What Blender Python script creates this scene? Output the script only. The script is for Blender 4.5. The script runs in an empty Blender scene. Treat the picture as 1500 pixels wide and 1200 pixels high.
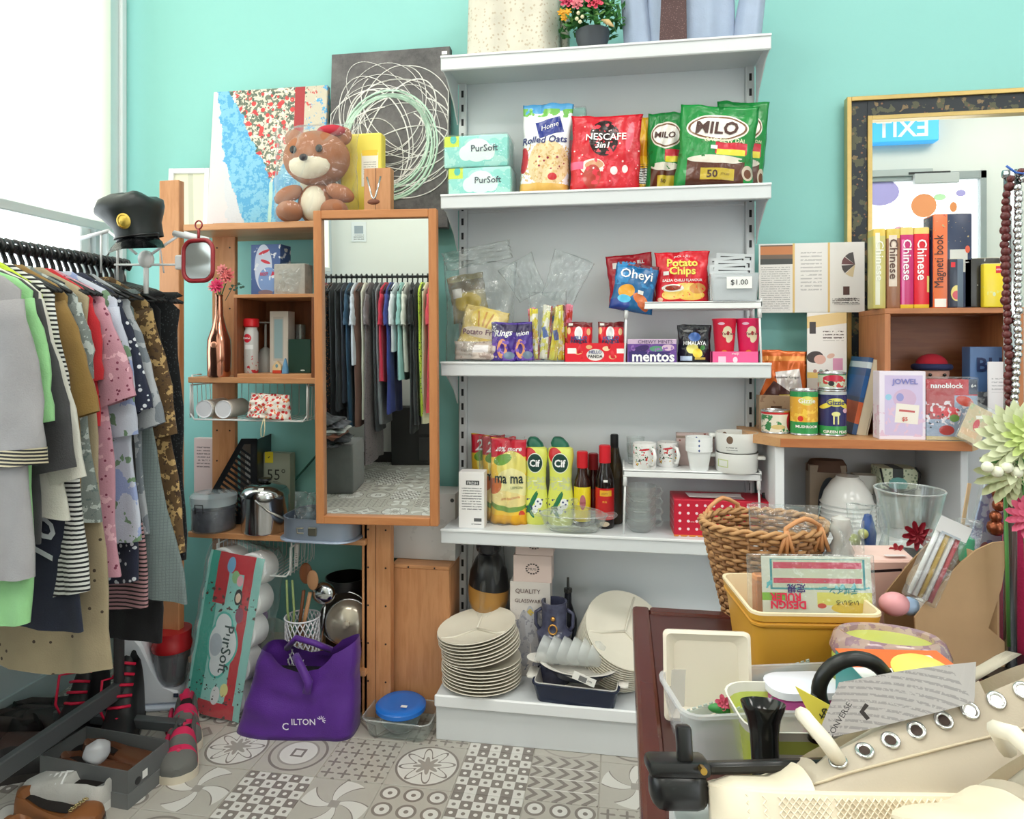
import bpy, bmesh, math, random
from math import sin, cos, pi, atan, tan, radians, hypot
from mathutils import Vector, Matrix, noise
random.seed(7)
sc = bpy.context.scene
COL = sc.collection
# ------------------------------------------------------------------ camera, world, lights, exposure
F, THETA, HY, CH = 1000.0, radians(9.1), 505.0, 1.23      # focal px, yaw, horizon row, camera height
cam = bpy.data.objects.new('camera', bpy.data.cameras.new('camera'))
COL.objects.link(cam); sc.camera = cam
cam.location = (0, 0, CH)
cam.rotation_euler = (pi/2, 0, THETA)
cam.data.sensor_fit = 'HORIZONTAL'; cam.data.sensor_width = 36
cam.data.lens = 36*F/1500
cam.data.shift_y = -(600-HY)/1500
cam.data.clip_start = .02
sc.view_settings.view_transform = 'Standard'; sc.view_settings.look = 'None'
sc.view_settings.gamma = 1; sc.view_settings.use_curve_mapping = False
sc.view_settings.exposure = 0.12
w = bpy.data.worlds.new('daylight'); sc.world = w; w.use_nodes = True
w.node_tree.nodes['Background'].inputs[0].default_value = (.93, .97, 1, 1)
w.node_tree.nodes['Background'].inputs[1].default_value = 3.4
try:
    sc.cycles.max_bounces = 8; sc.cycles.transparent_max_bounces = 20
    sc.cycles.diffuse_bounces = 4; sc.cycles.glossy_bounces = 5; sc.cycles.transmission_bounces = 6
    sc.cycles.caustics_reflective = False; sc.cycles.caustics_refractive = False
    sc.cycles.sample_clamp_indirect = 6
except Exception:
    pass
ROOM = (-1.97, 4.6, -1.75, 2.42, 3.6)
LAMPS = [(-.9, .95), (1.2, .95), (3.3, .95), (-.9, -.9), (1.2, -.9), (3.3, -.9)]
for i, (lx, ly) in enumerate(LAMPS):                      # the ceiling panels' light
    ld = bpy.data.lights.new('panel_light', 'AREA'); ld.shape = 'RECTANGLE'; ld.size = 1.15; ld.size_y = .55
    ld.energy = 17; ld.color = (1, .97, .93)
    lo = bpy.data.objects.new('panel_light', ld); COL.objects.link(lo); lo.location = (lx, ly, 3.53)
# ------------------------------------------------------------------ measuring
def X(px, Y): return Y*tan(atan((px-750)/F)-THETA)
def dep(x, Y): return Y*cos(THETA)-x*sin(THETA)
def P(px, py, Y):
    x = X(px, Y); return Vector((x, Y, CH-(py-HY)/F*dep(x, Y)))
def Z(px, py, Y): return P(px, py, Y).z
def onz(px, py, z):                                       # the point of the level z seen at a pixel
    d = (CH-z)/((py-HY)/F); lat = (px-750)/F*d
    return Vector((lat*cos(THETA)-d*sin(THETA), lat*sin(THETA)+d*cos(THETA), z))
# ------------------------------------------------------------------ colours, materials
def D(px, py, d):                                         # the point seen at a pixel at camera depth d
    lat = (px-750)/F*d
    return Vector((lat*cos(THETA)-d*sin(THETA), lat*sin(THETA)+d*cos(THETA), CH-(py-HY)/F*d))
def lin(c):
    if isinstance(c, str):
        c = c.lstrip('#'); c = tuple(int(c[i:i+2], 16) for i in (0, 2, 4))
    f = lambda v: v/12.92 if v <= .04045 else ((v+.055)/1.055)**2.4
    return tuple(f(v/255) for v in c[:3])+(1,)
class E:                                                  # node expression
    def __init__(s, nt, k): s.nt = nt; s.k = k
    def _m(s, op, *a, clamp=False):
        n = s.nt.nodes.new('ShaderNodeMath'); n.operation = op; n.use_clamp = clamp
        for i, v in enumerate((s,)+a):
            if isinstance(v, E): s.nt.links.new(v.k, n.inputs[i])
            else: n.inputs[i].default_value = v
        return E(s.nt, n.outputs[0])
    def __add__(s, o): return s._m('ADD', o)
    def __sub__(s, o): return s._m('SUBTRACT', o)
    def __mul__(s, o): return s._m('MULTIPLY', o)
    def __truediv__(s, o): return s._m('DIVIDE', o)
    def __rsub__(s, o): return (s*-1)+o
    def abs(s): return s._m('ABSOLUTE')
    def lt(s, o): return s._m('LESS_THAN', o)
    def gt(s, o): return s._m('GREATER_THAN', o)
    def mn(s, o): return s._m('MINIMUM', o)
    def mx(s, o): return s._m('MAXIMUM', o)
    def frac(s): return s._m('FRACT')
    def sin(s): return s._m('SINE')
    def sqrt(s): return s._m('SQRT')
    def atan2(s, o): return s._m('ARCTAN2', o)
def new_mat(name, rough=.5, metal=0, color=(200,)*3):
    m = bpy.data.materials.new(name); m.use_nodes = True
    b = m.node_tree.nodes['Principled BSDF']
    b.inputs['Base Color'].default_value = lin(color); b.inputs['Roughness'].default_value = rough
    b.inputs['Metallic'].default_value = metal
    return m, m.node_tree, b
def objc(nt):
    t = nt.nodes.new('ShaderNodeTexCoord'); s = nt.nodes.new('ShaderNodeSeparateXYZ')
    nt.links.new(t.outputs['Object'], s.inputs[0])
    return t.outputs['Object'], E(nt, s.outputs[0]), E(nt, s.outputs[1]), E(nt, s.outputs[2])
def mix(nt, fac, a, b):
    n = nt.nodes.new('ShaderNodeMix'); n.data_type = 'RGBA'
    for v, i in ((fac, 0), (a, 6), (b, 7)):
        if isinstance(v, E): nt.links.new(v.k, n.inputs[i])
        elif hasattr(v, 'is_output'): nt.links.new(v, n.inputs[i])
        elif i == 0: n.inputs[0].default_value = v
        else: n.inputs[i].default_value = lin(v)
    return n.outputs[2]
def noisen(nt, vec, scale, detail=2, kind='n', rough=.5):
    n = nt.nodes.new('ShaderNodeTexNoise' if kind == 'n' else 'ShaderNodeTexVoronoi')
    n.inputs['Scale'].default_value = scale
    if kind == 'n': n.inputs['Detail'].default_value = detail; n.inputs['Roughness'].default_value = rough
    if vec is not None: nt.links.new(vec, n.inputs['Vector'])
    return E(nt, n.outputs[0])
def bump(nt, b, h, strength=.3, dist=.002):
    n = nt.nodes.new('ShaderNodeBump'); n.inputs['Strength'].default_value = strength; n.inputs['Distance'].default_value = dist
    nt.links.new(h.k, n.inputs['Height']); nt.links.new(n.outputs[0], b.inputs['Normal'])
_mc = {}
def M(color, rough=.5, metal=0, vary=0, scale=20, bmp=0, bscale=60, bdist=.002, coat=0, sub=None):
    key = (str(color), rough, metal, vary, scale, bmp, bscale, coat)
    if key in _mc: return _mc[key]
    m, nt, b = new_mat('surface', rough, metal, color)
    if vary or bmp:
        v, x, y, z = objc(nt)
    if vary:
        n = noisen(nt, v, scale, 4)
        c = lin(color); mxn = nt.nodes.new('ShaderNodeMix'); mxn.data_type = 'RGBA'
        nt.links.new(n.k, mxn.inputs[0])
        mxn.inputs[6].default_value = tuple(q*(1-vary) for q in c[:3])+(1,)
        mxn.inputs[7].default_value = tuple(min(1, q*(1+vary)) for q in c[:3])+(1,)
        nt.links.new(mxn.outputs[2], b.inputs['Base Color'])
    if bmp: bump(nt, b, noisen(nt, v, bscale, 4), bmp, bdist)
    if coat: b.inputs['Coat Weight'].default_value = coat; b.inputs['Coat Roughness'].default_value = .08
    _mc[key] = m
    return m
def glassm(tint=(235, 245, 245), clear=.86, rough=.03, bmp=0, bscale=25, key=None):
    """thin clear glass or film: see-through with a reflecting surface"""
    k = ('glass', tint, clear, rough, bmp, bscale)
    if k in _mc: return _mc[k]
    m = bpy.data.materials.new('clear_surface'); m.use_nodes = True; nt = m.node_tree; nt.nodes.clear()
    out = nt.nodes.new('ShaderNodeOutputMaterial'); tr = nt.nodes.new('ShaderNodeBsdfTransparent'); gl = nt.nodes.new('ShaderNodeBsdfGlossy')
    tr.inputs[0].default_value = lin(tuple(255-(255-q)*.5 for q in tint)); gl.inputs['Roughness'].default_value = rough
    lw = nt.nodes.new('ShaderNodeLayerWeight'); lw.inputs[0].default_value = .35
    e = E(nt, lw.outputs['Facing'])
    fac = (e*e*e*.8+(1-clear)*.6)._m('MINIMUM', .8)
    mx = nt.nodes.new('ShaderNodeMixShader'); nt.links.new(fac.k, mx.inputs[0])
    df = nt.nodes.new('ShaderNodeBsdfDiffuse'); df.inputs[0].default_value = lin((235, 240, 240)); m2 = nt.nodes.new('ShaderNodeMixShader'); m2.inputs[0].default_value = .45
    nt.links.new(gl.outputs[0], m2.inputs[1]); nt.links.new(df.outputs[0], m2.inputs[2])
    nt.links.new(tr.outputs[0], mx.inputs[1]); nt.links.new(m2.outputs[0], mx.inputs[2]); nt.links.new(mx.outputs[0], out.inputs[0])
    if bmp:
        v, x, y, z = objc(nt)
        n = nt.nodes.new('ShaderNodeBump'); n.inputs['Strength'].default_value = bmp; n.inputs['Distance'].default_value = .01
        nt.links.new(noisen(nt, v, bscale, 3).k, n.inputs['Height'])
        nt.links.new(n.outputs[0], gl.inputs['Normal']); nt.links.new(n.outputs[0], lw.inputs['Normal'])
    _mc[k] = m
    return m
def frostm(color=(225, 232, 235), opac=.45, rough=.35):
    """milky translucent plastic"""
    k = ('frost', color, opac, rough)
    if k in _mc: return _mc[k]
    m = bpy.data.materials.new('milky_plastic'); m.use_nodes = True; nt = m.node_tree; b = nt.nodes['Principled BSDF']
    b.inputs['Base Color'].default_value = lin(color); b.inputs['Roughness'].default_value = rough; b.inputs['Alpha'].default_value = opac
    _mc[k] = m
    return m
def emit(color, s):
    k = ('emit', color, s)
    if k in _mc: return _mc[k]
    m, nt, b = new_mat('lit_surface', .5, 0, color)
    b.inputs['Emission Color'].default_value = lin(color); b.inputs['Emission Strength'].default_value = s
    _mc[k] = m
    return m
def woodm(a=(190, 122, 70), b_=(160, 95, 50), axis='z', rough=.45, scale=9, coat=0):
    k = ('wood', a, b_, axis, scale)
    if k in _mc: return _mc[k]
    m, nt, b = new_mat('wood', rough)
    v, x, y, z = objc(nt)
    mp = nt.nodes.new('ShaderNodeMapping'); nt.links.new(v, mp.inputs[0])
    mp.inputs['Scale'].default_value = {'x': (.12, 1, 1), 'y': (1, .12, 1), 'z': (1, 1, .12)}[axis]
    n = noisen(nt, mp.outputs[0], scale*3, 5, rough=.6)
    wv = ((n*22).sin()*.5+.5)
    n2 = noisen(nt, mp.outputs[0], scale*14, 3)
    nt.links.new(mix(nt, (wv*.55+n2*.45), a, b_), b.inputs['Base Color'])
    bump(nt, b, n2, .12, .001)
    _mc[k] = m
    return m
def paint(base, layers, w=1, h=1, rough=.35, metal=0, speck=None, bmp=0, bscale=30, alpha=None):
    """flat print: layers (kind, cx, cy, rx, ry, rot_deg, colour); cx,rx in half widths (-1..1), cy,ry in heights (0..1)"""
    m, nt, b = new_mat('printed_surface', rough, metal, base)
    v, x, y, z = objc(nt)
    col = None; cur = base
    for L in layers:
        k = L[0]
        if k in 'erdwt':
            _, cx, cy, rx, ry, rot, c = L
            cx *= w/2; rx *= w/2; cy *= h; ry *= h
            dx, dz = x-cx, z-cy
            if rot:
                ca, sa = cos(radians(rot)), sin(radians(rot))
                dx, dz = dx*ca+dz*sa, dz*ca-dx*sa
            a, q = dx/rx, dz/ry
            if k == 'e': f = (a*a+q*q).lt(1)
            elif k == 'r': f = a.abs().mx(q.abs()).lt(1)
            elif k == 'd': f = (a.abs()+q.abs()).lt(1)
            elif k == 'w': r2 = a*a+q*q; f = r2.lt(1)*r2.gt(.72)
            elif k == 't': f = (a.abs()*1+q*.5+.5).lt(1)*q.abs().lt(1)      # triangle pointing up
        elif k == 'n':                                    # noise patches: (k, scale, thresh, cy0, cy1, colour)
            _, s, th, c0, c1, c = L
            f = noisen(nt, v, s, 3).gt(th)*z.gt(c0*h)*z.lt(c1*h)
        elif k == 'v':                                    # dots: voronoi
            _, s, th, c0, c1, c = L
            f = noisen(nt, v, s, kind='v').lt(th)*z.gt(c0*h)*z.lt(c1*h)
        elif k == 'l':                                    # text-like lines: pitch(m), c0,c1, x0,x1, colour
            _, pitch, c0, c1, x0, x1, c = L
            f = (z/pitch).frac().lt(.4)*z.gt(c0*h)*z.lt(c1*h)*x.gt(x0*w/2)*x.lt(x1*w/2)*noisen(nt, v, 1.6/pitch, 1).gt(.42)
        cur = mix(nt, f, cur, c)
    if hasattr(cur, 'is_output'): nt.links.new(cur, b.inputs['Base Color'])
    if bmp: bump(nt, b, noisen(nt, v, bscale, 3), bmp, .004)
    return m
def cloth(base, kind=None, c2=None, s=60, rough=.85, c3=None):
    k = ('cloth', str(base), kind, str(c2), s, str(c3))
    if k in _mc: return _mc[k]
    m, nt, b = new_mat('fabric', rough, 0, base)
    v, x, y, z = objc(nt)
    weave = noisen(nt, v, 260, 3)
    cur = mix(nt, noisen(nt, v, 14, 4), base, tuple(int(q*.86) for q in base))
    if kind == 'stripe': cur = mix(nt, (z*s).frac().lt(.45), cur, c2)
    elif kind == 'vstripe': cur = mix(nt, (x*s).frac().lt(.3), cur, c2)
    elif kind == 'plaid': cur = mix(nt, ((x*s).frac().lt(.2)).mx((z*s).frac().lt(.2))*.6, cur, c2)
    elif kind == 'dots': cur = mix(nt, noisen(nt, v, s, kind='v').lt(.28), cur, c2)
    elif kind == 'specks': cur = mix(nt, noisen(nt, v, s, kind='v').lt(.13), cur, c2)
    elif kind == 'blotch':
        cur = mix(nt, noisen(nt, v, s, 4).gt(.54), cur, c2)
        if c3: cur = mix(nt, noisen(nt, v, s*1.7, 3).gt(.6), cur, c3)
    elif kind == 'lace':
        d = noisen(nt, v, s, kind='v')
        cur = mix(nt, d.lt(.22), cur, c2)
        if c3: cur = mix(nt, noisen(nt, v, s*.5, 2).gt(.62), cur, c3)
    nt.links.new(cur, b.inputs['Base Color'])
    bump(nt, b, weave+noisen(nt, v, 9, 2)*4, .35, .003)
    b.inputs['Sheen Weight'].default_value = .15
    _mc[k] = m
    return m
# ------------------------------------------------------------------ objects
def link(name, bm, m, parent=None, smooth=None, solid=False):
    me = bpy.data.meshes.new(name)
    if isinstance(bm, bmesh.types.BMesh):
        bm.normal_update() if solid else bmesh.ops.recalc_face_normals(bm, faces=bm.faces)
        bm.to_mesh(me); bm.free()
    else: me = bm
    if m: me.materials.append(m)
    o = bpy.data.objects.new(name, me); COL.objects.link(o)
    if smooth:
        for p in me.polygons: p.use_smooth = True
        if smooth is not True:
            me.set_sharp_from_angle(angle=radians(smooth))
    if parent: o.parent = parent
    return o
def thing(name, label, cat, loc=(0, 0, 0), rz=0, group=None, rx=0, ry=0):
    o = bpy.data.objects.new(name, None); COL.objects.link(o); o.empty_display_size = .05
    o.location = loc; o.rotation_euler = (radians(rx), radians(ry), radians(rz))
    o['label'] = label; o['category'] = cat
    if group: o['group'] = group
    return o
def solo(name, label, cat, bm, m, loc=(0, 0, 0), rz=0, group=None, rx=0, ry=0, smooth=None):
    o = link(name, bm, m, None, smooth); o.location = loc; o.rotation_euler = (radians(rx), radians(ry), radians(rz))
    o['label'] = label; o['category'] = cat
    if group: o['group'] = group
    return o
def struct(name, bm, m, parent=None, smooth=None):
    o = link(name, bm, m, parent, smooth)
    if not parent: o['kind'] = 'structure'
    return o
def B(): return bmesh.new()
def box(bm, x0, x1, y0, y1, z0, z1, bev=0, seg=1, mtx=None):
    v = [bm.verts.new((x, y, z)) for x in (x0, x1) for y in (y0, y1) for z in (z0, z1)]
    fs = [bm.faces.new([v[i] for i in q]) for q in ((0, 1, 3, 2), (4, 6, 7, 5), (0, 4, 5, 1), (2, 3, 7, 6), (0, 2, 6, 4), (1, 5, 7, 3))]
    if bev:
        es = list({e for f in fs for e in f.edges})
        r = bmesh.ops.bevel(bm, geom=es, offset=bev, segments=seg, affect='EDGES', profile=.5, clamp_overlap=True)
        v = list({q for f in r['faces'] for q in f.verts})
    if mtx is not None: bmesh.ops.transform(bm, matrix=mtx, verts=v)
    return bm
def bx(*a, **k): return box(B(), *a, **k)
def cbox(w, d, h, bev=.001, z0=0, seg=1, cx=0, cy=0, bm=None):
    return box(bm or B(), cx-w/2, cx+w/2, cy-d/2, cy+d/2, z0, z0+h, bev, seg)
def rings(bm, R, closed=True, caps=(False, False)):
    """R: list of rings of points -> quads"""
    vs = [[bm.verts.new(p) for p in r] for r in R]
    n = len(R[0])
    for a, b in zip(vs, vs[1:]):
        for i in range(n if closed else n-1):
            j = (i+1) % n
            bm.faces.new((a[i], a[j], b[j], b[i]))
    if caps[0]: bm.faces.new(vs[0])
    if caps[1]: bm.faces.new(vs[-1])
    return bm
def lathe(prof, n=28, bm=None, cx=0, cy=0, cz=0, sx=1, sy=1, caps=(True, True)):
    """prof [(r,z)]"""
    bm = bm or B(); R = []
    for r, z in prof: R.append([(cx+sx*r*cos(2*pi*i/n), cy+sy*r*sin(2*pi*i/n), cz+z) for i in range(n)])
    return rings(bm, R, True, (caps[0] and prof[0][0] > 1e-6, caps[1] and prof[-1][0] > 1e-6))
def tube(pts, r, n=8, bm=None, closed=False, caps=True, radii=None):
    bm = bm or B(); pts = [Vector(p) for p in pts]; R = []; prev = None
    m = len(pts)
    for i, p in enumerate(pts):
        a = pts[(i-1) % m] if closed or i > 0 else p; b = pts[(i+1) % m] if closed or i < m-1 else p
        t = (b-a).normalized() if (b-a).length > 1e-9 else Vector((0, 0, 1))
        if prev is None:
            up = Vector((0, 0, 1)) if abs(t.z) < .9 else Vector((1, 0, 0)); u = t.cross(up).normalized()
        else: u = (prev-t*prev.dot(t)).normalized()
        prev = u; v = t.cross(u); rr = radii[i] if radii else r
        R.append([p+(u*cos(2*pi*k/n)+v*sin(2*pi*k/n))*rr for k in range(n)])
    if closed: R.append(R[0])
    rings(bm, R, True, (caps and not closed, caps and not closed))
    if closed: bmesh.ops.remove_doubles(bm, verts=bm.verts, dist=1e-6)
    return bm
def arc(cx, cz, r, a0, a1, n=12, y=0, sx=1, sz=1):
    return [(cx+sx*r*cos(radians(a0+(a1-a0)*i/n)), y, cz+sz*r*sin(radians(a0+(a1-a0)*i/n))) for i in range(n+1)]
def prism(pts, y0, y1, bm=None, bev=0):
    """polygon in XZ, extruded along y"""
    bm = bm or B()
    a = [bm.verts.new((x, y0, z)) for x, z in pts]; b = [bm.verts.new((x, y1, z)) for x, z in pts]; n = len(pts)
    bm.faces.new(a); bm.faces.new(list(reversed(b)))
    for i in range(n): bm.faces.new((a[i], b[i], b[(i+1) % n], a[(i+1) % n]))
    if bev: bmesh.ops.bevel(bm, geom=list(bm.edges), offset=bev, segments=1, affect='EDGES', clamp_overlap=True)
    return bm
def sphere(r, bm=None, c=(0, 0, 0), s=(1, 1, 1), u=16, v=10, nz=0, ns=8):
    bm = bm or B()
    mt = Matrix.Translation(c) @ Matrix.Diagonal((*s, 1))
    g = bmesh.ops.create_uvsphere(bm, u_segments=u, v_segments=v, radius=r, matrix=mt)
    if nz:
        for q in g['verts']: q.co += Vector(noise.noise_vector(q.co*ns))*nz
    return bm
def xf(bm, loc=(0, 0, 0), rot=(0, 0, 0), sc_=(1, 1, 1)):
    from mathutils import Euler
    bm.transform(Matrix.Translation(loc) @ Euler([radians(a) for a in rot]).to_matrix().to_4x4() @ Matrix.Diagonal((*sc_, 1)))
    return bm
def merge(bm, other):
    me = bpy.data.meshes.new('tmp'); other.to_mesh(me); bm.from_mesh(me); bpy.data.meshes.remove(me); other.free()
    return bm
def rrect(w, d, r, n=4):
    """rounded rectangle loop of 2D points"""
    pts = []
    for cx, cy, a in ((w/2-r, d/2-r, 0), (-w/2+r, d/2-r, 90), (-w/2+r, -d/2+r, 180), (w/2-r, -d/2+r, 270)):
        for i in range(n+1):
            t = radians(a+90*i/n); pts.append((cx+r*cos(t), cy+r*sin(t)))
    return pts
def tub(w0, d0, w1, d1, h, r=.02, t=.002, lip=.004, bm=None, floor=.003, z0=0, n=4):
    """open tub: bottom w0 x d0, top w1 x d1, rounded corners, real wall thickness and a lip"""
    prof = [(0, 0, 0), (1, h, 0)]
    def loop(f, z, off, lo=0): return [(x, y, z0+z) for x, y in rrect(w0+(w1-w0)*f+2*off, d0+(d1-d0)*f+2*off, max(.002, r+off), n)]
    R = [loop(0, 0, 0), loop(1, h-.004, 0), loop(1, h-.004, lip), loop(1, h, lip), loop(1, h, -t), loop(0, floor, -t)]
    return rings(bm or B(), R, True, (True, True))
def lidtub(w, d, h, r=.02, z0=0, bm=None, n=4):
    R = [[(x, y, z0) for x, y in rrect(w, d, r, n)], [(x, y, z0+h*.7) for x, y in rrect(w, d, r, n)], [(x, y, z0+h) for x, y in rrect(w-h, d-h, max(.002, r-h/2), n)]]
    return rings(bm or B(), R, True, (True, True))
# text -------------------------------------------------------------
_tc = {}
def text(s, parent, x, z, width=None, size=None, color=(20, 20, 20), y=0, S=None, rot=0, bold=0, shear=0, align='C', spin=None, name='lettering', rough=.5, hscale=1, off=.0012, top=False, mirror=False):
    """lettering lying on the front (-y) of its thing; spin: 4x4 matrix applied at the end"""
    cu = bpy.data.curves.new('lettering', 'FONT'); cu.body = s; cu.size = 1; cu.resolution_u = 2
    cu.offset = bold*.55; cu.shear = shear; cu.align_x = 'CENTER'; cu.align_y = 'CENTER'
    to = bpy.data.objects.new('t', cu); COL.objects.link(to)
    me = bpy.data.meshes.new_from_object(to); bpy.data.objects.remove(to); bpy.data.curves.remove(cu)
    bm = B(); bm.from_mesh(me); bpy.data.meshes.remove(me)
    if not bm.verts: bm.free(); return None
    xs = [v.co.x for v in bm.verts]; ys = [v.co.y for v in bm.verts]; wd = max(xs)-min(xs); cx = (max(xs)+min(xs))/2; cy = (max(ys)+min(ys))/2
    k = width/wd if width else size; kz = (size if size else k)*hscale if width and size else k*hscale
    ca, sa = cos(radians(rot)), sin(radians(rot))
    if S: bmesh.ops.subdivide_edges(bm, edges=[e for e in bm.edges if e.calc_length()*k > .012], cuts=1)
    for v in bm.verts:
        a, b = (v.co.x-cx)*k, (v.co.y-cy)*kz
        if mirror: a = -a
        a, b = a*ca-b*sa, a*sa+b*ca
        X_, Z_ = x+a, z+b
        yy = (S(X_, Z_) if S else y)-off
        v.co = (X_, yy, Z_) if not top else (X_, Z_, y+off)
    if spin is not None: bm.transform(spin)
    return link(name, bm, M(color, rough), parent, solid=True)
def sticker(parent, x, z, w, h, y=0, S=None, color=(245, 245, 240), name='price_sticker', rot=0, off=.0012):
    bm = B(); n = 3; g = []
    ca, sa = cos(radians(rot)), sin(radians(rot))
    for j in range(n+1):
        row = []
        for i in range(n+1):
            a, b = (i/n-.5)*w, (j/n-.5)*h
            a, b = a*ca-b*sa, a*sa+b*ca
            row.append((x+a, (S(x+a, z+b) if S else y)-off, z+b))
        g.append(row)
    rings(bm, g, False)
    return link(name, bm, M(color, .5), parent)
# generators --------------------------------------------------------
def pouch(w, h, tb=.06, tt=.004, sides=.0, lean=0, seal=.05, wr=.004, seed=0, nu=22, nv=26, puff=2.6, pinch=.03, tilt=0, tops=0):
    """bag of goods; front is -y; returns bm, S(x,z)"""
    rnd = random.Random(seed); ph = [rnd.uniform(0, 6.3) for _ in range(6)]
    def hw(v): return w/2*(1-(pinch+.02)*sin(pi*min(1, max(0, v)))**.7-sides*v+.018*sin(9*v+ph[0])+.008*sin(27*v+ph[1]))
    def th(v):
        v = min(1, max(0, v))
        if v > 1-seal: return .0015
        e = min(1, (1-seal-v)/(.3))**.6
        bt = min(1, (v+.02)/.10)**.5 if tb > 0 else 1
        return max(.0015, (tt+(abs(tb)-tt)*(1-v)**.55)*e*bt/2)
    def wrk(u, v, s): return wr*1.5*(noise.noise(Vector((u*3.1+ph[4], v*4.3+ph[5], s*2)))*1.1+sin(7*u+5*v+ph[1]+s)*.5+sin(-11*u+13*v+ph[2]+s)*.35+sin(23*v+3*u+ph[3]+s)*.25)
    def y_(u, v, s):
        a = max(0, 1-abs(u)**puff)
        return s*th(v)*a**.7+wrk(u, v, s)*min(1, a*1.5)*(1 if v < 1-seal else .4)+lean*v*h
    def S(x, z):
        v = (z-tilt*x)/h; u = x/max(1e-4, hw(v)); u = max(-1, min(1, u)); return y_(u, max(0, min(1, v)), -1)-.001
    bm = B(); rr = []
    for j in range(nv+1):
        v = j/nv; row = []
        for i in range(nu+1):
            u = -1+2*i/nu; x = u*hw(v); row.append((x, y_(u, v, -1), v*h+tilt*x+v*v*h*.012*sin(3*u+ph[2])+v*h*.006*sin(9*u+ph[3])))
        for i in range(1, nu):
            u = 1-2*i/nu; x = u*hw(v); row.append((x, y_(u, v, 1), v*h+tilt*x+v*v*h*.012*sin(3*u+ph[2])+v*h*.006*sin(9*u+ph[3])))
        rr.append(row)
    rings(bm, rr, True, (True, True))
    return bm, S
def cyl(r, h, n=24, z0=0, bm=None, bev=0, r2=None, cx=0, cy=0):
    r2 = r if r2 is None else r2
    pr = [(r, 0), (r2, h)] if not bev else [(r-bev, 0), (r, bev), (r2, h-bev), (r2-bev, h)]
    return lathe(pr, n, bm, cx, cy, z0)
def facing(px, py, Y, z=None): pass
def copy_tree(o, parent=None):
    c = o.copy(); COL.objects.link(c); c.parent = parent
    for ch in list(o.children): copy_tree(ch, c)
    return c
# ================================================================== the room
RX0, RX1, RY0, RY1, RH = ROOM
TEAL = M((144, 208, 202), .55, vary=.03, scale=3, bmp=.12, bscale=180, bdist=.0008)
WHITE = M((232, 232, 228), .5, vary=.02, scale=3)
WPAINT = M((235, 237, 238), .35)
struct('wall_back', bx(RX0-.1, RX1+.1, RY1, RY1+.1, 0, RH), TEAL)
struct('wall_right', bx(RX1, RX1+.1, RY0, RY1, 0, RH), WHITE)
struct('ceiling', bx(RX0-.1, RX1+.1, RY0-.1, RY1+.1, RH, RH+.1), M((240, 240, 238), .6))
# left wall with one long window
WZ0, WZ1, WY0, WY1 = .92, 3.45, -1.5, 2.31
lw_ = B()
box(lw_, RX0-.12, RX0, RY0, RY1, 0, WZ0); box(lw_, RX0-.12, RX0, RY0, RY1, WZ1, RH)
box(lw_, RX0-.12, RX0, RY0, WY0, WZ0, WZ1); box(lw_, RX0-.12, RX0, WY1, RY1, WZ0, WZ1)
struct('wall_left', lw_, M((196, 208, 212), .6, vary=.03, scale=4))
fr = B()
for (a, b, c, d) in ((WY0, WY1, WZ0, WZ0+.05), (WY0, WY1, WZ1-.05, WZ1), (WY0, WY0+.05, WZ0, WZ1), (WY1-.05, WY1, WZ0, WZ1), (.9, .95, WZ0, WZ1)):
    box(fr, RX0-.075, RX0-.02, a, b, c, d, .004)
win = struct('window_1', fr, WPAINT)
link('window_pane', bx(RX0-.055, RX0-.05, WY0+.04, .91, WZ0+.04, WZ1-.04), glassm((245, 250, 250), .93), win)
link('window_pane', bx(RX0-.055, RX0-.05, .94, WY1-.04, WZ0+.04, WZ1-.04), glassm((245, 250, 250), .93), win)
link('window_sill', bx(RX0-.02, RX0+.05, WY0, WY1, WZ0-.03, WZ0, .004), WPAINT, win)
struct('trim_1', bx(RX0, RX0+.03, 2.335, RY1, 0, RH, .004), M((214, 226, 226), .5))
struct('trim_2', bx(RX0+.03, RX0+.045, 2.39, RY1, 0, RH, .004), WPAINT)
# roller blind, let down two thirds of the window
bl = thing('roller_blind', 'cream translucent roller blind pulled down over the window on the left', 'blind', (RX0+.05, .4, 1.655))
m, nt, b = new_mat('blind_fabric', .8, 0, (250, 246, 228))
b.inputs['Base Color'].default_value = lin((250, 246, 230))
tl = nt.nodes.new('ShaderNodeBsdfTranslucent'); tl.inputs[0].default_value = lin((255, 250, 232))
mxs = nt.nodes.new('ShaderNodeMixShader'); mxs.inputs[0].default_value = .62
nt.links.new(b.outputs[0], mxs.inputs[1]); nt.links.new(tl.outputs[0], mxs.inputs[2]); nt.links.new(mxs.outputs[0], nt.nodes['Material Output'].inputs[0])
link('blind_fabric', rings(B(), [[(0, -1.9, 0.03), (0, 1.925, .03)], [(0, -1.9, 1.9), (0, 1.925, 1.9)]], False), m, bl)
link('bottom_bar', bx(-.008, .008, -1.9, 1.925, 0, .034, .003), M((206, 212, 212), .4), bl)
link('roller', xf(cyl(.03, 3.83, 16), (.0, 1.925, 1.91), (90, 0, 0)), WPAINT, bl)
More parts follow.
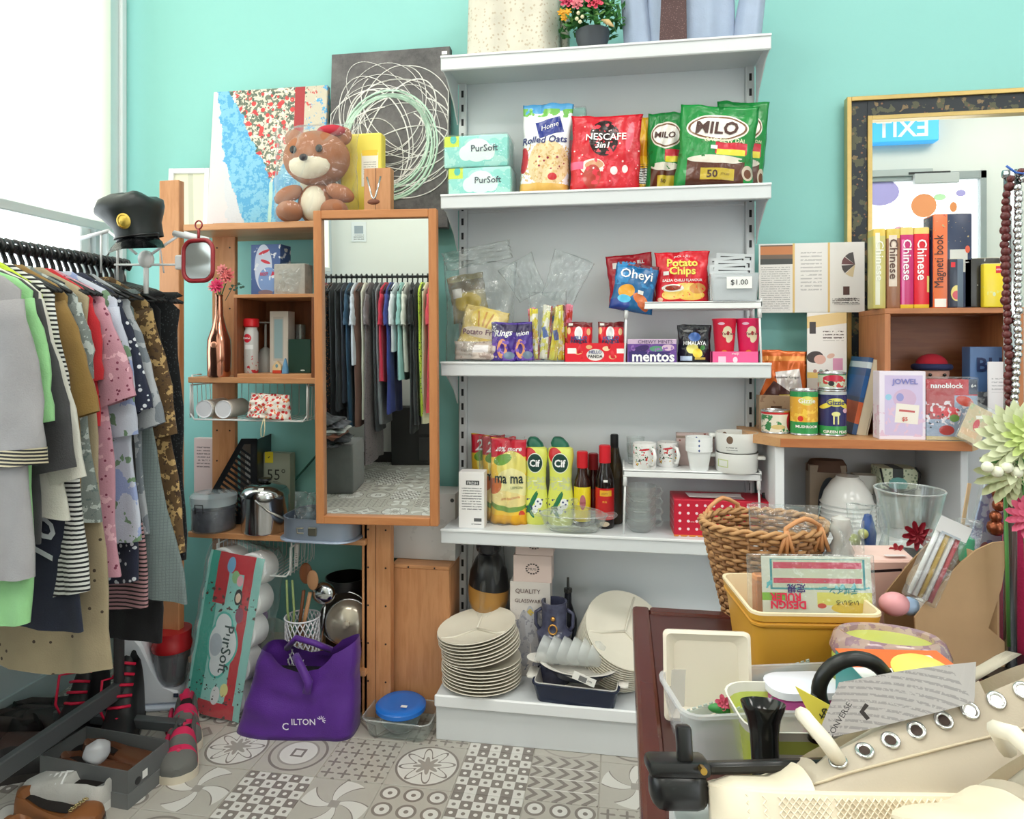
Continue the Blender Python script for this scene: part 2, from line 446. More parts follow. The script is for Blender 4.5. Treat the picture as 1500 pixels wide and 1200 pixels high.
# front wall (seen in the mirrors) with glass door and exit sign
DX0, DX1, DZ = 2.12, 3.14, 2.75
fw = B()
box(fw, RX0, DX0-.5, RY0-.1, RY0, 0, RH); box(fw, DX0-.5, RX1, RY0-.1, RY0, DZ, RH); box(fw, DX1, RX1, RY0-.1, RY0, 0, DZ)
struct('wall_front', fw, M((226, 226, 220), .6))
dg = thing('door_1', 'x', 'x'); del dg['label']; del dg['category']; dg['kind'] = 'structure'; dg.location = (0, RY0, 0)
fb = B()
for q in ((DX0-.5, DX0-.46, 0, DZ), (DX0-.04, DX0, 0, DZ), (DX1-.05, DX1, 0, DZ), (DX0-.5, DX1, DZ-.07, DZ), (DX0-.5, DX1, 0, .08)):
    box(fb, q[0], q[1], -.04, .02, q[2], q[3], .004)
link('door_frame', fb, M((160, 166, 166), .4, .3), dg)
pane = link('door_pane', bx(DX0-.46, DX1-.05, -.012, -.006, .08, DZ-.07), glassm((250, 252, 252), .95), dg)
rnd = random.Random(5)
for (px_, py_, rx_, ry_, c) in ((.14, 2.49, .16, .12, (182, 170, 228)), (.5, 2.36, .105, .105, (246, 158, 104)), (-.12, 2.45, .035, .06, (120, 214, 214)), (-.25, 2.4, .03, .04, (240, 140, 80)), (.05, 2.33, .022, .04, (246, 196, 130)), (.74, 2.34, .03, .045, (240, 150, 90)), (.63, 2.43, .05, .03, (200, 240, 190)), (.8, 2.46, .04, .03, (182, 170, 228)), (.7, 2.18, .035, .05, (176, 176, 240)), (.78, 1.98, .035, .05, (170, 226, 226)), (-.35, 2.3, .03, .07, (240, 140, 80)), (.3, 2.1, .08, .08, (246, 170, 190)), (.0, 2.0, .06, .06, (180, 220, 240))):
    link('door_sticker', xf(lathe([(1, 0), (1, .001)], 20), (px_+DX0+.02, .002, py_+.1), (90, 0, 0), (rx_, ry_, 1)), M(c, .6), dg)
link('door_closer', bx(DX0+.42, DX0+.78, .02, .07, DZ-.11, DZ-.02, .005), M((190, 192, 190), .4), dg)
link('door_closer_arm', bx(DX0+.38, DX0+.72, .03, .045, DZ-.02, DZ, .002), M((40, 40, 40), .5), dg)
ex = thing('exit_sign', 'blue lit EXIT sign box on the wall above the glass door', 'sign', (2.42, RY0+.06, 3.12))
link('sign_box', bx(-.3, .3, -.05, .05, -.12, .12, .01), emit((70, 170, 235), .75), ex)
text('EXIT', ex, 0, .0, width=.42, color=(255, 255, 255), y=0, bold=.03, spin=Matrix.Rotation(pi, 4, 'Z') @ Matrix.Translation((0, -.05, 0)))
tr = thing('door_closer_rail', 'grey metal rail on the wall over the exit door', 'rail', (2.4, RY0, 2.75))
link('rail', bx(-.4, .3, 0, .04, -.03, .03, .004), M((180, 184, 182), .4, .3), tr)
solo('wall_notice', 'small white notice sheet on the wall above the far clothes rail', 'notice', paint and cbox(.13, .004, .17, .0005), paint((225, 228, 230), [('r', 0, .6, .6, .2, 0, (150, 160, 170)), ('l', .018, .1, .35, -.7, .7, (110, 110, 110))], .13, .17), (-1.73, RY0+.004, 1.93), 180)
struct('baseboard_front', bx(RX0, DX0-.5, RY0, RY0+.012, 0, .09, .002), M((60, 56, 54), .5))
struct('baseboard_left', bx(RX0, RX0+.012, RY0, RY1-.1, 0, .09, .002), M((176, 190, 194), .5))
# ceiling panels
for i, (lx, ly) in enumerate(LAMPS):
    t = thing('ceiling_light', 'rectangular white ceiling light panel, %s row, %s' % ('back' if ly > 0 else 'front', ('left', 'middle', 'right')[i % 3]), 'light', (lx, ly, 3.6), group='ceiling light panels')
    f = B()
    for q in ((-.62, .62, -.31, -.285), (-.62, .62, .285, .31), (-.62, -.595, -.31, .31), (.595, .62, -.31, .31)): box(f, q[0], q[1], q[2], q[3], -.045, 0, .002)
    link('frame', f, WPAINT, t)
    link('diffuser', bx(-.6, .6, -.29, .29, -.035, -.03), emit((255, 250, 240), 1.2), t)
# ------------------------------------------------------------------ floor tiles
TS = .2
def tilemat(k):
    base = (184, 179, 170); dk = (132, 124, 118); md = (158, 152, 145); lt = (212, 209, 203)
    m, nt, b = new_mat('patterned_tile', .32)
    v, x, y, z = objc(nt)
    a = x/(TS/2); c = y/(TS/2); ax, ay = a.abs(), c.abs(); r = (a*a+c*c).sqrt(); th = c.atan2(a)
    sm = ax+ay; mxx = ax.mx(ay)
    cur = mix(nt, noisen(nt, v, 30, 4), base, (176, 171, 162))
    def L(f, col):
        nonlocal cur; cur = mix(nt, f, cur, col)
    band = lambda e, p, q: e.gt(p)*e.lt(q)
    if k == 0:      # circles with small square
        L(band(r, .80, .88), dk); L(band(r, .55, .62), md); L(r.lt(.55), lt); L(band(mxx, .12, .2), dk)
    elif k == 1:    # chequer with dots
        u, w_ = (a*3).frac()-.5, (c*3).frac()-.5
        ch = ((a*1.5).frac()-.5)*((c*1.5).frac()-.5)
        L(ch.gt(0), dk); L(ch.lt(0), lt); L((u*u+w_*w_).lt(.03), (225, 222, 216)); L(((u*u+w_*w_).lt(.03))*ch.lt(0), dk)
    elif k == 2:    # diamond star
        L(band(sm, .84, .94), dk); star = (ax*.45+ay).mn(ay*.45+ax); L(star.lt(.38), lt); L(band(star, .34, .38), dk); L(r.lt(.16), md)
    elif k == 3:    # petals
        pet = r-(((th*2).sin()).abs()*.85); L(pet.lt(0), lt); L(band(pet, -.06, .0), dk); L(r.lt(.12), dk); L(band(r, .93, .99), md)
    elif k == 4:    # pinwheel triangles
        s = (th*2).sin(); f2 = (th*4+r*3).sin(); L((f2.gt(.1))*r.lt(.95), lt); L(band(f2, .1, .3)*r.lt(.95), dk); L(mxx.lt(.14), md)
    elif k == 5:    # grid of crosses
        u, w_ = ((a*2).frac()-.5).abs(), ((c*2).frac()-.5).abs()
        L((u.lt(.07)).mx(w_.lt(.07))*(u+w_).lt(.42), dk); L((u+w_).gt(.86), dk)
    elif k == 6:    # small rings
        u, w_ = (a*1.5+.5).frac()-.5, (c*1.5+.5).frac()-.5; q = (u*u+w_*w_).sqrt()
        L(band(q, .3, .42), dk); L(q.lt(.3), lt); L(q.lt(.1), dk)
    elif k == 7:    # chevrons
        L(((c*2.5+((a*2).frac()-.5).abs()*1.4).frac()).lt(.4), dk); L((a*2).frac().lt(.07), lt)
    elif k == 8:    # star in ring
        st = (th*8).sin()*.22+.62; L(r.lt(.9), lt); L(band(r, .86, .93), dk); L(band(r-st, -.08, 0), dk); L((r-st*.5).lt(0), md)
    elif k == 9:    # small diamonds
        u, w_ = ((a*1).frac()-.5).abs(), ((c*1).frac()-.5).abs(); L(band(u+w_, .25, .36), dk); L((u+w_).lt(.25), md); L((ax*1+ay*.35).lt(.16), lt)
    nt.links.new(cur, b.inputs['Base Color'])
    bump(nt, b, noisen(nt, v, 120, 3), .05, .0006)
    return m
TM = [tilemat(k) for k in range(10)]
struct('floor', bx(RX0-.1, RX1+.1, RY0-.1, RY1+.1, -.1, -.003), M((186, 181, 172), .7))
floor_o = bpy.data.objects['floor']
meshes = []
for k in range(10):
    bm = bx(-TS/2+.0015, TS/2-.0015, -TS/2+.0015, TS/2-.0015, -.006, 0, .001)
    me = bpy.data.meshes.new('tile'); bm.to_mesh(me); bm.free(); me.materials.append(TM[k]); meshes.append(me)
rnd = random.Random(11); TX0, TY0 = -.36, 2.03
rest = [B() for _ in range(10)]
for i in range(-9, 25):
    for j in range(-19, 3):
        x = TX0+i*TS; y = TY0+j*TS-.1
        if x < RX0-.05 or x > RX1 or y < RY0 or y > RY1: continue
        k = rnd.randrange(10)
        near = (y > 1.2 and x < .35) or (y < .1 and x < -.5)
        if near:
            o = bpy.data.objects.new('tile', meshes[k]); COL.objects.link(o); o.parent = floor_o
            o.location = (x, y, 0); o.rotation_euler = (0, 0, rnd.randrange(4)*pi/2)
        else:
            # joined pieces keep a plain tile colour; their pattern repeats by world grid
            box(rest[0], x-TS/2+.0015, x+TS/2-.0015, y-TS/2+.0015, y+TS/2-.0015, -.006, 0)
me = rest[0]
m, nt, b = new_mat('tile_field', .35); v, x, y, z = objc(nt)
u, w_ = ((x-TX0)/TS+.5).frac()-.5, ((y-TY0+.1)/TS+.5).frac()-.5
r = (u*u+w_*w_).sqrt(); cur = mix(nt, (r.gt(.38)*r.lt(.43)).mx((u.abs()+w_.abs()).gt(.2)*(u.abs()+w_.abs()).lt(.25)), (184, 179, 170), (132, 124, 118))
nt.links.new(cur, b.inputs['Base Color'])
o = link('tile_field', me, m, floor_o); o['kind'] = 'stuff'
# ================================================================== metal display shelving
SH_W = 1.0; GX0, GX1, GYF, GYB = -.566, .434, 2.141, 2.345
SHELF_M = M((214, 218, 221), .38, vary=.015, scale=5)
GP = M((220, 224, 228), .42)
sh = thing('display_shelf', 'white metal shop shelving unit with slotted uprights against the teal wall', 'shelving', (GX0, GYF, 0))
GD = GYB-GYF; Zs = dict(s1=2.155, s2=1.71, s3=1.173, s4=.635, base=.142)
def upright(x0):
    bm = B(); box(bm, x0, x0+.028, GD, GD+.055, 0, 2.2, .003)
    up = link('upright', bm, SHELF_M, sh)
    z = .2; me = None
    while z < 2.15:
        if me is None: so = link('slot', bx(x0+.010, x0+.018, GD-.0012, GD+.002, 0, .024), M((25, 25, 28), .6), up); me = so.data
        else: so = bpy.data.objects.new('slot', me); COL.objects.link(so); so.parent = up
        so.location.z = z; z += .05
upright(.0); upright(SH_W-.028)
link('back_panel', bx(.028, SH_W-.028, GD+.018, GD+.03, .02, 2.2, .002), M((224, 229, 233), .4, vary=.02, scale=2), sh)
for z in (.62, 1.16, 1.7): link('panel_seam', bx(.03, SH_W-.03, GD+.012, GD+.02, z-.006, z+.012, .002), GP, sh)
def metal_shelf(z, d, x0=-.0):
    s = link('shelf', bx(-.004, SH_W+.004, GD-d, GD+.015, z-.006, z, .001), SHELF_M, sh)
    f = B(); box(f, -.008, SH_W+.008, GD-d-.010, GD-d, z-.044, z+.003, .003)
    link('price_rail', f, M((218, 222, 224), .3), s)
    link('shelf_edge', bx(-.008, SH_W+.008, GD-d-.014, GD-d-.010, z-.004, z+.003, .001), WPAINT, s)
    for xx_ in (-.006, SH_W+.002):
        bm = B(); pts = [(GD, z-.006), (GD, z-.15), (GD-.05, z-.10), (GD-d*.75, z-.045), (GD-d, z-.038), (GD-d, z-.006)]
        a = [bm.verts.new((xx_, p, q)) for p, q in pts]; c = [bm.verts.new((xx_+.004, p, q)) for p, q in pts]
        bm.faces.new(a); bm.faces.new(list(reversed(c)))
        for i in range(len(pts)): bm.faces.new((a[i], c[i], c[(i+1) % len(pts)], a[(i+1) % len(pts)]))
        link('bracket', bm, SHELF_M, s)
for k in ('s1', 's2', 's3', 's4'): metal_shelf(Zs[k], GD)
bs = link('base_shelf', bx(-.004, SH_W+.004, -.085, GD+.015, .134, .142, .002), SHELF_M, sh)
link('base_lip', bx(-.006, SH_W+.006, -.093, -.083, .108, .146, .004), WPAINT, bs)
link('kick_plate', bx(-.004, SH_W+.004, -.078, -.070, .0, .125, .002), M((214, 217, 218), .42), sh)
for xx_ in (0, SH_W-.006): link('base_side', bx(xx_, xx_+.006, -.07, GD, 0, .134, .001), SHELF_M, sh)
def onshelf(px, k, Y): return (X(px, Y), Y, Zs[k])
# ================================================================== goods on the metal shelves
def fit(px0, px1, pyt, Y, z0):
    """centre, width, height of a thing standing on level z0"""
    x0, x1 = X(px0, Y), X(px1, Y); pc = (px0+px1)/2
    return ((x0+x1)/2, Y, z0), x1-x0, Z(pc, pyt, Y)-z0
def bag(name, label, cat, px0, px1, pyt, Y, z0, base, layers, t=.07, group=None, rough=.3, rz=0, part_name='packet', **k):
    loc, w, h = fit(px0, px1, pyt, Y, z0)
    r = thing(name, label, cat, loc, rz, group, rx=k.pop('rx', 0), ry=k.pop('ry', 0))
    bm, S = pouch(w, h, tb=t, **k)
    link(part_name, bm, paint(base, layers, w, h, rough*.8, bmp=.5, bscale=34), r, True)
    r['w'] = w; r['h'] = h
    return r, S, w, h
FILM = glassm((250, 252, 252), .9, .06, bmp=.9, bscale=22)
FILM2 = glassm((246, 250, 250), .80, .1, bmp=1, bscale=26)
WHT = (245, 245, 245)
# --- top shelf
z1 = Zs['s1']
def drape(w, h, amp, k, seed, t=.05, top=.9, nu=40, nv=14, sag=0):
    rnd = random.Random(seed); p = rnd.uniform(0, 6); rr = []
    for j in range(nv+1):
        v = j/nv; row = []
        for i in range(nu*2):
            s = 1 if i < nu else -1; u = -1+2*i/nu if i < nu else 1-2*(i-nu)/nu
            A = amp*(1-v*.4)
            row.append((u*w/2*(1-(1-top)*v), -s*t/2*max(.1, 1-abs(u)**4)+A*(sin(k*u+p+v)+.5*sin(2.3*k*u+2*p)), h*v+sag*u*u))
        rr.append(row)
    return rings(B(), rr, True, (True, True))
t = thing('folded_dress', 'cream speckled floral dress draped on the top shelf at its left end', 'dress', (X(752, 2.24), 2.24, z1))
link('cloth_folds', drape(.315, .34, .012, 5, 3, .09, .93), cloth((232, 226, 210), 'dots', (196, 182, 160), 75), t, True)
t = thing('folded_dress_skirt', 'grey-green speckled cloth hanging behind the flower pot on the top shelf', 'cloth', (X(822, 2.30), 2.30, z1))
link('cloth_folds', drape(.06, .3, .006, 4, 4, .05), cloth((196, 196, 180), 'dots', (150, 150, 130), 75), t, True)
def leafy(root, n, r, h, greens, seed, c=(0, 0, 0), size=.022, name='foliage'):
    rnd = random.Random(seed); bm = B()
    for i in range(n):
        a, b_ = rnd.uniform(0, 2*pi), rnd.uniform(-.2, 1.4); q = rnd.uniform(.5, 1)
        p = Vector((c[0]+r*q*cos(a)*cos(b_), c[1]+r*q*sin(a)*cos(b_)*.7, c[2]+h*q*sin(b_)))
        d = Vector((rnd.uniform(-1, 1), rnd.uniform(-1, 1), rnd.uniform(-.4, 1))).normalized(); sd = d.orthogonal().normalized(); s = size*rnd.uniform(.6, 1.3)
        v = [bm.verts.new(p), bm.verts.new(p+d*s*.5+sd*s*.3), bm.verts.new(p+d*s), bm.verts.new(p+d*s*.5-sd*s*.3), bm.verts.new(p+d*s*.5+d.cross(sd)*s*.1)]
        for k in range(4): bm.faces.new((v[k], v[(k+1) % 4], v[4]))
    o = link(name, bm, M(greens, .6, vary=.35, scale=40), root); o['kind'] = 'stuff'
    return o
def bloom(root, p, r, color, layers=3, n=7, up=(0, -1, .2), cup=.5, name='flower_head', m=None, pw=.9):
    """petals in rings"""
    bm = B(); up = Vector(up).normalized(); a0 = up.orthogonal().normalized(); b0 = up.cross(a0)
    for L in range(layers):
        rl = r*(1-L*.8/layers); nn = max(3, n-L); tilt = cup*(L/layers)
        for i in range(nn):
            a = 2*pi*(i+.5*(L % 2))/nn; d = a0*cos(a)+b0*sin(a); s = a0*-sin(a)+b0*cos(a); wd = rl*pi/nn*pw
            q = [up*.0, d*rl*.5+s*wd*.6+up*rl*.15*(1+L*2), d*rl*.85+s*wd*.45+up*rl*(.15+tilt), d*rl+up*rl*(.22+tilt), d*rl*.85-s*wd*.45+up*rl*(.15+tilt), d*rl*.5-s*wd*.6+up*rl*.15*(1+L*2)]
            mid = bm.verts.new(Vector(p)+d*rl*.6+up*rl*(.02+L*.12)+up*.001*L); vs = [bm.verts.new(Vector(p)+c+up*.002*L) for c in q]
            for k in range(6): bm.faces.new((vs[k], vs[(k+1) % 6], mid))
    return link(name, bm, m or M(color, .55), root, True)
fp = thing('flower_pot', 'dark pot of artificial pink roses and yellow blossoms on the top shelf', 'flowers', (X(868, 2.2), 2.2, z1))
link('pot', lathe([(.035, 0), (.052, .05), (.055, .075), (.05, .075), (.046, .06), (0, .055)], 22), M((66, 72, 80), .5), fp, 40)
leafy(fp, 420, .115, .12, (58, 120, 52), 3, (0, 0, .09), .03)
leafy(fp, 90, .12, .12, (120, 165, 90), 8, (0, -.01, .1), .02)
for q, c, r in (((-.075, -.06, .155), (236, 92, 128), .03), ((.01, -.07, .14), (240, 96, 120), .032), ((-.045, -.07, .135), (244, 150, 160), .022), ((.02, -.06, .175), (236, 80, 110), .03), ((-.02, -.05, .19), (240, 120, 140), .03)):
    bloom(fp, q, r, c, 4, 7)
for q in ((-.085, -.06, .10), (-.075, -.065, .115), (-.095, -.055, .12)): bloom(fp, q, .014, (240, 180, 50), 2, 6)
for q in ((-.035, -.08, .075), (-.045, -.08, .085), (-.028, -.08, .09), (-.04, -.085, .1)): link('berry', sphere(.006, c=q, u=8, v=6), M((232, 226, 190), .4), fp, True)
link('dried_grass', tube([(.03, -.06, .085), (.05, -.075, .07), (.068, -.085, .05)], .007, 6, radii=[.002, .009, .002]), M((210, 180, 130), .8, vary=.2, scale=90), fp, True)
st = thing('blue_shirt', 'light blue folded shirt with a brown patterned tie on the top shelf', 'shirt', (X(1012, 2.2), 2.2, z1))
link('shirt_body', drape(.27, .30, .008, 6, 9, .08, .98), cloth((176, 192, 218)), st, True)
for sx_, ww in ((-.155, .1), (.165, .09)):
    bm = drape(ww, .26, .006, 3, 5, .05, .8, nu=16); xf(bm, (sx_, .0, .0), (0, 8 if sx_ > 0 else -6, 0)); link('sleeve', bm, cloth((176, 192, 218)), st, True)
link('tie', xf(prism([(-.042, .004), (.04, .004), (.036, .29), (-.03, .29)], -.004, .004, bev=.001), (-.058, -.062, 0)), cloth((92, 68, 68), 'dots', (120, 96, 92), 190), st)
# --- shelf 2
z2 = Zs['s2']
def tissue(label, px0, px1, pyt, z0, h, seed, lime=-.78):
    loc, w, _ = fit(px0, px1, pyt, 2.19, z0)
    r = thing('tissue_pack', label, 'tissues', loc, -1, 'tissue packs on the second shelf')
    lay = [('n', 26, .52, 0, 1, (176, 232, 222)), ('e', .05, .52, .42, .36, 0, (232, 246, 244)), ('e', -.3, .44, .22, .24, 0, (232, 246, 244)), ('e', .38, .44, .22, .24, 0, (232, 246, 244)),
           ('r', lime, .85, .26, .2, 0, (206, 226, 50)), ('e', lime+.08, .88, .1, .13, 0, (60, 190, 180))]
    link('wrapper', cbox(w, .11, h, .006, seg=2, cy=.055), paint((142, 220, 210), lay, w, h, .25, bmp=.3, bscale=40), r, 40)
    text('PurSoft', r, .03, h*.58, width=w*.42, color=(30, 50, 70), y=-.0005, bold=.015)
    link('film', cbox(w+.006, .116, h+.004, .006, seg=1, cy=.055), FILM, r)
    return r
tissue('upper aqua pack of tissues stacked on the other at the shelf end', 650, 744, 188, z2+.103, .105, 1)
tissue('lower aqua pack of tissues standing on the second shelf', 656, 748, 238, z2, .102, 2)
r, S, w, h = bag('oats_bag', 'white and blue bag of rolled oats with a serving of oats printed', 'bag', 760, 833, 153, 2.22, z2, (238, 240, 242),
    [('r', 0, .97, 1.2, .06, 8, (90, 170, 226)), ('n', 30, .5, .86, .95, (120, 190, 90)), ('r', .12, .74, .5, .09, 18, (40, 56, 140)), ('e', .15, .34, .8, .25, 0, (232, 206, 160)), ('n', 90, .55, .12, .55, (214, 180, 120)), ('r', 0, .05, 1.2, .08, 0, (226, 178, 90)), ('e', -.85, .38, .2, .14, 0, (190, 50, 60)), ('v', 60, .25, .28, .44, (150, 40, 60)), ('e', .35, .2, .18, .04, 0, (200, 40, 50))], t=.09, ry=3, seed=2)
text('Home', r, .01, h*.75, width=w*.36, color=WHT, S=S, rot=18, shear=.3); text("Rolled Oats", r, -.005, h*.60, width=w*.9, color=(30, 40, 110), S=S, rot=4, bold=.03, shear=.2)
t = thing('tissue_box', 'pale teal and pink tissue box behind the bag of oats', 'tissues', (X(842, 2.3), 2.3, z2))
hh = Z(842, 162, 2.3)-z2
link('wrapper', cbox(.075, .06, hh, .004), paint((168, 214, 206), [('r', 0, .55, 1.2, .1, 0, (228, 150, 160)), ('r', 0, .8, 1.2, .05, 0, (220, 238, 230)), ('n', 60, .55, 0, .5, (224, 200, 200))], .075, hh), t)
link('film', cbox(.079, .064, hh+.004, .004), FILM, t)
r, S, w, h = bag('coffee_bag', 'red bag of instant coffee mix with a cup printed on it', 'bag', 833, 938, 170, 2.20, z2, (206, 28, 44),
    [('e', -.05, .70, .42, .24, 0, (60, 22, 22)), ('e', -.05, .70, .40, .228, 0, (36, 14, 16)), ('e', -.35, .33, .34, .1, 0, (240, 228, 216)), ('e', -.30, .35, .26, .06, 0, (206, 150, 110)), ('e', -.35, .2, .25, .15, 0, (180, 60, 50)), ('n', 55, .58, .1, .9, (226, 60, 76)), ('r', -.8, .35, .2, .05, 0, (240, 100, 140)), ('e', .66, .72, .1, .2, -8, (230, 90, 110)), ('e', .25, .27, .1, .055, 0, (240, 220, 220)), ('e', .55, .3, .08, .05, 0, (240, 220, 220)), ('v', 40, .12, .1, .95, (250, 220, 220))], t=.08, ry=2, seed=5)
text('NESCAFE', r, .0, h*.715, width=w*.56, color=WHT, S=S, bold=.03); text('3in1', r, -.01, h*.60, width=w*.2, color=WHT, S=S, bold=.04, shear=.2)
r, S, w, h = bag('yellow_bag', 'narrow yellow bag of groceries between the red and green bags', 'bag', 918, 952, 172, 2.27, z2, (238, 184, 40), [('r', 0, .25, .9, .1, 0, (230, 230, 226)), ('l', .008, .1, .4, -.8, .8, (60, 60, 60)), ('r', 0, .6, 1, .1, 0, (222, 150, 30))], t=.05, seed=6)
MAL = [('e', -.02, .72, .78, .17, 0, (244, 232, 220)), ('e', -.02, .72, .74, .15, 0, (120, 80, 50)), ('e', -.02, .72, .68, .13, 0, (240, 234, 226)), ('r', 0, .17, .72, .17, 0, (88, 46, 30)), ('e', 0, .33, .72, .05, 0, (222, 214, 200)), ('r', .05, .15, .42, .07, 0, (196, 170, 50)), ('n', 40, .62, .3, .55, (30, 120, 50)), ('r', .35, .47, .4, .07, 0, (206, 40, 60)), ('r', .35, .42, .36, .035, 0, (240, 220, 60))]
def malt(label, px0, px1, pyt, Y, ry, seed, lay=MAL, t=.09, full=True):
    r, S, w, h = bag('malt_drink_bag', label, 'bag', px0, px1, pyt, Y, z2, (26, 138, 62), lay+([('e', .82, .19, .16, .09, 0, (206, 190, 170)), ('e', .82, .18, .1, .055, 0, (110, 62, 40))] if full else []), t=t, group='green malt drink bags', ry=ry, seed=seed)
    text('MILO', r, -.005, h*.72, width=w*.54, color=(70, 34, 24), S=S, bold=.05, shear=.1)
    text('50', r, -w*.04, h*.15, width=w*.13, color=(60, 30, 20), S=S, bold=.03)
    if full: text('GAO SIEW DAI', r, .02, h*.56, width=w*.5, color=(236, 240, 200), S=S, bold=.02); text('STICKS', r, w*.12, h*.15, width=w*.11, color=(60, 30, 20), S=S)
    return r, S, w, h
malt('small green malt drink bag left of the big one', 943, 1000, 166, 2.26, 3, 8, full=False)
malt('green malt drink bag half hidden behind the big one at the shelf end', 1040, 1118, 150, 2.29, 4, 12)
r, S, w, h = malt('biggest green malt drink bag at the front right of the shelf', 986, 1102, 156, 2.18, 5, 14)
sticker(r, -.01, h*.47, .02, .011, S=S)
# --- shelf 3
z3 = Zs['s3']
cb = thing('clear_snack_bag', 'big clear plastic bag over potato fries packets at the left of the middle shelf', 'bag', (X(703, 2.24), 2.24, z3))
bm, S_ = pouch(.235, .335, tb=.14, tt=.05, sides=-.06, wr=.016, seed=31, seal=.02, pinch=.02); link('film', bm, FILM2, cb, True)
bm, S_ = pouch(.24, .06, tb=.03, wr=.012, seed=33); xf(bm, (-.0, -.01, .325), (20, -10, 0)); link('film_knot', bm, FILM2, cb, True)
def packet(name, label, w, h, t, loc, base, lay, rot=(0, 0, 0), seed=0, group=None, cat='packet', rough=.3, seal=.07):
    r = thing(name, label, cat, loc, rot[2], group, rx=rot[0], ry=rot[1])
    bm, S = pouch(w, h, tb=t, tt=t*.6, seed=seed, seal=seal, wr=.003, sides=0)
    link('packet', bm, paint(base, lay, w, h, rough*.8, bmp=.5, bscale=40), r, True)
    return r, S
def at(px, py, Y): return tuple(P(px, py, Y))
r, S = packet('potato_fries_packet', 'yellow packet of potato fries inside the clear bag, front one', .155, .15, .05, at(700, 516, 2.21), (226, 196, 110), [('e', 0, .75, .6, .25, 0, (240, 208, 90)), ('r', -.25, .72, .04, .18, 15, (214, 150, 60)), ('r', 0, .74, .04, .18, 0, (214, 150, 60)), ('r', .22, .72, .04, .18, -15, (214, 150, 60)), ('e', 0, .42, .85, .12, 0, (232, 212, 190)), ('n', 60, .6, 0, .3, (240, 214, 130))], (-8, 12, 0), 3)
text('Potato Fries', r, 0, .065, width=.125, color=(110, 40, 80), S=S, bold=.02, rot=8)
r, S = packet('potato_fries_packet', 'brown packet standing at the back inside the clear snack bag', .13, .16, .05, at(692, 470, 2.28), (160, 146, 100), [('r', 0, .75, 1.2, .12, 0, (120, 104, 80)), ('e', 0, .4, .7, .2, 0, (186, 160, 60)), ('r', -.5, .62, .25, .1, 0, (220, 214, 206))], (0, -10, 0), 4)
r, S = packet('flat_snack_packet', 'silver-pink packet lying flat at the bottom of the clear snack bag', .17, .06, .055, at(702, 527, 2.19), (196, 182, 172), [('r', .1, .6, .3, .2, 0, (226, 220, 220)), ('n', 40, .58, 0, 1, (170, 150, 140))], (0, 0, 0), 5)
OR = [('r', 0, .85, 1.2, .1, 0, (60, 50, 90)), ('e', -.05, .32, .38, .25, 0, (232, 160, 110)), ('e', -.05, .32, .2, .13, 0, (70, 40, 130)), ('n', 55, .55, 0, .7, (126, 92, 190)), ('e', .5, .15, .4, .1, 0, (120, 140, 160))]
r, S = packet('onion_ring_packet', 'purple onion ring packet at the front of the middle shelf, left one', .085, .125, .04, at(737, 529, 2.185), (72, 46, 140), OR, (0, 2, 0), 6, 'purple onion ring packets')
text('Rings', r, 0, .088, width=.06, color=WHT, S=S, bold=.04, shear=.3, rot=6)
r, S = packet('onion_ring_packet', 'purple onion ring packet at the front of the middle shelf, right one', .08, .125, .035, at(765, 529, 2.20), (72, 46, 140), OR, (0, -3, 0), 7, 'purple onion ring packets')
text('Onion', r, 0, .09, width=.055, color=WHT, S=S, bold=.03, shear=.3, rot=6)
cs = thing('clear_snack_bag', 'clear plastic bag of colourful snack sticks with its loose mouth standing up', 'bag', (X(802, 2.24), 2.24, z3))
bm, _S = pouch(.13, .23, tb=.09, tt=.06, wr=.01, seed=44); link('film', bm, FILM2, cs, True)
bm, _S = pouch(.11, .16, tb=.04, tt=.03, wr=.014, seed=45, seal=.01, sides=-.3); xf(bm, (.03, 0, .2), (0, 22, 0)); link('film_mouth', bm, FILM2, cs, True)
bm, _S = pouch(.10, .13, tb=.03, tt=.03, wr=.014, seed=46, seal=.01, sides=-.3); xf(bm, (-.05, .01, .22), (0, -28, 0)); link('film_mouth', bm, FILM2, cs, True)
rnd = random.Random(3); SC = [(232, 214, 60), (226, 130, 150), (70, 100, 160), (240, 236, 220), (206, 70, 60), (236, 190, 60), (228, 222, 90), (180, 90, 50), (90, 120, 190)]
for i in range(11):
    r, S = packet('snack_stick', 'thin %s snack stick in the clear bag, %s' % (('yellow', 'pink', 'blue', 'cream', 'red', 'amber', 'lime', 'brown', 'light blue', 'yellow striped', 'pink striped')[i], ('front row' if i % 2 else 'back row')), .028, .16+.02*rnd.random(), .012, at(782+i*4.6, 528-4*rnd.random(), 2.225+.012*(i % 3)), SC[i % 9], [('n', 60, .5, .1, .9, SC[(i+3) % 9]), ('r', 0, .5, .6, .1, 20, SC[(i+5) % 9])], (0, rnd.uniform(-6, 10), rnd.uniform(-20, 20)), 50+i, 'snack sticks in the clear bag')
# biscuit display
r = thing('biscuit_display_box', 'red cardboard display box with two biscuit bags standing in it', 'box', (X(872, 2.17), 2.17, z3))
w = X(918, 2.17)-X(826, 2.17)
PB = [('e', -.55, .55, .14, .14, 0, (226, 180, 130)), ('e', .55, .3, .12, .12, 0, (226, 180, 130)), ('e', .35, .72, .12, .12, 0, (240, 210, 170)), ('e', -.2, .8, .1, .1, 0, (226, 180, 130)), ('e', 0, .4, .28, .3, 0, (236, 232, 228)), ('r', -.75, .6, .14, .14, 0, (244, 240, 236)), ('r', .8, .6, .12, .12, 0, (244, 240, 236))]
bm = B(); hB = .062; box(bm, -w/2, w/2, 0, .003, 0, hB); box(bm, -w/2, w/2, .1, .103, 0, hB); box(bm, -w/2, -w/2+.003, 0, .103, 0, hB); box(bm, w/2-.003, w/2, 0, .103, 0, hB); box(bm, -w/2, w/2, 0, .103, 0, .003)
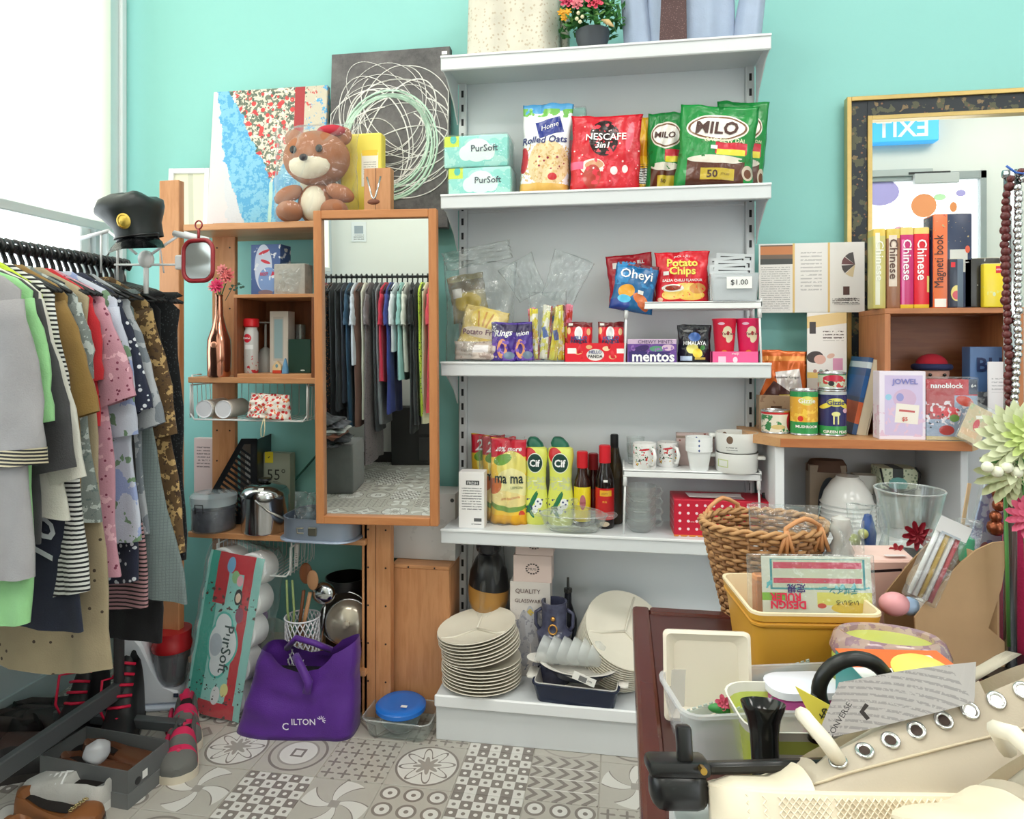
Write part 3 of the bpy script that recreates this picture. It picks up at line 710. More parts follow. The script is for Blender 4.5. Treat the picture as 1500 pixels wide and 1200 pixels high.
link('tray', bm, paint((220, 30, 48), PB, w, hB, .3), r)
text('HELLO', r, 0, .034, width=.04, color=(40, 60, 120), y=-.0005, bold=.04); text('PANDA', r, 0, .02, width=.046, color=(40, 40, 40), y=-.0005, bold=.04)
for q, px in enumerate((849, 895)):
    b2 = thing('biscuit_bag', 'red biscuit bag in the display box, %s one' % ('left', 'right')[q], 'packet', (X(px, 2.2)-.0, 2.2, z3+.004), 0, 'red biscuit bags')
    bm, S = pouch(.084, .125, tb=.06, tt=.05, seed=60+q, seal=.05, wr=.003)
    link('packet', bm, paint((214, 26, 44), [('r', 0, .97, 1.2, .1, 0, (110, 26, 30)), ('e', .7, .75, .14, .09, 0, (230, 190, 140)), ('e', -.8, .78, .14, .09, 0, (230, 190, 140)), ('e', -.05, .72, .3, .17, 0, (240, 240, 238)), ('e', -.05, .72, .22, .12, 0, (214, 214, 214))], .084, .125, .3, bmp=.2, bscale=50), b2, True)
    text('HELLO', b2, 0, .074, width=.05, color=(50, 80, 150), S=S, bold=.05); text('PANDA', b2, 0, .062, width=.055, color=(40, 50, 90), S=S, bold=.05)
    sticker(b2, -.028, .118, .014, .008, S=S, color=(230, 226, 220))
r = thing('mint_roll_box', 'purple box of mint rolls with white lettering on the middle shelf', 'box', (X(955, 2.165), 2.165, z3))
w = X(991, 2.165)-X(919, 2.165); hB = .074
link('carton', cbox(w, .12, hB, .001, cy=.06), paint((108, 70, 150), [('r', 0, .9, 1.2, .1, 0, (206, 180, 206)), ('e', -.5, .55, .4, .16, 20, (60, 40, 100)), ('e', .2, .6, .3, .12, 0, (90, 150, 120)), ('e', -.6, .2, .3, .2, 30, (190, 110, 170)), ('e', .65, .65, .25, .13, 0, (220, 190, 210)), ('r', -.1, .24, .85, .24, 0, (58, 44, 110)), ('n', 60, .6, .3, .8, (150, 110, 180))], w, hB, .3), r)
text('mentos', r, .004, .018, width=w*.86, color=WHT, y=-.0006, bold=.05); text('CHEWY MINTS', r, .01, .066, width=w*.7, color=(60, 40, 90), y=-.0006)
r, S, w, h = bag('salt_candy_bag', 'black upright bag of salted lemon candy', 'bag', 992, 1042, 476, 2.2, z3, (24, 26, 34),
    [('e', 0, .68, .35, .12, 0, (60, 100, 170)), ('e', -.15, .38, .34, .13, 15, (236, 226, 130)), ('e', .15, .26, .28, .12, -10, (242, 210, 70)), ('e', .45, .4, .16, .06, 30, (60, 130, 60)), ('r', -.5, .12, .34, .06, 0, (190, 206, 230)), ('r', .3, .12, .3, .03, 0, (210, 180, 80)), ('d', -.4, .84, .3, .04, 0, (120, 120, 120)), ('d', .45, .84, .3, .04, 0, (120, 120, 120))], t=.05, seed=70)
text('HIMALAYA', r, 0, h*.52, width=w*.66, color=WHT, S=S, bold=.03, hscale=1.2)
pt = thing('pink_cup_tray', 'pink cardboard tray holding two snack cups', 'box', (X(1077, 2.165), 2.165, z3))
w = X(1112, 2.165)-X(1042, 2.165); hB = .036
bm = B(); box(bm, -w/2, w/2, 0, .003, 0, hB); box(bm, -w/2, w/2, .08, .083, 0, hB); box(bm, -w/2, -w/2+.003, 0, .083, 0, hB); box(bm, w/2-.003, w/2, 0, .083, 0, hB); box(bm, -w/2, w/2, 0, .083, 0, .003)
link('tray', bm, paint((238, 92, 150), [('r', -.55, .3, .16, .28, 0, (240, 200, 220)), ('e', 0, .3, .1, .25, 0, (250, 220, 230))], w, hB, .4), pt)
text('meiji', pt, 0, .029, width=.02, color=WHT, y=-.0005)
for q, px in enumerate((1061, 1096)):
    c = thing('snack_cup', 'pink paper cup of stick snacks, %s of the two' % ('left', 'right')[q], 'cup', (X(px, 2.21), 2.21, z3+.004), 0, 'pink snack cups')
    pr = lathe([(.026, 0), (.036, .128), (.0375, .13), (.0375, .134), (0, .134)], 24)
    link('cup', pr, paint(((222, 40, 70), (226, 38, 96))[q], [('e', .15, .72, .4, .1, 0, (244, 232, 196)), ('e', .32, .58, .34, .12, 0, (244, 232, 196)), ('e', -.1, .65, .22, .09, 0, (244, 232, 196)), ('e', .25, .5, .22, .06, 0, (244, 232, 196)), ('e', .2, .66, .12, .05, 0, (190, 60, 60)), ('e', 0, .12, .4, .16, 20, (240, 150, 60)), ('e', -.4, .88, .3, .03, 0, (240, 200, 220))], .066, .134, .35), c, 40)
    text('YanYan', c, .004, .087, width=.038, color=(120, 40, 50), y=-.037, bold=.04)
# raised racks
def raised(label, x0, x1, Y0, Y1, z0, zt):
    r = thing('stacking_rack', label, 'rack', ((x0+x1)/2, Y0, z0)); w = x1-x0; d = Y1-Y0; h = zt-z0
    bm = B(); box(bm, -w/2, w/2, 0, d, h-.006, h, .002); box(bm, -w/2, w/2, 0, .006, h-.022, h+.001, .002); box(bm, -w/2, w/2, d-.006, d, h-.022, h+.001, .002)
    box(bm, -w/2, -w/2+.006, 0, d, h-.018, h+.008, .002); box(bm, w/2-.006, w/2, 0, d, h-.018, h+.008, .002)
    link('rack_top', bm, M((238, 240, 240), .35), r)
    for sx_ in (-1, 1):
        for yy in (.008, d-.008):
            L = link('leg', tube([(sx_*(w/2-.008), yy, h-.02), (sx_*(w/2-.002), yy, 0)], .0032, 8), M((236, 238, 238), .35), r, True)
            link('leg_socket', tube([(sx_*(w/2-.008), yy, h-.01), (sx_*(w/2-.0065), yy, h-.05)], .0065, 8), M((238, 240, 240), .35), L, True)
    return r
zr = Z(1010, 442, 2.16)
raised('white raised rack on the middle shelf, carrying crisps packets', X(914, 2.16), X(1117, 2.16), 2.16, 2.30, z3, zr)
r, S, w, h = bag('crisps_bag', 'dark red crisps bag half hidden behind the blue bag', 'bag', 892, 962, 373, 2.27, zr, (176, 26, 44), [('r', -.5, .8, .2, .06, 0, (240, 230, 226)), ('e', .45, .55, .3, .1, 0, (230, 190, 110))], t=.05, seed=80, ry=-5, tt=.03, pinch=.06)
text('JACK n JILL', r, .01, h*.82, width=w*.5, color=WHT, S=S, bold=.02)
r, S = packet('snack_bag', 'blue crisps bag leaning forward over the rack edge', .135, .155, .05, (X(925, 2.185)-.004, 2.175, zr-.028), (24, 96, 150), [('r', 0, .98, 1.2, .05, 0, (110, 40, 50)), ('n', 30, .55, .5, 1, (40, 130, 190)), ('e', -.35, .38, .38, .14, 20, (226, 160, 50)), ('e', .35, .25, .4, .1, -30, (210, 110, 50)), ('e', .5, .12, .3, .07, -30, (190, 90, 40)), ('e', -.6, .1, .5, .12, 0, (30, 60, 140)), ('e', -.4, .22, .3, .08, 0, (90, 190, 230))], (-6, 10, 4), 82, cat='bag')
text('Oheyi', r, .0, .112, width=.1, color=WHT, S=S, bold=.02); sticker(r, .02, .06, .018, .012, S=S)
r, S, w, h = bag('crisps_bag', 'bright red potato chips bag standing on the rack', 'bag', 959, 1039, 369, 2.215, zr, (212, 24, 42), [('e', -.1, .22, .66, .14, 15, (240, 206, 110)), ('e', .3, .14, .5, .1, 0, (236, 196, 90)), ('e', -.35, .28, .4, .075, 0, (240, 240, 230)), ('e', -.35, .28, .28, .05, 0, (150, 60, 40)), ('e', .55, .27, .3, .1, 0, (214, 150, 80)), ('n', 80, .64, 0, .45, (230, 60, 50)), ('e', -.8, .06, .1, .04, 0, (240, 200, 170))], t=.055, tt=.035, seed=84, seal=.06)
text('Potato', r, .0, h*.775, width=w*.56, color=(240, 226, 96), S=S, bold=.05, hscale=.95); text('Chips', r, .0, h*.595, width=w*.48, color=(240, 226, 96), S=S, bold=.05, hscale=.95)
text('SALSA CHILLI FLAVOUR', r, .0, h*.43, width=w*.72, color=WHT, S=S, bold=.03); text('JACK n JILL', r, 0, h*.9, width=w*.3, color=WHT, S=S); sticker(r, -.05, h*.57, .016, .012, S=S)
bxp = thing('clear_price_box', 'clear plastic box on the rack with a handwritten one dollar label', 'box', (X(1073, 2.2), 2.2, zr))
wB = X(1108, 2.2)-X(1038, 2.2)
link('clear_tub', tub(wB*.92, .09, wB, .1, .085, .008, .0015, .001), frostm((222, 228, 232), .35, .2), bxp)
link('price_label', xf(cbox(.074, .001, .036, .0003), (.012, -.0515, .038)), M((240, 240, 238), .5), bxp)
text('$1.00', bxp, .012, .056, width=.05, color=(30, 30, 40), y=-.0525)
for i in range(7):
    f = thing('small_photo_frame', 'clear frame with black corner line in the price box, %s' % ('rearmost', 'second from back', 'third from back', 'middle', 'third from front', 'second from front', 'foremost')[i], 'frame', (X(1073, 2.2)+.004*(-1)**i-.002*i, 2.235-.011*i, zr+.005), [3, -2, 2, -3, 1, 2, -1][i], 'clear frames in the price box', ry=[3, -4, 1, -2, 2, 0, 1][i])
    hF = .15-.012*i
    link('card', cbox(wB*.78, .001, hF, .0003), M((206, 211, 214), .3), f)
    link('corner_line', merge(bx(-wB*.3, wB*.36, -.0015, -.0006, hF-.012, hF-.009), bx(wB*.33, wB*.36, -.0015, -.0006, hF-.03, hF-.009)), M((30, 32, 36), .4), f)
# --- shelf 4
z4 = Zs['s4']
loc, w, h = fit(672, 709, 692, 2.165, z4)
r = thing('paper_box', 'narrow white box with a black label and fine print on the fourth shelf', 'box', loc, 2)
link('carton', cbox(w, .06, h, .001, cy=.03), paint((240, 238, 236), [('r', .1, .81, .52, .04, 0, (70, 72, 72)), ('l', .0085, .3, .72, -.75, .8, (140, 140, 140)), ('r', .5, .15, .3, .03, 0, (90, 90, 90)), ('l', .006, .05, .1, 0, .8, (120, 120, 120))], w, h, .5), r)
text('FRESH', r, .004, h*.81, width=w*.4, color=WHT, y=-.0006)
ML = [('r', 0, .9, 1.3, .11, 2, (204, 32, 56)), ('e', .2, .68, .8, .18, 0, (236, 224, 120)), ('e', -.3, .76, .5, .06, 20, (110, 160, 60)), ('e', .2, .46, .9, .2, 0, (244, 236, 170)), ('e', -.1, .26, 1.1, .1, -8, (120, 160, 70)), ('e', -.1, .31, 1.2, .09, -8, (246, 226, 150)), ('e', -.75, .45, .4, .1, -40, (214, 110, 50)), ('e', .75, .12, .16, .05, 0, (220, 70, 50)), ('r', 0, .05, 1.3, .07, 0, (240, 176, 30))]
for i, (a, b_, Y, ht, lab) in enumerate(((690, 718, 2.305, 637, 'rear left'), (706, 740, 2.275, 640, 'middle'), (718, 772, 2.24, 643, 'front, largest'))):
    loc, w, h = fit(a, b_ if i == 2 else a+50, ht, Y, z4)
    r = thing('detergent_pouch', 'yellow dishwashing refill pouch with red band, %s of three' % lab, 'pouch', loc, 0, 'yellow refill pouches')
    bm, S = pouch(w, h, tb=.06, seed=90+i, seal=.04); link('packet', bm, paint((244, 198, 62), ML, w, h, .28, bmp=.25, bscale=40), r, True)
    text('ma ma', r, .004, h*.53, width=w*.76, color=(24, 50, 50), S=S, bold=.03, hscale=1.35)
    text('20% more' if i == 2 else '2in1', r, 0, h*.885, width=w*.72, color=WHT, S=S, bold=.03, rot=2, shear=.2)
    if i == 2: text('LEMON', r, .03, h*.44, width=w*.3, color=(60, 100, 60), S=S); text('anti bacteria', r, .01, h*.32, width=w*.5, color=(206, 90, 60), S=S, rot=8)
cb = thing('pouch_wrap', 'clear film wrap knotted above the yellow refill pouches', 'film', (X(735, 2.25), 2.25, z4))
bm, _s = pouch(.16, .29, tb=.1, tt=.05, wr=.012, seed=97); link('film', bm, FILM, cb, True)
def sweep(prof, n=24, bm=None):
    """[(halfwidth, halfdepth, z, shiftx)]"""
    R = []
    for q in prof:
        hw, hd, z = q[:3]; s = q[3] if len(q) > 3 else 0
        R.append([(s+hw*(abs(cos(t))**.8)*(1 if cos(t) > 0 else -1), hd*(abs(sin(t))**.8)*(1 if sin(t) > 0 else -1), z) for t in [2*pi*i/n for i in range(n)]])
    return rings(bm or B(), R, True, (True, True))
for i, (a, b_) in enumerate(((767, 803), (802, 841))):
    loc, w, h = fit(a, b_, 640, 2.265, z4)
    r = thing('cleaner_bottle', 'yellow cream cleaner bottle with green cap, %s one' % ('left', 'right')[i], 'bottle', loc, 0, 'yellow cream cleaner bottles')
    pr = [(w*.42, .025, 0), (w*.5, .028, .01), (w*.49, .028, h*.3), (w*.41, .025, h*.48), (w*.43, .026, h*.66), (w*.5, .028, h*.78), (w*.46, .026, h*.87), (w*.3, .02, h*.895)]
    lay = [('e', -.35, .79, .5, .1, 25, (206, 44, 50)), ('e', 0, .71, .62, .115, 0, (228, 236, 220)), ('e', 0, .71, .58, .105, 0, (30, 70, 60)), ('n', 130, .5, .40, .55, (206, 214, 160)), ('e', -.25, .25, .16, .14, -30, (40, 120, 80)), ('e', -.35, .15, .14, .08, 30, (40, 120, 80)), ('e', .3, .25, .3, .06, 0, (244, 246, 246)), ('e', 0, .18, .25, .05, 0, (244, 246, 246)), ('v', 75, .25, .12, .3, (60, 70, 120)), ('e', -.1, .32, .1, .08, -30, (60, 130, 80))]
    link('bottle_body', sweep(pr), paint((226, 232, 108), lay, w, h, .3), r, 50)
    link('cap', sweep([(w*.34, .021, h*.885), (w*.33, .02, h*.93, -w*.05), (w*.2, .016, h*.985, -w*.1), (w*.13, .012, h, -w*.12)]), M((36, 110, 86), .35), r, 50)
    text('Cif', r, 0, h*.71, width=w*.42, color=WHT, y=-.0285, bold=.06, hscale=1.1)
    link('lettering', xf(bx(-.008, .008, -.0002, .0002, 0, .003), (0, -.0285, h*.5)), M((240, 244, 220)), r)
def bottle(name, label, px, pyt, r0, Y, body, capc, layers, caph=.042, capr=.66, z0=None, neck=.72, group=None):
    h = Z(px, pyt, Y)-z4
    r = thing(name, label, 'bottle', (X(px, Y), Y, z4), 0, group)
    hb = h-caph
    pr = [(r0*.9, 0), (r0, .006), (r0, h*.5), (r0*.94, h*.6), (r0*.76, h*(neck-.02)), (r0*.6, h*(neck+.04)), (r0*.52, hb)]
    link('bottle_body', lathe(pr, 24), paint(body, layers, r0*2, h, .12), r, 40)
    link('cap', lathe([(r0*capr, hb-.012), (r0*capr, h-.003), (r0*capr-.003, h), (0, h)], 24), M(capc, .35), r, 40)
    return r, h
r, h = bottle('sauce_bottle', 'small sauce bottle with red cap and yellow label', 853, 661, .028, 2.26, (50, 24, 18), (206, 28, 40), [('r', 0, .3, 1.3, .23, 0, (240, 220, 50)), ('e', .1, .33, .35, .1, 0, (190, 110, 120)), ('r', 0, .1, 1.3, .02, 0, (220, 190, 40))], neck=.66)
text('Sauce', r, .002, h*.33, width=.02, color=(120, 20, 30), y=-.0285)
bottle('sauce_bottle', 'sauce bottle with dark red cap behind the yellow labelled one', 869, 664, .026, 2.31, (56, 20, 18), (150, 26, 34), [('r', 0, .3, 1.3, .2, 0, (120, 30, 30))], neck=.66)
r, h = bottle('soy_sauce_bottle', 'dark soy sauce bottle with red cap and red label', 886, 652, .031, 2.25, (26, 16, 14), (210, 26, 42), [('r', 0, .3, 1.3, .19, 0, (206, 30, 34)), ('r', .1, .43, .6, .035, 0, (236, 180, 50)), ('e', 0, .06, .5, .03, 0, (230, 210, 180))], caph=.045, capr=.62, neck=.7)
text('豉油', r, 0, h*.33, width=.014, color=(240, 190, 60), y=-.0315); text('LIGHT', r, 0, h*.43, width=.022, color=(150, 20, 20), y=-.0315); sticker(r, .003, h*.58, .014, .008, y=-.03)
bottle('soy_sauce_bottle', 'dark brown bottle with black cap behind the red capped one', 900, 636, .03, 2.31, (52, 40, 22), (24, 26, 28), [('r', 0, .6, 1.3, .08, 0, (60, 48, 26))], caph=.045, capr=.45, neck=.74)
# glass casserole
GLS = glassm((248, 251, 250), .84, .03)
gc = thing('glass_casserole', 'oval clear glass casserole with a knobbed lid at the shelf front', 'dish', (X(840, 2.19)-.0, 2.19, z4))
link('dish', lathe([(.075, 0), (.095, .02), (.107, .05), (.110, .053), (.104, .05), (.09, .02), (.07, .005)], 36, sy=.54), GLS, gc, 50)
link('lid', lathe([(.108, .055), (.085, .066), (.04, .076), (.012, .08), (.010, .085), (.018, .094), (.014, .102), (0, .103)], 36, sy=.54), GLS, gc, 50)
RIMG = glassm((250, 252, 252), .45, .05); link('rim', tube([(.108*cos(a*pi/20), .058*sin(a*pi/20), .053) for a in range(40)], .0022, 6, closed=True), RIMG, gc, True)
for s in (-1, 1): link('handle', tube([(s*.1, -.02, .05), (s*.128, -.022, .054), (s*.134, 0, .055), (s*.128, .022, .054), (s*.1, .02, .05)], .006, 8), GLS, gc, True)
zr4 = Z(1010, 690, 2.18)
raised('white raised rack on the fourth shelf, carrying mugs and pots', X(910, 2.18)+.005, X(1113, 2.18)+.003, 2.165, 2.31, z4, zr4)
def tumbler(label, px, Y, z, r0, h, n=3, grp=None):
    for i in range(n):
        t = thing('glass_tumbler', '%s, %s' % (label, ('bottom', 'second', 'top', 'fourth')[i] + ' of the stack' if n > 1 else 'single'), 'glass', (X(px, Y), Y, z+i*h*.36), 0, grp)
        link('glass', lathe([(r0*.8, 0), (r0*.84, .004), (r0, h), (r0-.002, h), (r0*.8, .008), (0, .008)], 22), GLS, t, 50)
tumbler('clear glass tumbler behind the mugs', 931, 2.285, zr4, .03, .065, 2, 'tumblers behind the mugs')
def mug(label, px, Y, r0, h, lay, hs):
    t = thing('mug', label, 'mug', (X(px, Y), Y, zr4))
    link('cup', lathe([(r0*.9, 0), (r0, .006), (r0, h), (r0-.003, h), (r0-.004, .008), (0, .008)], 28), paint((240, 240, 238), lay, r0*2, h, .2), t, 50)
    bm = tube([(r0*.95*hs, 0, h*.82), ((r0+.018)*hs, 0, h*.8), ((r0+.026)*hs, 0, h*.55), ((r0+.018)*hs, 0, h*.25), (r0*.95*hs, 0, h*.2)], .0055, 8)
    xf(bm, rot=(0, 0, -60*hs)); link('handle', bm, M((240, 240, 238), .2), t, True)
XM = [('n', 85, .6, .18, .9, (206, 50, 50)), ('n', 110, .63, .15, .9, (50, 120, 80)), ('v', 60, .16, .15, .9, (60, 50, 50)), ('n', 70, .66, .1, .5, (226, 190, 60)), ('e', 0, .78, .5, .04, 8, (206, 60, 70))]
mug('white mug with red and green festive print, handle to the right', 944, 2.2, .036, .082, XM, 1)
mug('second festive printed mug behind the handle of the first', 978, 2.26, .035, .078, XM, 1)
t = thing('floral_box', 'small beige and pink patterned box behind the stacked cups', 'box', (X(1018, 2.29), 2.29, zr4))
link('carton', cbox(.12, .03, .105, .002), paint((214, 190, 186), [('v', 60, .25, .6, 1, (150, 90, 80)), ('r', 0, .88, 1.2, .04, 0, (160, 140, 126))], .1, .105), t)
for i in range(3):
    t = thing('white_cup', 'white tapered ceramic cup with a small blue mark, %s of a stack' % ('bottom', 'middle', 'top')[i], 'cup', (X(1024, 2.2), 2.2, zr4+i*.015), 0, 'stacked white cups')
    h = .075; link('cup', lathe([(.026, 0), (.028, .004), (.037, h*.78), (.041, h*.8), (.042, h), (.039, h), (.034, h*.75), (.025, .006), (0, .006)], 28), paint((238, 240, 240), [('d', -.1, .88, .08, .06, 0, (70, 90, 150))], .08, h, .18), t, 50)
for i in range(2):
    t = thing('white_pot', 'white enamel pot with side handle and %s' % ('a green pattern patch, lower one', 'a round brown stamp, upper one')[i], 'pot', (X(1079, 2.2), 2.2, zr4+i*.062))
    h = .06; r0 = .064
    lay = [[('r', -.72, .5, .2, .2, 0, (206, 216, 160)), ('r', -.72, .5, .16, .15, 0, (236, 238, 230))], [('e', -.45, .68, .14, .2, 0, (120, 96, 80)), ('l', .008, .15, .38, -.6, -.1, (150, 150, 150))]][i]
    link('pot_body', lathe([(r0*.9, 0), (r0*.96, .005), (r0, h), (r0-.003, h), (r0*.9, .006), (0, .006)], 32), paint((236, 236, 232), lay, r0*2, h, .2), t, 50)
    for s in (-1, 1): link('handle', xf(cbox(.026, .03, .012, .005, seg=2), (s*(r0+.004), -.02*s, h*.68)), M((238, 238, 234), .2), t, 40)
for i in range(4):
    t = thing('glass_cup', 'clear glass teacup with ring handle, %s of a stack under the rack' % ('bottom', 'second', 'third', 'top')[i], 'cup', (X(938, 2.22), 2.22, z4+i*.032), 0, 'stacked glass cups')
    link('cup', lathe([(.028, 0), (.043, .012), (.05, .035), (.05, .05), (.048, .05), (.046, .03), (.03, .008), (0, .006)], 26), GLS, t, 50)
    link('handle', tube([(.045, -.005, .045), (.062, -.01, .046), (.068, -.012, .034), (.06, -.01, .022), (.046, -.005, .02)], .004, 8), GLS, t, True)
gb = thing('gift_box', 'red gift box covered with rows of white dots under the white rack', 'box', (X(1055, 2.24), 2.24, z4), 2)
wG = .30; hG = .115; m, nt, b = new_mat('dotted_paper', .4); v, x, y, z = objc(nt)
u_, v_ = ((x+y)/.0255+.25).frac()-.5, (z/.0245+.5).frac()-.5
dots = (u_*u_+v_*v_).lt(.03)
nt.links.new(mix(nt, dots, mix(nt, z.lt(.006), (196, 22, 52), (220, 130, 50)), (240, 214, 220)), b.inputs['Base Color'])
link('box_body', cbox(wG, .13, hG, .002), m, gb)
text('with love', gb, -.1, .048, width=.022, color=WHT, y=-.0656)
solo('paper_slip', 'folded sheet of pale paper lying on the red gift box', 'paper', merge(xf(cbox(.17, .06, .001, .0002), (0, 0, 0), (0, 2, 6)), xf(cbox(.12, .05, .001, .0002), (.02, 0, .003), (0, -2, -6))), M((216, 208, 208), .5), (X(1048, 2.2), 2.225, z4+hG+.003), 0)
t = thing('black_bag_corner', 'crumpled black plastic bag at the end of the fourth shelf', 'bag', (X(1122, 2.27), 2.24, z4))
bm, _s = pouch(.045, .13, tb=.07, wr=.02, seed=6, sides=.2); link('film', bm, M((34, 34, 38), .2), t, True)
# --- base shelf
z5 = Zs['base']
t = thing('covered_urn', 'round black urn with gold lower half wrapped in clear plastic', 'urn', (X(716, 2.29), 2.288, z5))
link('urn_body', lathe([(.02, .14), (.05, .17), (.068, .22), (.07, .26), (.063, .32), (.045, .36), (.03, .38), (0, .385)], 32), paint((22, 22, 24), [('r', 0, .15, 2.5, .38, -8, (176, 128, 62))], .2, .5, .3), t, True)
link('urn_foot', lathe([(.04, 0), (.04, .02), (.02, .05), (.02, .145)], 24), M((30, 28, 28), .4), t, 40)
link('lid_knob', lathe([(.028, .37), (.042, .39), (.046, .42), (.03, .45), (0, .455)], 24), M((40, 42, 48), .15), t, True)
bm, _s = pouch(.17, .42, tb=.15, tt=.07, wr=.015, seed=12, sides=.4); xf(bm, (0, 0, .05)); link('film', bm, FILM, t, True)
def carton(name, label, px0, px1, py0, py1, Y, d, col, lay, rz=0, z=None, cat='box', rough=.55, texts=()):
    zb = Z((px0+px1)/2, py1, Y) if z is None else z
    loc, w, h = fit(px0, px1, py0, Y, zb)
    r = thing(name, label, cat, loc, rz)
    link('carton', cbox(w, d, h, .0012, cy=d/2), paint(col, lay, w, h, rough), r)
    for (s, x, zc, wd, c) in texts: text(s, r, x*w/2, zc*h, width=wd*w, color=c, y=-.0006)
    return r, w, h
r, w, h3 = carton('glassware_box', 'tall white glassware carton printed with grey goblets', 747, 806, 853, 983, 2.22, .07, (222, 214, 208), [('e', -.3, .4, .32, .3, 0, (176, 174, 178)), ('e', .35, .4, .32, .3, 0, (176, 174, 178)), ('e', .0, .55, .25, .2, 0, (190, 190, 196)), ('r', .02, .68, .12, .03, 45, (206, 180, 90)), ('n', 60, .57, 0, .7, (150, 150, 160))], z=z5, texts=(('QUALITY', -.1, .9, .62, (90, 60, 60)), ('GLASSWARE', -.05, .8, .7, (90, 60, 60))))
zt = z5+h3
def wreath(r, w, h):
    bm = B()
    for i in range(14): a = 2*pi*i/14; xf(lathe([(.004, 0), (.004, .0005)], 8, bm, 0, 0, 0) if False else bm) if False else box(bm, .02*cos(a)-.003, .02*cos(a)+.003, -.001, -.0004, h/2+.016*sin(a)-.002, h/2+.016*sin(a)+.002)
    link('printed_wreath', bm, M((70, 60, 56)), r)
r, w, h = carton('gift_carton', 'small pinkish white carton with a printed wreath, lower of two', 752, 808, 814, 852, 2.22, .075, (226, 204, 196), [], z=zt, texts=(('MUG', 0, .5, .2, (80, 70, 66)),)); wreath(r, w, h)
r, w, h = carton('gift_carton', 'small pinkish white carton with a printed wreath, upper of two', 755, 810, 780, 814, 2.22, .075, (222, 200, 192), [], z=zt+h+.001, texts=(('MUG', 0, .5, .2, (80, 70, 66)),)); wreath(r, w, h)
r = thing('ceramic_jar', 'dark blue marbled ceramic jar with a gold ring in front', 'jar', (X(812, 2.2), 2.2, z5))
h = Z(812, 880, 2.2)-z5
m, nt, b = new_mat('marbled_glaze', .18); v, x, y, z = objc(nt)
nt.links.new(mix(nt, noisen(nt, v, 35, 5), (22, 26, 46), (96, 98, 124)), b.inputs['Base Color'])
link('jar_body', lathe([(.05, 0), (.055, .02), (.052, h*.5), (.058, h*.62), (.045, h*.66), (.04, h*.7), (.042, h), (.036, h), (.034, h*.75), (0, h*.7)], 30), m, r, 50)
GOLD = M((212, 160, 90), .25, 1)
link('gold_ring', tube([(.013*cos(a*pi/8), -.052, h*.72+.015*sin(a*pi/8)) for a in range(16)], .003, 8, closed=True), GOLD, r, True)
link('ring_mount', sphere(.008, c=(0, -.046, h*.84)), GOLD, r, True)
for s in (-1, 1): link('handle', tube([(s*.04, 0, h*.9), (s*.06, 0, h*.85), (s*.06, 0, h*.7), (s*.045, 0, h*.62)], .006, 8), m, r, True)
r = thing('dark_bottle', 'slim dark glass bottle with a pourer behind the blue jar', 'bottle', (X(832, 2.3), 2.3, z5)); h = Z(830, 846, 2.3)-z5
link('bottle_body', lathe([(.028, 0), (.03, .01), (.03, h*.55), (.012, h*.72), (.012, h*.86)], 20), M((38, 40, 48), .12), r, 40)
link('pourer', lathe([(.014, h*.84), (.014, h*.88), (.005, h*.89), (.004, h), (0, h)], 16), M((90, 90, 90), .25, .8), r, 40)
PLATE = M((226, 220, 204), .35, vary=.03, scale=10)
def plate(label, loc, r0, rx=0, ry=0, rz=0, grp=None, split=False, sy=1):
    t = thing('plate', label, 'plate', loc, rz, grp, rx=rx, ry=ry)
    link('plate_body', lathe([(r0*.55, 0), (r0*.62, .0), (r0*.7, .006), (r0*.97, .016), (r0, .0185), (r0*.99, .0205), (r0*.95, .0185), (r0*.68, .0085), (r0*.6, .004), (0, .004)], 40, sy=sy), PLATE, t, 50)
    if split:
        for a in (90, 210, 330): link('divider', tube([(0, 0, .006), (r0*.62*cos(radians(a)), r0*.62*sin(radians(a)), .006), (r0*.93*cos(radians(a)), r0*.93*sin(radians(a)), .0165)], .004, 6), PLATE, t, True)
    return t
cx_, cy_ = X(706, 2.15), 2.15
n = 16
ORD = ['first', 'second', 'third', 'fourth', 'fifth', 'sixth', 'seventh', 'eighth', 'ninth', 'tenth', 'eleventh', 'twelfth', 'thirteenth', 'fourteenth', 'fifteenth', 'sixteenth']
for i in range(n):
    tl_ = 0 if i < 8 else 1
    f = i/(n-1)
    plate('cream melamine plate in the left stack, %s' % ('bottom one' if i == 0 else ('topmost, tilted with an empty face' if i == n-1 else ORD[i]+' from the bottom')),
          (cx_+random.uniform(-.003, .003)-tl_*.002*(i-8), cy_-tl_*.0012*(i-8), z5+i*.0104+tl_*.016), .128, rx=tl_*6, ry=-tl_*9+random.uniform(-.4, .4), rz=0, grp='cream plates in the left stack', split=(i == n-1), sy=.93)
for i in range(12):
    plate('cream divided plate leaning in the right stack, %s' % ('rearmost' if i == 0 else ('foremost with its dividers showing' if i == 11 else ORD[i]+' from the back')),
          (X(915, 2.22)-(11-i)*.0033, 2.205+(11-i)*.0045, z5+.172-(11-i)*.0083), .135, rx=34, ry=22, rz=0, grp='cream plates in the leaning stack', split=(i == 11))
NAVY = M((28, 38, 62), .25)
t = thing('baking_dish', 'rectangular navy baking dish with a white inside, standing on the base shelf', 'dish', (X(846, 2.12), 2.125, z5), -4)
bm = tub(.235, .13, .26, .15, .058, .02, .004, .003); link('dish_body', bm, NAVY, t, 40)
bm = tub(.226, .12, .252, .142, .056, .018, .002, .0, floor=.004); xf(bm, (0, 0, .0045)); link('glaze_inside', bm, M((232, 228, 220), .2), t, 40)
for s in (-1, 1): link('handle', xf(lidtub(.03, .07, .006, .012), (s*.142, 0, .054)), M((232, 228, 220), .2), t, 40)
t = thing('oval_dish', 'oval white oven dish with navy outside, resting tilted in the navy dish', 'dish', (X(846, 2.12), 2.13, z5+.064), -3, rx=5, ry=2)
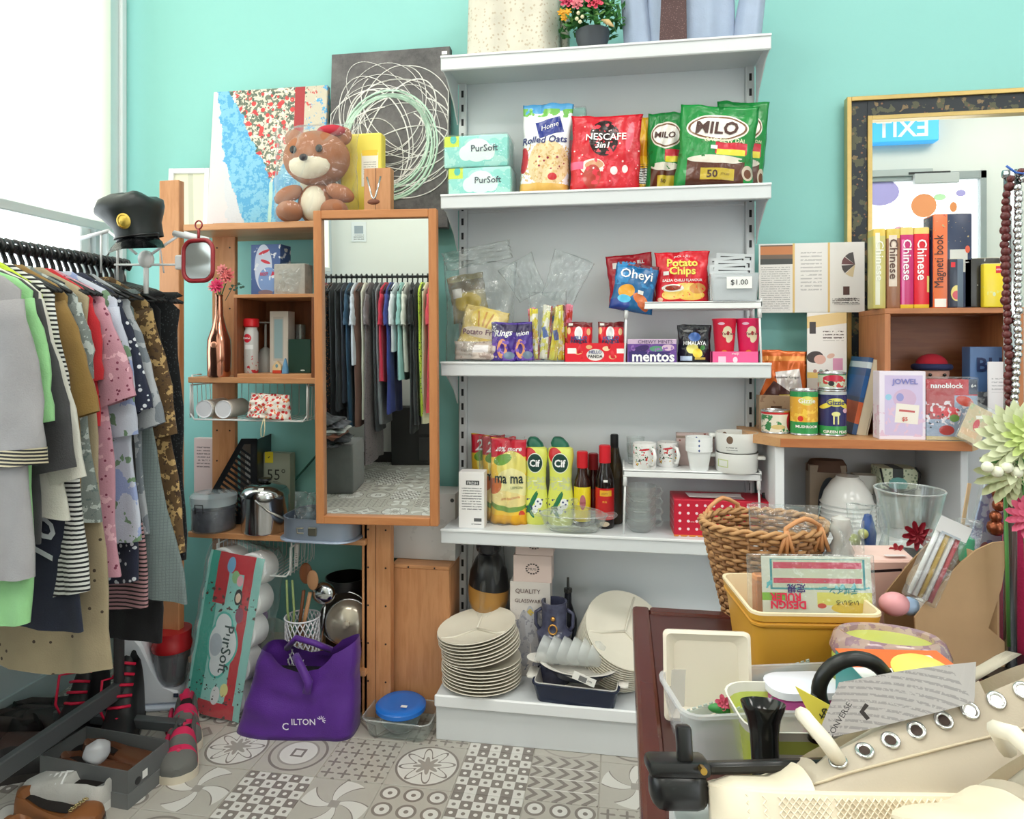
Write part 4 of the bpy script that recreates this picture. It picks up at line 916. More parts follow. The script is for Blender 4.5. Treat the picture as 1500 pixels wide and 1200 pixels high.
pr = [(.08, 0), (.11, .03), (.125, .034), (.124, .037), (.108, .034), (.08, .006), (0, .006)]
link('dish_body', lathe([(.075, -.004), (.105, .026), (.118, .031), (.118, .029)], 36, sy=.6, caps=(True, False)), NAVY, t, 50)
bm = lathe(pr, 36, sy=.62); xf(bm, (0, 0, .004)); link('glaze_inside', bm, M((234, 230, 222), .2), t, 50)
for s in (-1, 1): link('handle', xf(lathe([(.03, 0), (.034, .004), (.0, .005)], 16, sy=.8), (s*.128, 0, .032)), M((234, 230, 222), .2), t, 50)
for i in range(6):
    t = thing('frosted_glass_cup', 'frosted glass bowl lying on its side in the oval dish, %s' % ('leftmost', 'second from left', 'third from left', 'fourth from left', 'fifth from left', 'rightmost')[i], 'glass', (X(812+i*15, 2.13), 2.13, z5+.118), 0, 'nested frosted glass cups', ry=-72, rx=-8)
    link('cup', lathe([(.016, 0), (.034, .010), (.041, .03), (.043, .05), (.041, .05), (.038, .03), (.03, .012), (.015, .005), (0, .005)], 28), frostm((232, 236, 234), .34, .12), t, 50)
t = thing('cup_tag', 'white barcode tag hanging from the frosted glass cups', 'tag', tuple(P(858, 996, 2.04)), 0, ry=20)
link('tag_card', bx(-.04, .03, -.001, 0, -.012, .012, .0003), paint((240, 238, 232), [('r', -.3, -.1, .4, .4, 0, (120, 120, 120))], .06, .02), t)
text('4.90', t, .012, 0, width=.014, y=-.0015)
# ------------------------------------------------------------------ floor left of the shelving
WD = woodm((206, 148, 102), (184, 124, 78), 'z'); WDX = woodm((210, 154, 108), (188, 130, 84), 'x'); WDD = woodm((140, 84, 50), (112, 64, 36), 'z')
t = thing('wooden_box', 'tall closed wooden box with peg holes standing beside the shelving', 'box', (X(573, 2.2), 2.2, 0))
w = X(658, 2.2)-X(573, 2.2); h = Z(612, 834, 2.2)
link('front_panel', bx(0, w, 0, .014, 0, h, .002), WD, t); link('side_panel', bx(w-.014, w, .015, .2, 0, h, .002), WD, t); link('side_panel', bx(0, .014, .015, .2, 0, h, .002), WD, t)
link('top_panel', bx(0, w, 0, .2, h+.0005, h+.013, .002), WDX, t)
for hx in (.06, w-.05): link('peg', xf(cyl(.003, .002, 8), (hx, 0, h+.006), (90, 0, 0)), M((40, 26, 20)), t)
t2 = thing('wooden_post', 'upright wooden post with peg holes holding the tall mirror', 'post', (X(533, 2.15), 2.15, 0))
w2 = X(572, 2.15)-X(533, 2.15); ht = Z(552, 246, 2.15)
link('post_board', bx(0, w2, 0, .035, 0, ht, .002), WD, t2)
link('post_strip', bx(w2*.44, w2*.46, -.0008, .002, 0, ht, 0), M((110, 66, 40), .6), t2)
me = None
for k in range(12):
    for hx in (w2*.16, w2*.82):
        if me is None: o = link('peg_hole', xf(cyl(.0032, .0012, 8), (0, 0, 0), (90, 0, 0)), M((36, 24, 18)), t2); me = o.data
        else: o = bpy.data.objects.new('peg_hole', me); COL.objects.link(o); o.parent = t2
        o.location = (hx, 0, .12+k*.125)
r, w, h = carton('white_carton', 'off-white carton on the wooden box behind the tall mirror', 575, 667, 722, 817, 2.26, .12, (214, 212, 210), [('e', .9, .9, .06, .03, 0, (60, 60, 60)), ('r', .85, .28, .1, .01, -20, (70, 70, 70)), ('n', 20, .6, 0, 1, (204, 202, 200))], z=Z(612, 834, 2.2)+.014)
# glass dish with blue lidded bowl
gd = onz(577, 1088, 0)
t = thing('glass_dish', 'rectangular clear glass dish on the floor by the wooden box', 'dish', (X(578, gd.y), gd.y+.075, 0), -2)
link('dish_body', tub(.19, .12, .215, .145, .06, .025, .003, .003), glassm((244, 250, 248), .82, .03), t, 50)
link('rim', tube([(x, y, .06) for x, y in rrect(.222, .152, .027, 5)], .002, 6, closed=True), RIMG, t, True)
t = thing('lidded_bowl', 'round glass bowl with a translucent blue lid inside the glass dish', 'bowl', (X(576, gd.y), gd.y+.075, .006))
link('bowl_body', lathe([(.04, 0), (.06, .02), (.07, .06), (.068, .06), (.055, .02), (0, .006)], 28), glassm((190, 226, 230), .7, .03), t, 50)
link('lid', lathe([(.071, .055), (.08, .062), (.08, .074), (.07, .082), (.05, .08), (0, .079)], 32), M((36, 110, 200), .18), t, 50)
link('price_sticker', cbox(.02, .012, .0008, .0002, z0=.0835, cx=.02, cy=-.03), M((236, 240, 240)), t)
# ================================================================== wooden unit and things on the left
YU0, YU1 = 2.13, 2.40                                       # front and back of the unit
un = thing('wooden_shelf_unit', 'pine shelf unit with drilled side boards against the teal wall', 'shelving', (X(275, YU0), YU0, 0))
ux = X(275, YU0); uw = X(535, YU0)-ux
zt_ = Z(365, 326, YU0)
bm = bx(0, .09, .14, .16, 0, Z(295, 330, 2.3), .002); link('side_board', bm, WD, un)
box_x = X(233, YU0)-ux
link('side_post', bx(box_x, box_x+.075, .0, .03, 0, Z(250, 264, YU0), .002), WD, un)
link('side_board', bx(uw-.02, uw, .02, .25, 0, zt_-.03, .002), WD, un)
me = None
for k in range(9):
    for hx in (.02, .07):
        if me is None: o = link('peg_hole', xf(cyl(.0032, .0012, 8), (0, 0, 0), (90, 0, 0)), M((36, 24, 18)), un); me = o.data
        else: o = bpy.data.objects.new('peg_hole', me); COL.objects.link(o); o.parent = un
        o.location = (hx, .14, .7+k*.11)
link('top_board', bx(X(268, YU0)-ux, uw, 0, .25, zt_-.022, zt_, .002), WDX, un)
zB = Z(365, 553, YU0); zC = Z(365, 783, YU0); zD = Z(470, 978, YU0)
link('shelf_board', bx(-.0, uw, 0, .24, zB-.02, zB, .002), WDX, un)
link('shelf_board', bx(-.0, uw, 0, .24, zC-.02, zC, .002), WDX, un)
link('shelf_board', bx(.0, uw, 0, .24, zD-.02, zD, .002), WDX, un)
link('back_brace', tube([(.1, .25, zC-.05), (uw, .25, zB+.02)], .004, 6), M((30, 90, 80), .5), un)
# cubby on the unit
cbx = thing('wooden_cubby', 'open wooden cubby box holding bottles on the middle shelf of the pine unit', 'box', (X(341, YU0), YU0+.005, zB+.0))
w = X(460, YU0)-X(341, YU0); h = Z(400, 436, YU0)-zB
link('side_panel', bx(0, .012, 0, .2, 0, h, .001), WDD, cbx); link('side_panel', bx(w-.012, w, 0, .2, 0, h, .001), WDD, cbx)
link('top_panel', bx(0, w, 0, .2, h+.0004, h+.012, .001), WDX, cbx); link('bottom_panel', bx(.0125, w-.0125, 0, .2, 0, .012, .001), WDX, cbx)
link('back_panel', bx(.0125, w-.0125, .19, .2, .0125, h, .001), WDD, cbx)
zc = zB+.0125; zct = zB+h+.0125
# on the cubby
r, w_, h_ = carton('glass_tumbler_box', 'tall blue and grey box with a drinking glass printed and a red swirl', 367, 411, 358, 434, 2.2, .07, (70, 96, 150), [('e', -.15, .55, .6, .45, 0, (196, 206, 226)), ('e', .2, .3, .7, .25, 0, (120, 150, 200)), ('e', -.1, .85, .4, .03, 20, (200, 40, 60)), ('e', 0, .66, .35, .03, -20, (200, 40, 60)), ('r', .6, .4, .2, .05, -20, (200, 40, 70)), ('e', 0, .06, .5, .05, 0, (120, 100, 110)), ('n', 40, .6, .3, 1, (220, 226, 236))], z=zct, rz=-3)
text('BEST', r, -.004, h_*.42, width=.03, color=(200, 40, 60), y=-.0006, bold=.03)
t = thing('clear_gift_bag', 'small clear bag with grey stones in a thin frame, on the cubby', 'bag', (X(430, 2.2), 2.2, zct))
w2_ = X(453, 2.2)-X(408, 2.2); h2_ = Z(430, 388, 2.2)-zct
link('box_body', cbox(w2_, .06, h2_, .002), M((172, 168, 160), .6, vary=.3, scale=60), t)
bm, _s = pouch(w2_*1.05, h2_*1.06, tb=.09, tt=.08, wr=.008, seed=3); link('film', bm, FILM2, t, True)
# in the cubby
t = thing('shaker_bottle', 'clear plastic bottle with a red screw lid and red badge in the cubby', 'bottle', (X(368, 2.19), 2.19, zc))
link('bottle_body', lathe([(.022, 0), (.024, .005), (.024, .14), (.02, .15), (.02, .16)], 22), paint((206, 206, 204), [('e', -.1, .8, .6, .1, 0, (206, 40, 60)), ('n', 70, .58, 0, .4, (190, 50, 60)), ('r', .1, .6, .6, .05, 0, (240, 240, 240))], .048, .15, .15), t, 40)
link('screw_lid', cyl(.026, .03, 24, .158, bev=.004), M((206, 26, 36), .35), t, 40)
link('lid_strap', xf(cyl(.012, .028, 16, .159, bev=.003), (-.034, 0, 0)), M((206, 26, 36), .35), t, 40)
text('KitKat', t, -.002, .12, width=.024, color=WHT, y=-.0242, bold=.04)
t = thing('wine_glass', 'wine glass turned upside down at the back of the cubby', 'glass', (X(389, 2.27), 2.27, zc))
link('glass', lathe([(.03, 0), (.034, .04), (.02, .08), (.005, .09), (.004, .17), (.034, .176), (.034, .178), (0, .179)], 22), frostm((206, 206, 200), .5, .1), t, 50)
r, w_, h_ = carton('window_box', 'slim white box with a tall window cut into its front, in the cubby', 395, 422, 456, 546, 2.23, .05, (226, 218, 206), [('r', -.05, .55, .5, .33, 0, (150, 180, 186)), ('r', -.05, .55, .56, .36, 0, (206, 200, 190)), ('r', -.05, .55, .45, .32, 0, (160, 190, 196))], z=zc)
r, w_, h_ = carton('green_box', 'dark green box with a drinking glass behind it in the cubby', 422, 455, 497, 546, 2.21, .07, (22, 60, 48), [('e', .3, .08, .2, .02, 0, (220, 230, 226))], z=zc)
t = thing('drinking_glass', 'tall plain glass standing behind the dark green box', 'glass', (X(440, 2.3), 2.3, zc))
link('glass', lathe([(.016, 0), (.018, .17), (.017, .17), (.015, .006), (0, .006)], 18), glassm((220, 230, 230), .7), t, 50)
t = thing('tiny_house_ornament', 'tiny pale house shaped ornament in front of the window box', 'ornament', (X(407, 2.17), 2.17, zc))
link('house_body', prism([(-.016, 0), (.016, 0), (.016, .025), (0, .043), (-.016, .025)], -.008, .008, bev=.001), paint((226, 196, 150), [('r', 0, .12, 1.2, .14, 0, (206, 70, 50)), ('e', 0, .6, .3, .15, 0, (120, 160, 170))], .032, .043), t)
t = thing('blue_cone_ornament', 'small blue cone ornament beside the tiny house in the cubby', 'ornament', (X(418, 2.165), 2.165, zc))
link('cone_body', lathe([(.012, 0), (.010, .02), (.003, .05), (0, .052)], 14), M((96, 150, 190), .4), t, 40)
# rose-gold bottle with flowers
vb = thing('bottle_vase', 'rose-gold metallic bottle vase on the pine shelf', 'vase', (X(321, 2.16), 2.16, zB))
h = Z(321, 432, 2.16)-zB
m, nt, b = new_mat('rose_gold', .12, .95, (216, 150, 126))
link('bottle_body', lathe([(.034, 0), (.038, .006), (.040, h*.3), (.038, h*.45), (.024, h*.6), (.014, h*.75), (.012, h*.97), (.014, h), (.011, h), (.009, h*.95)], 28), m, vb, 50)
link('bow_charm', sphere(.011, c=(.004, -.038, .11), s=(1.2, .4, 1)), M((236, 170, 140), .3, .6), vb, True)
for k, q in enumerate(((.0, -.01, .03, .028, (232, 70, 120)), (.032, -.0, .065, .03, (226, 120, 120)), (.012, .0, .085, .022, (236, 150, 150)), (-.03, .01, .03, .02, (236, 196, 190)))):
    f = thing('artificial_flower', ('bright pink', 'coral pink', 'pale salmon', 'whitish pink')[k]+' artificial flower standing in the rose-gold bottle', 'flower', (X(321, 2.16), 2.16, zB+h-.03))
    link('stem', tube([(0, 0, -.1), (q[0]*.3, 0, .03), (q[0], q[1]+.004, q[2]+.03)], .002, 6), M((60, 110, 60)), f, True)
    bloom(f, (q[0], q[1], q[2]+.03), q[3], q[4], 3, 9)
f = thing('leaf_sprig', 'thin dark green leaf sprig beside the pink flowers', 'leaves', (X(330, 2.16), 2.16, zB+h-.02))
bm = tube([(0, 0, 0), (.03, 0, .05), (.06, 0, .055)], .0012, 5)
for k in range(7): sphere(.006, bm, (.018+k*.008, 0, .04+.01*sin(k*2)+k*.002), (1, .3, .7), 8, 5)
link('leaves', bm, M((40, 80, 66)), f)
# wire basket generator
def wire_basket(label, px0, px1, ytop, ybot, Y, zshelf, loc=None):
    x0, x1 = X(px0, Y), X(px1, Y); w = x1-x0; zt = zshelf; zb = Z((px0+px1)/2, ybot, Y); zr = Z((px0+px1)/2, ytop, Y); d = .2
    r = thing('wire_basket', label, 'basket', ((x0+x1)/2, Y, zb)); h = zr-zb
    WR = M((232, 234, 232), .35)
    link('rim', tube([(-w/2, 0, h*.05), (-w/2, 0, h), (-w/2, d, h), (w/2, d, h), (w/2, 0, h), (w/2, 0, h*.05)], .003, 8), WR, r, True)
    link('front_rail', tube([(-w/2, 0, .02), (-w/2+.015, 0, 0), (w/2-.015, 0, 0), (w/2, 0, .02)], .003, 8), WR, r, True)
    me = None
    for k in range(15):
        if me is None: o = link('wire', tube([(0, 0, 0), (0, d-.01, 0), (0, d, .01), (0, d, h)], .0013, 6), WR, r, True); me = o.data
        else: o = bpy.data.objects.new('wire', me); COL.objects.link(o); o.parent = r
        o.location = (-w/2+.015+k*(w-.03)/14, 0, 0)
    for s in (-1, 1):
        for k in range(8): link('side_wire', tube([(s*w/2, d*(k+.5)/8, h), (s*(w/2-.004), d*(k+.5)/8, 0)], .0013, 6), WR, r, True)
        link('hook', tube([(s*w/2, .01, h*.1), (s*(w/2), .01, zt-zb+.006), (s*(w/2), .06, zt-zb+.006)], .003, 8), WR, r, True)
    return r, zb
r, zb = wire_basket('white wire basket hung under the middle pine shelf with cans in it', 279, 450, 565, 616, 2.14, zB)
for k, px in enumerate((297, 325)):
    t = thing('tin_can', 'white capped can lying on its side in the wire basket, %s' % ('left', 'right')[k], 'can', (X(px+3, 2.15), 2.15, zb+.035), 0, 'white cans in the wire basket', rx=-90)
    link('can_body', cyl(.031, .11, 26, .001, bev=.002), M((206, 200, 190), .35, vary=.2, scale=30), t, 40)
    link('can_lid', xf(lathe([(.031, -.004), (.03, -.006), (.026, -.004), (.026, .0), (0, .0)], 26)), M((232, 232, 236), .25), t, 50)
t = thing('drawstring_pouch', 'white pouch with red flowers and a cord loop in the wire basket', 'pouch', (X(393, 2.15), 2.155, zb+.005), 0, ry=3)
bm, S = pouch(.17, .085, tb=.07, tt=.03, seed=9, seal=.02, wr=.006, sides=.15)
m, nt, b = new_mat('floral_cloth', .8); v, x, y, z = objc(nt)
c1 = mix(nt, noisen(nt, v, 70, kind='v').lt(.4), (240, 232, 222), (214, 60, 60)); c1 = mix(nt, noisen(nt, v, 85, 2).gt(.62), c1, (236, 150, 90)); c1 = mix(nt, noisen(nt, v, 55, 2).gt(.68), c1, (120, 180, 170))
nt.links.new(c1, b.inputs['Base Color']); link('pouch_cloth', bm, m, t, True)
link('cord_loop', tube([(.0, -.035, .005), (-.006, -.04, -.03), (-.004, -.04, -.055), (.006, -.04, -.055), (.008, -.04, -.03), (.003, -.035, .005)], .0016, 6), M((220, 210, 170)), t, True)
# lower shelf goods
def holder():
    t = thing('file_holder', 'black plastic file holder with slanted slots leaning on the lower pine shelf', 'file holder', (X(300, 2.2), 2.22, zC), 12)
    w = .17; h = .30; BK = M((22, 24, 28), .35)
    ztop_ = lambda x: .10+.205*min(1, max(0, x/.115))
    link('frame_plate', merge(bx(0, .014, 0, .004, 0, .11), bx(w-.022, w, 0, .004, 0, h)), BK, t); link('frame_plate', bx(.014, w-.022, 0, .004, 0, .03), BK, t)
    link('frame_plate', prism([(0, .10), (.115, .305), (w, .305), (w, .285), (.125, .285), (.014, .085)], 0, .004), BK, t)
    for k in range(16):
        c = .03+k*.0215; pts = [(x, c-.75*x) for x in [.010+(w-.025)*q/40 for q in range(41)]]
        pts = [p for p in pts if .02 < p[1] < ztop_(p[0])-.005]
        if len(pts) > 2: link('slat', prism([(pts[0][0], pts[0][1]-.005), (pts[-1][0], pts[-1][1]-.005), (pts[-1][0], pts[-1][1]+.005), (pts[0][0], pts[0][1]+.005)], .0005, .0035), BK, t)
    link('side_plate', bx(w-.004, w, 0, .22, 0, h), BK, t); link('side_plate', bx(0, .004, 0, .22, 0, .1), BK, t); link('base_plate', bx(0, w, 0, .22, 0, .004), BK, t)
    bm = prism([(0, 0), (w, 0), (w, h), (.11, h), (0, .10)], .216, .22); link('back_plate', bm, BK, t)
    return t
holder()
t = thing('food_container', 'clear round food container with a wire clip lid on the lower pine shelf', 'container', (X(312, 2.17), 2.175, zC))
link('contents', lathe([(.066, .004), (.068, .01), (.068, .075), (0, .078)], 28), M((70, 70, 84), .6, vary=.6, scale=70), t, 50)
link('container_body', lathe([(.069, 0), (.072, .006), (.073, .085), (.07, .09)], 28), glassm((220, 226, 230), .8, .06, bmp=.3, bscale=60), t, 50)
link('lid', lathe([(.075, .088), (.076, .096), (.078, .118), (.07, .126), (0, .124)], 30), frostm((206, 220, 226), .4, .1), t, 50)
link('clip', tube([(-.02, -.075, .07), (-.02, -.078, .1), (.01, -.08, .1), (.01, -.076, .07)], .0018, 6), M((50, 52, 54), .3, .8), t, True)
STEEL = M((196, 198, 200), .14, 1)
t = thing('steel_canister', 'polished steel canister with domed lid and swing handle', 'canister', (X(386, 2.18), 2.19, zC))
h = Z(386, 716, 2.19)-zC
link('canister_body', lathe([(.074, 0), (.077, .004), (.077, h*.86), (.079, h*.88)], 36), STEEL, t, 50)
link('lid', lathe([(.08, h*.86), (.08, h*.93), (.07, h*1.04), (.045, h*1.13), (.02, h*1.16), (0, h*1.165)], 36), STEEL, t, 50)
link('lid_knob', lathe([(.012, h*1.15), (.012, h*1.19), (.022, h*1.21), (.02, h*1.26), (0, h*1.27)], 20), M((26, 28, 30), .3), t, 50)
link('swing_handle', tube([(.01, -.08, h*.84), (.06, -.085, h*.6), (.12, -.07, h*.4)], .004, 8), M((170, 168, 160), .3, .8), t, True)
link('price_sticker', xf(cbox(.018, .0006, .012), (.02, -.066, h*1.045), (-50, 0, 15)), M((240, 240, 236)), t)
t = thing('cake_tin', 'grey springform cake tin with side latch, sticking out below the mirror', 'cake tin', (X(472, 2.13), 2.16, zC+.004))
link('tin_wall', rings(B(), [[(x, y, z) for x, y in rrect(.245+o, .20+o, .06)] for z, o in ((.006, 0), (.07, 0), (.074, .004), (.074, -.003), (.008, -.003))], True, (False, True)), M((150, 162, 180), .35, .5), t, 60)
link('tin_base', lidtub(.27, .22, .006, .07), M((160, 172, 192), .35, .5), t, 60)
la = link('latch', xf(cbox(.03, .006, .028, .003, cx=0), (0, -.104, .022)), M((120, 116, 104), .3, .9), t)
link('latch_loop', tube([(-.03, -.104, .03), (-.05, -.106, .03), (-.052, -.106, .045), (-.03, -.104, .046)], .0025, 6), M((150, 146, 130), .3, .9), la, True)
t = thing('glass_bowl_in_bag', 'clear bag with a curled glass bowl standing in the cake tin', 'bag', (X(448, 2.16), 2.17, zC+.03))
bm, _s = pouch(.09, .11, tb=.08, tt=.06, wr=.012, seed=21, seal=.01); link('film', bm, FILM2, t, True)
link('bowl', lathe([(.02, 0), (.04, .05), (.038, .05), (.018, .004), (0, .004)], 20), glassm((210, 225, 230), .7), t, 50)
r, w_, h_ = carton('bottle_carton', 'grey-green carton marked 55 degrees behind the steel canister', 385, 425, 664, 720, 2.33, .04, (166, 172, 152), [('r', 0, .2, .7, .02, 0, (120, 124, 110))], z=zC)
text('55°', r, .0, h_*.68, width=w_*.66, color=(50, 52, 46), y=-.0006)
solo('price_note', 'bright yellow price note stuck on the teal wall behind the canister', 'note', cbox(.032, .001, .04, .0002), paint((240, 220, 60), [('r', 0, .5, .3, .04, 40, (60, 60, 50))], .032, .04), (X(394, 2.325), 2.325, Z(394, 678, 2.325)))
r, w_, h_ = carton('cutlery_carton', 'brown carton with a fork printed, behind the black file holder', 352, 374, 645, 730, 2.34, .03, (112, 100, 92), [('r', 0, .5, .12, .3, 0, (206, 206, 204)), ('r', -.25, .7, .07, .12, 0, (206, 206, 204)), ('r', .25, .7, .07, .12, 0, (206, 206, 204)), ('r', 0, .55, .35, .04, 0, (206, 206, 204))], z=zC)
r, w_, h_ = carton('pink_carton', 'pale pink carton at the unit end behind the file holder', 284, 312, 642, 700, 2.34, .03, (222, 200, 196), [('l', .012, .6, .9, -.7, .7, (150, 130, 130))], z=zC)
r, zb = wire_basket('empty white wire basket hung under the lower pine shelf', 318, 425, 800, 842, 2.15, zC)
# bottom shelf: kitchen things in the shade
t = thing('mesh_cup', 'white plastic lattice cup holding kitchen tools on the bottom shelf', 'cup', (X(441, 2.16), 2.17, zD))
hM = Z(441, 903, 2.17)-zD; WL = M((222, 222, 228), .4); bm = B()
for s in (-1, 1):
    for k in range(20):
        a0 = 2*pi*k/20; tube([(.056*cos(a0+s*q*.16)*(1-.0), .056*sin(a0+s*q*.16), hM*q/8) for q in range(9)], .0022, 5, bm)
o = link('lattice', bm, WL, t, True); o['kind'] = 'stuff'
link('rim', tube([(.058*cos(a*pi/12), .058*sin(a*pi/12), hM) for a in range(24)], .003, 6, closed=True), WL, t, True); link('cup_base', cyl(.056, .003, 24), WL, t)
def tool(name, label, px0, py0, px1, py1, Y, fn):
    a, b_ = P(px0, py0, Y), P(px1, py1, Y); t = thing(name, label, 'utensil', tuple(a)); fn(t, b_-a); return t
def wooden_spoon(t, d): link('handle', tube([(0, 0, 0), tuple(d*.75)], .006, 8), WDD, t, True); link('spoon_head', xf(sphere(.03, s=(.8, .25, 1.2)), tuple(d)), WDD, t, True)
tool('wooden_turner', 'brown wooden turner standing in the lattice cup', 436, 940, 448, 840, 2.18, wooden_spoon)
tool('wooden_spoon', 'pale wooden spoon standing in the lattice cup', 440, 940, 458, 850, 2.16, lambda t, d: (link('handle', tube([(0, 0, 0), tuple(d*.8)], .007, 8), M((190, 140, 100)), t, True), link('spoon_head', xf(sphere(.026, s=(.8, .25, 1.3)), tuple(d)), M((190, 140, 100)), t, True)))
tool('serving_tongs', 'green and steel serving tongs standing in the lattice cup', 428, 940, 424, 850, 2.15, lambda t, d: [link('arm', tube([(0, 0, 0), tuple(d*.5+Vector((s*.012, 0, 0))), tuple(d+Vector((s*.01, 0, 0)))], .004, 6), M((150, 170, 110), .4), t, True) for s in (-1, 1)])
tool('steel_ladle', 'steel ladle with a round bowl leaning on the pan lids', 470, 950, 478, 866, 2.2, lambda t, d: (link('handle', tube([(0, 0, 0), tuple(d*.85)], .005, 8), STEEL, t, True), link('ladle_bowl', xf(sphere(.042, s=(1, .6, .9)), tuple(d+Vector((0, -.02, .0)))), STEEL, t, True)))
for k, (px, py, r0, c) in enumerate(((505, 905, .085, (70, 66, 60)), (510, 912, .075, (186, 176, 160)))):
    q = P(px, py, 2.24-.035*k); t = thing('pan_lid', ('larger dark glass pan lid standing on edge on the bottom shelf', 'smaller silvery pan lid in front of the larger one')[k], 'lid', tuple(q), 0, rx=80, rz=8) if False else thing('pan_lid', ('larger dark glass pan lid standing on edge on the bottom shelf', 'smaller silvery pan lid in front of the larger one')[k], 'lid', tuple(q), 10, None, rx=80)
    link('lid_disc', lathe([(r0, 0), (r0*.97, .008), (r0*.6, .022), (.012, .028), (.012, .04), (0, .042)], 36), M(c, .2, .6), t, 50)
    link('lid_rim', tube([(r0*cos(a*pi/16), r0*sin(a*pi/16), 0) for a in range(32)], .004, 8, closed=True), STEEL, t, True)
t = thing('black_pot', 'black cooking pot in the dark corner of the bottom shelf', 'pot', (X(505, 2.3), 2.32, zD))
link('pot_body', lathe([(.07, 0), (.075, .01), (.075, .24), (.072, .24), (.07, .01)], 28), M((24, 24, 26), .3), t, 50)
q = P(402, 940, 2.2); t = thing('glass_plate', 'clear glass plate leaning behind the lattice cup', 'plate', (q.x, q.y, zD+.06), 0, rx=78)
link('plate_body', lathe([(.03, 0), (.06, .006), (.062, .01), (.03, .004), (0, .004)], 30), glassm((190, 220, 200), .6), t, 50)
t = thing('toy_bag', 'clear bag with colourful toy pieces between the tissue rolls and the kitchen tools', 'bag', tuple(P(382, 965, 2.22)))
bm, S = pouch(.07, .22, tb=.05, tt=.03, wr=.008, seed=5); link('film', bm, FILM2, t, True)
for k, c in enumerate(((60, 90, 190), (190, 60, 120), (220, 180, 60), (60, 150, 90), (140, 70, 170))): link('toy_piece', sphere(.016, c=(.012*(-1)**k, 0, .02+.033*k), s=(1, .6, 1.2), u=10, v=7), M(c, .4), t, True)
# cardboard tool box strip and price tag
t = thing('hang_tag', 'white barcode tag hanging in the unit above the kitchen tools', 'tag', tuple(P(434, 830, 2.2))); link('tag_card', cbox(.014, .001, .075, .0003), paint((232, 230, 226), [('l', .006, .1, .6, -.6, .6, (90, 90, 90))], .014, .075), t)
# ------------------------------------------------------------------ on top of the unit
zU = zt_
t = thing('white_picture_frame', 'pale cream picture frame leaning at the left end of the unit top', 'frame', (X(278, 2.36), 2.34, zU), 6, rx=-4)
w = .16; h = Z(278, 246, 2.36)-zU
for q in ((-w/2, -w/2+.02, 0, h), (w/2-.02, w/2, 0, h)): link('frame_side', bx(q[0], q[1], 0, .02, q[2], q[3], .002), WPAINT, t)
link('frame_top', bx(-w/2+.02, w/2-.02, 0, .02, h-.02, h, .002), WPAINT, t); link('frame_bottom', bx(-w/2+.02, w/2-.02, 0, .02, 0, .02, .002), WPAINT, t)
link('picture', bx(-w/2+.018, w/2-.018, .008, .012, .018, h-.018), paint((226, 226, 200), [('r', .1, .5, .12, .6, 3, (200, 202, 182))], w, h), t)
# painted canvas: town on the sea
pa = thing('town_painting', 'colourful impasto canvas of a red-roofed town above blue water', 'painting', (X(388, 2.33), 2.33, zU), 0, rx=-5)
w = X(472, 2.33)-X(303, 2.33); h = Z(388, 124, 2.33)-zU
m, nt, b = new_mat('oil_paint', .5); v, x, y, z = objc(nt)
n1 = noisen(nt, v, 14, 6, rough=.7); n2 = noisen(nt, v, 45, 5, rough=.7); n3 = noisen(nt, v, 70, 4)
a = x/(w/2); c = z/h
wob = (n1-.5)*.35
cur = mix(nt, n2.gt(.5), (86, 168, 216), (130, 196, 226))
cur = mix(nt, (a+c*.9+wob).lt(-.28), cur, (214, 216, 222)); cur = mix(nt, ((a+c*.3+wob).lt(-.62)), cur, (226, 218, 220))
cone = (a-.12).abs()*.9-(c-.32)*1.1
town = (cone+wob).lt(.0)
tc = mix(nt, n3.gt(.5), (226, 212, 196), (110, 120, 104)); tc = mix(nt, noisen(nt, v, 38, kind='v').lt(.36), tc, (214, 70, 70)); tc = mix(nt, noisen(nt, v, 60, 3).gt(.6), tc, (240, 232, 218)); tc = mix(nt, noisen(nt, v, 52, 3).lt(.38), tc, (76, 96, 84)); tc = mix(nt, (noisen(nt, v, 26, 3).gt(.64)), tc, (206, 60, 66))
cur = mix(nt, town, cur, tc)
cur = mix(nt, (a-.10+wob*.2).abs().lt(.03)*c.lt(.34), cur, (190, 226, 216)); cur = mix(nt, (a.gt(.6))*c.gt(.25)*n2.gt(.45), cur, (206, 196, 176)); cur = mix(nt, (a.gt(.45))*(a.lt(.62))*c.gt(.55), cur, (170, 50, 56))
nt.links.new(cur, b.inputs['Base Color']); bump(nt, b, n2, .6, .004)
link('canvas', cbox(w, .025, h, .002), m, pa)
# black canvas with looping white lines
pb = thing('swirl_painting', 'dark grey canvas with looping white and pale green paint lines', 'painting', (X(570, 2.36), 2.35, zU), 0, rx=-3)
w = X(657, 2.36)-X(483, 2.36); h = Z(570, 72, 2.36)-zU
m, nt, b = new_mat('dark_canvas', .6); v, x, y, z = objc(nt)
nt.links.new(mix(nt, (noisen(nt, v, 6, 7, rough=.8)-.5)*2.2+.5, (26, 27, 30), (128, 124, 124)), b.inputs['Base Color'])
link('canvas', cbox(w, .03, h, .002), m, pb)
rnd = random.Random(8); bmw, bmg = B(), B()
def ring(bm, cx, cz, rx, rz, r0, a0=0, a1=360, tilt=0):
    pts = []
    for k in range(41):
        a = radians(a0+(a1-a0)*k/40); X_, Z_ = rx*cos(a), rz*sin(a); ct, st_ = cos(radians(tilt)), sin(radians(tilt))
        X_, Z_ = cx+X_*ct-Z_*st_, cz+X_*st_+Z_*ct
        pts.append((max(-w/2+.003, min(w/2-.003, X_)), -.0165, max(.004, min(h-.004, Z_))))
    tube(pts, r0, 5, bm, caps=False)
cz_ = h*.47
for k in range(6): ring(bmg, .0+rnd.uniform(-.01, .01), cz_+rnd.uniform(-.01, .01), .150+.006*k, .165+.007*k, .003+.0012*(k % 2), rnd.uniform(0, 90), rnd.uniform(400, 500), rnd.uniform(-10, 10))
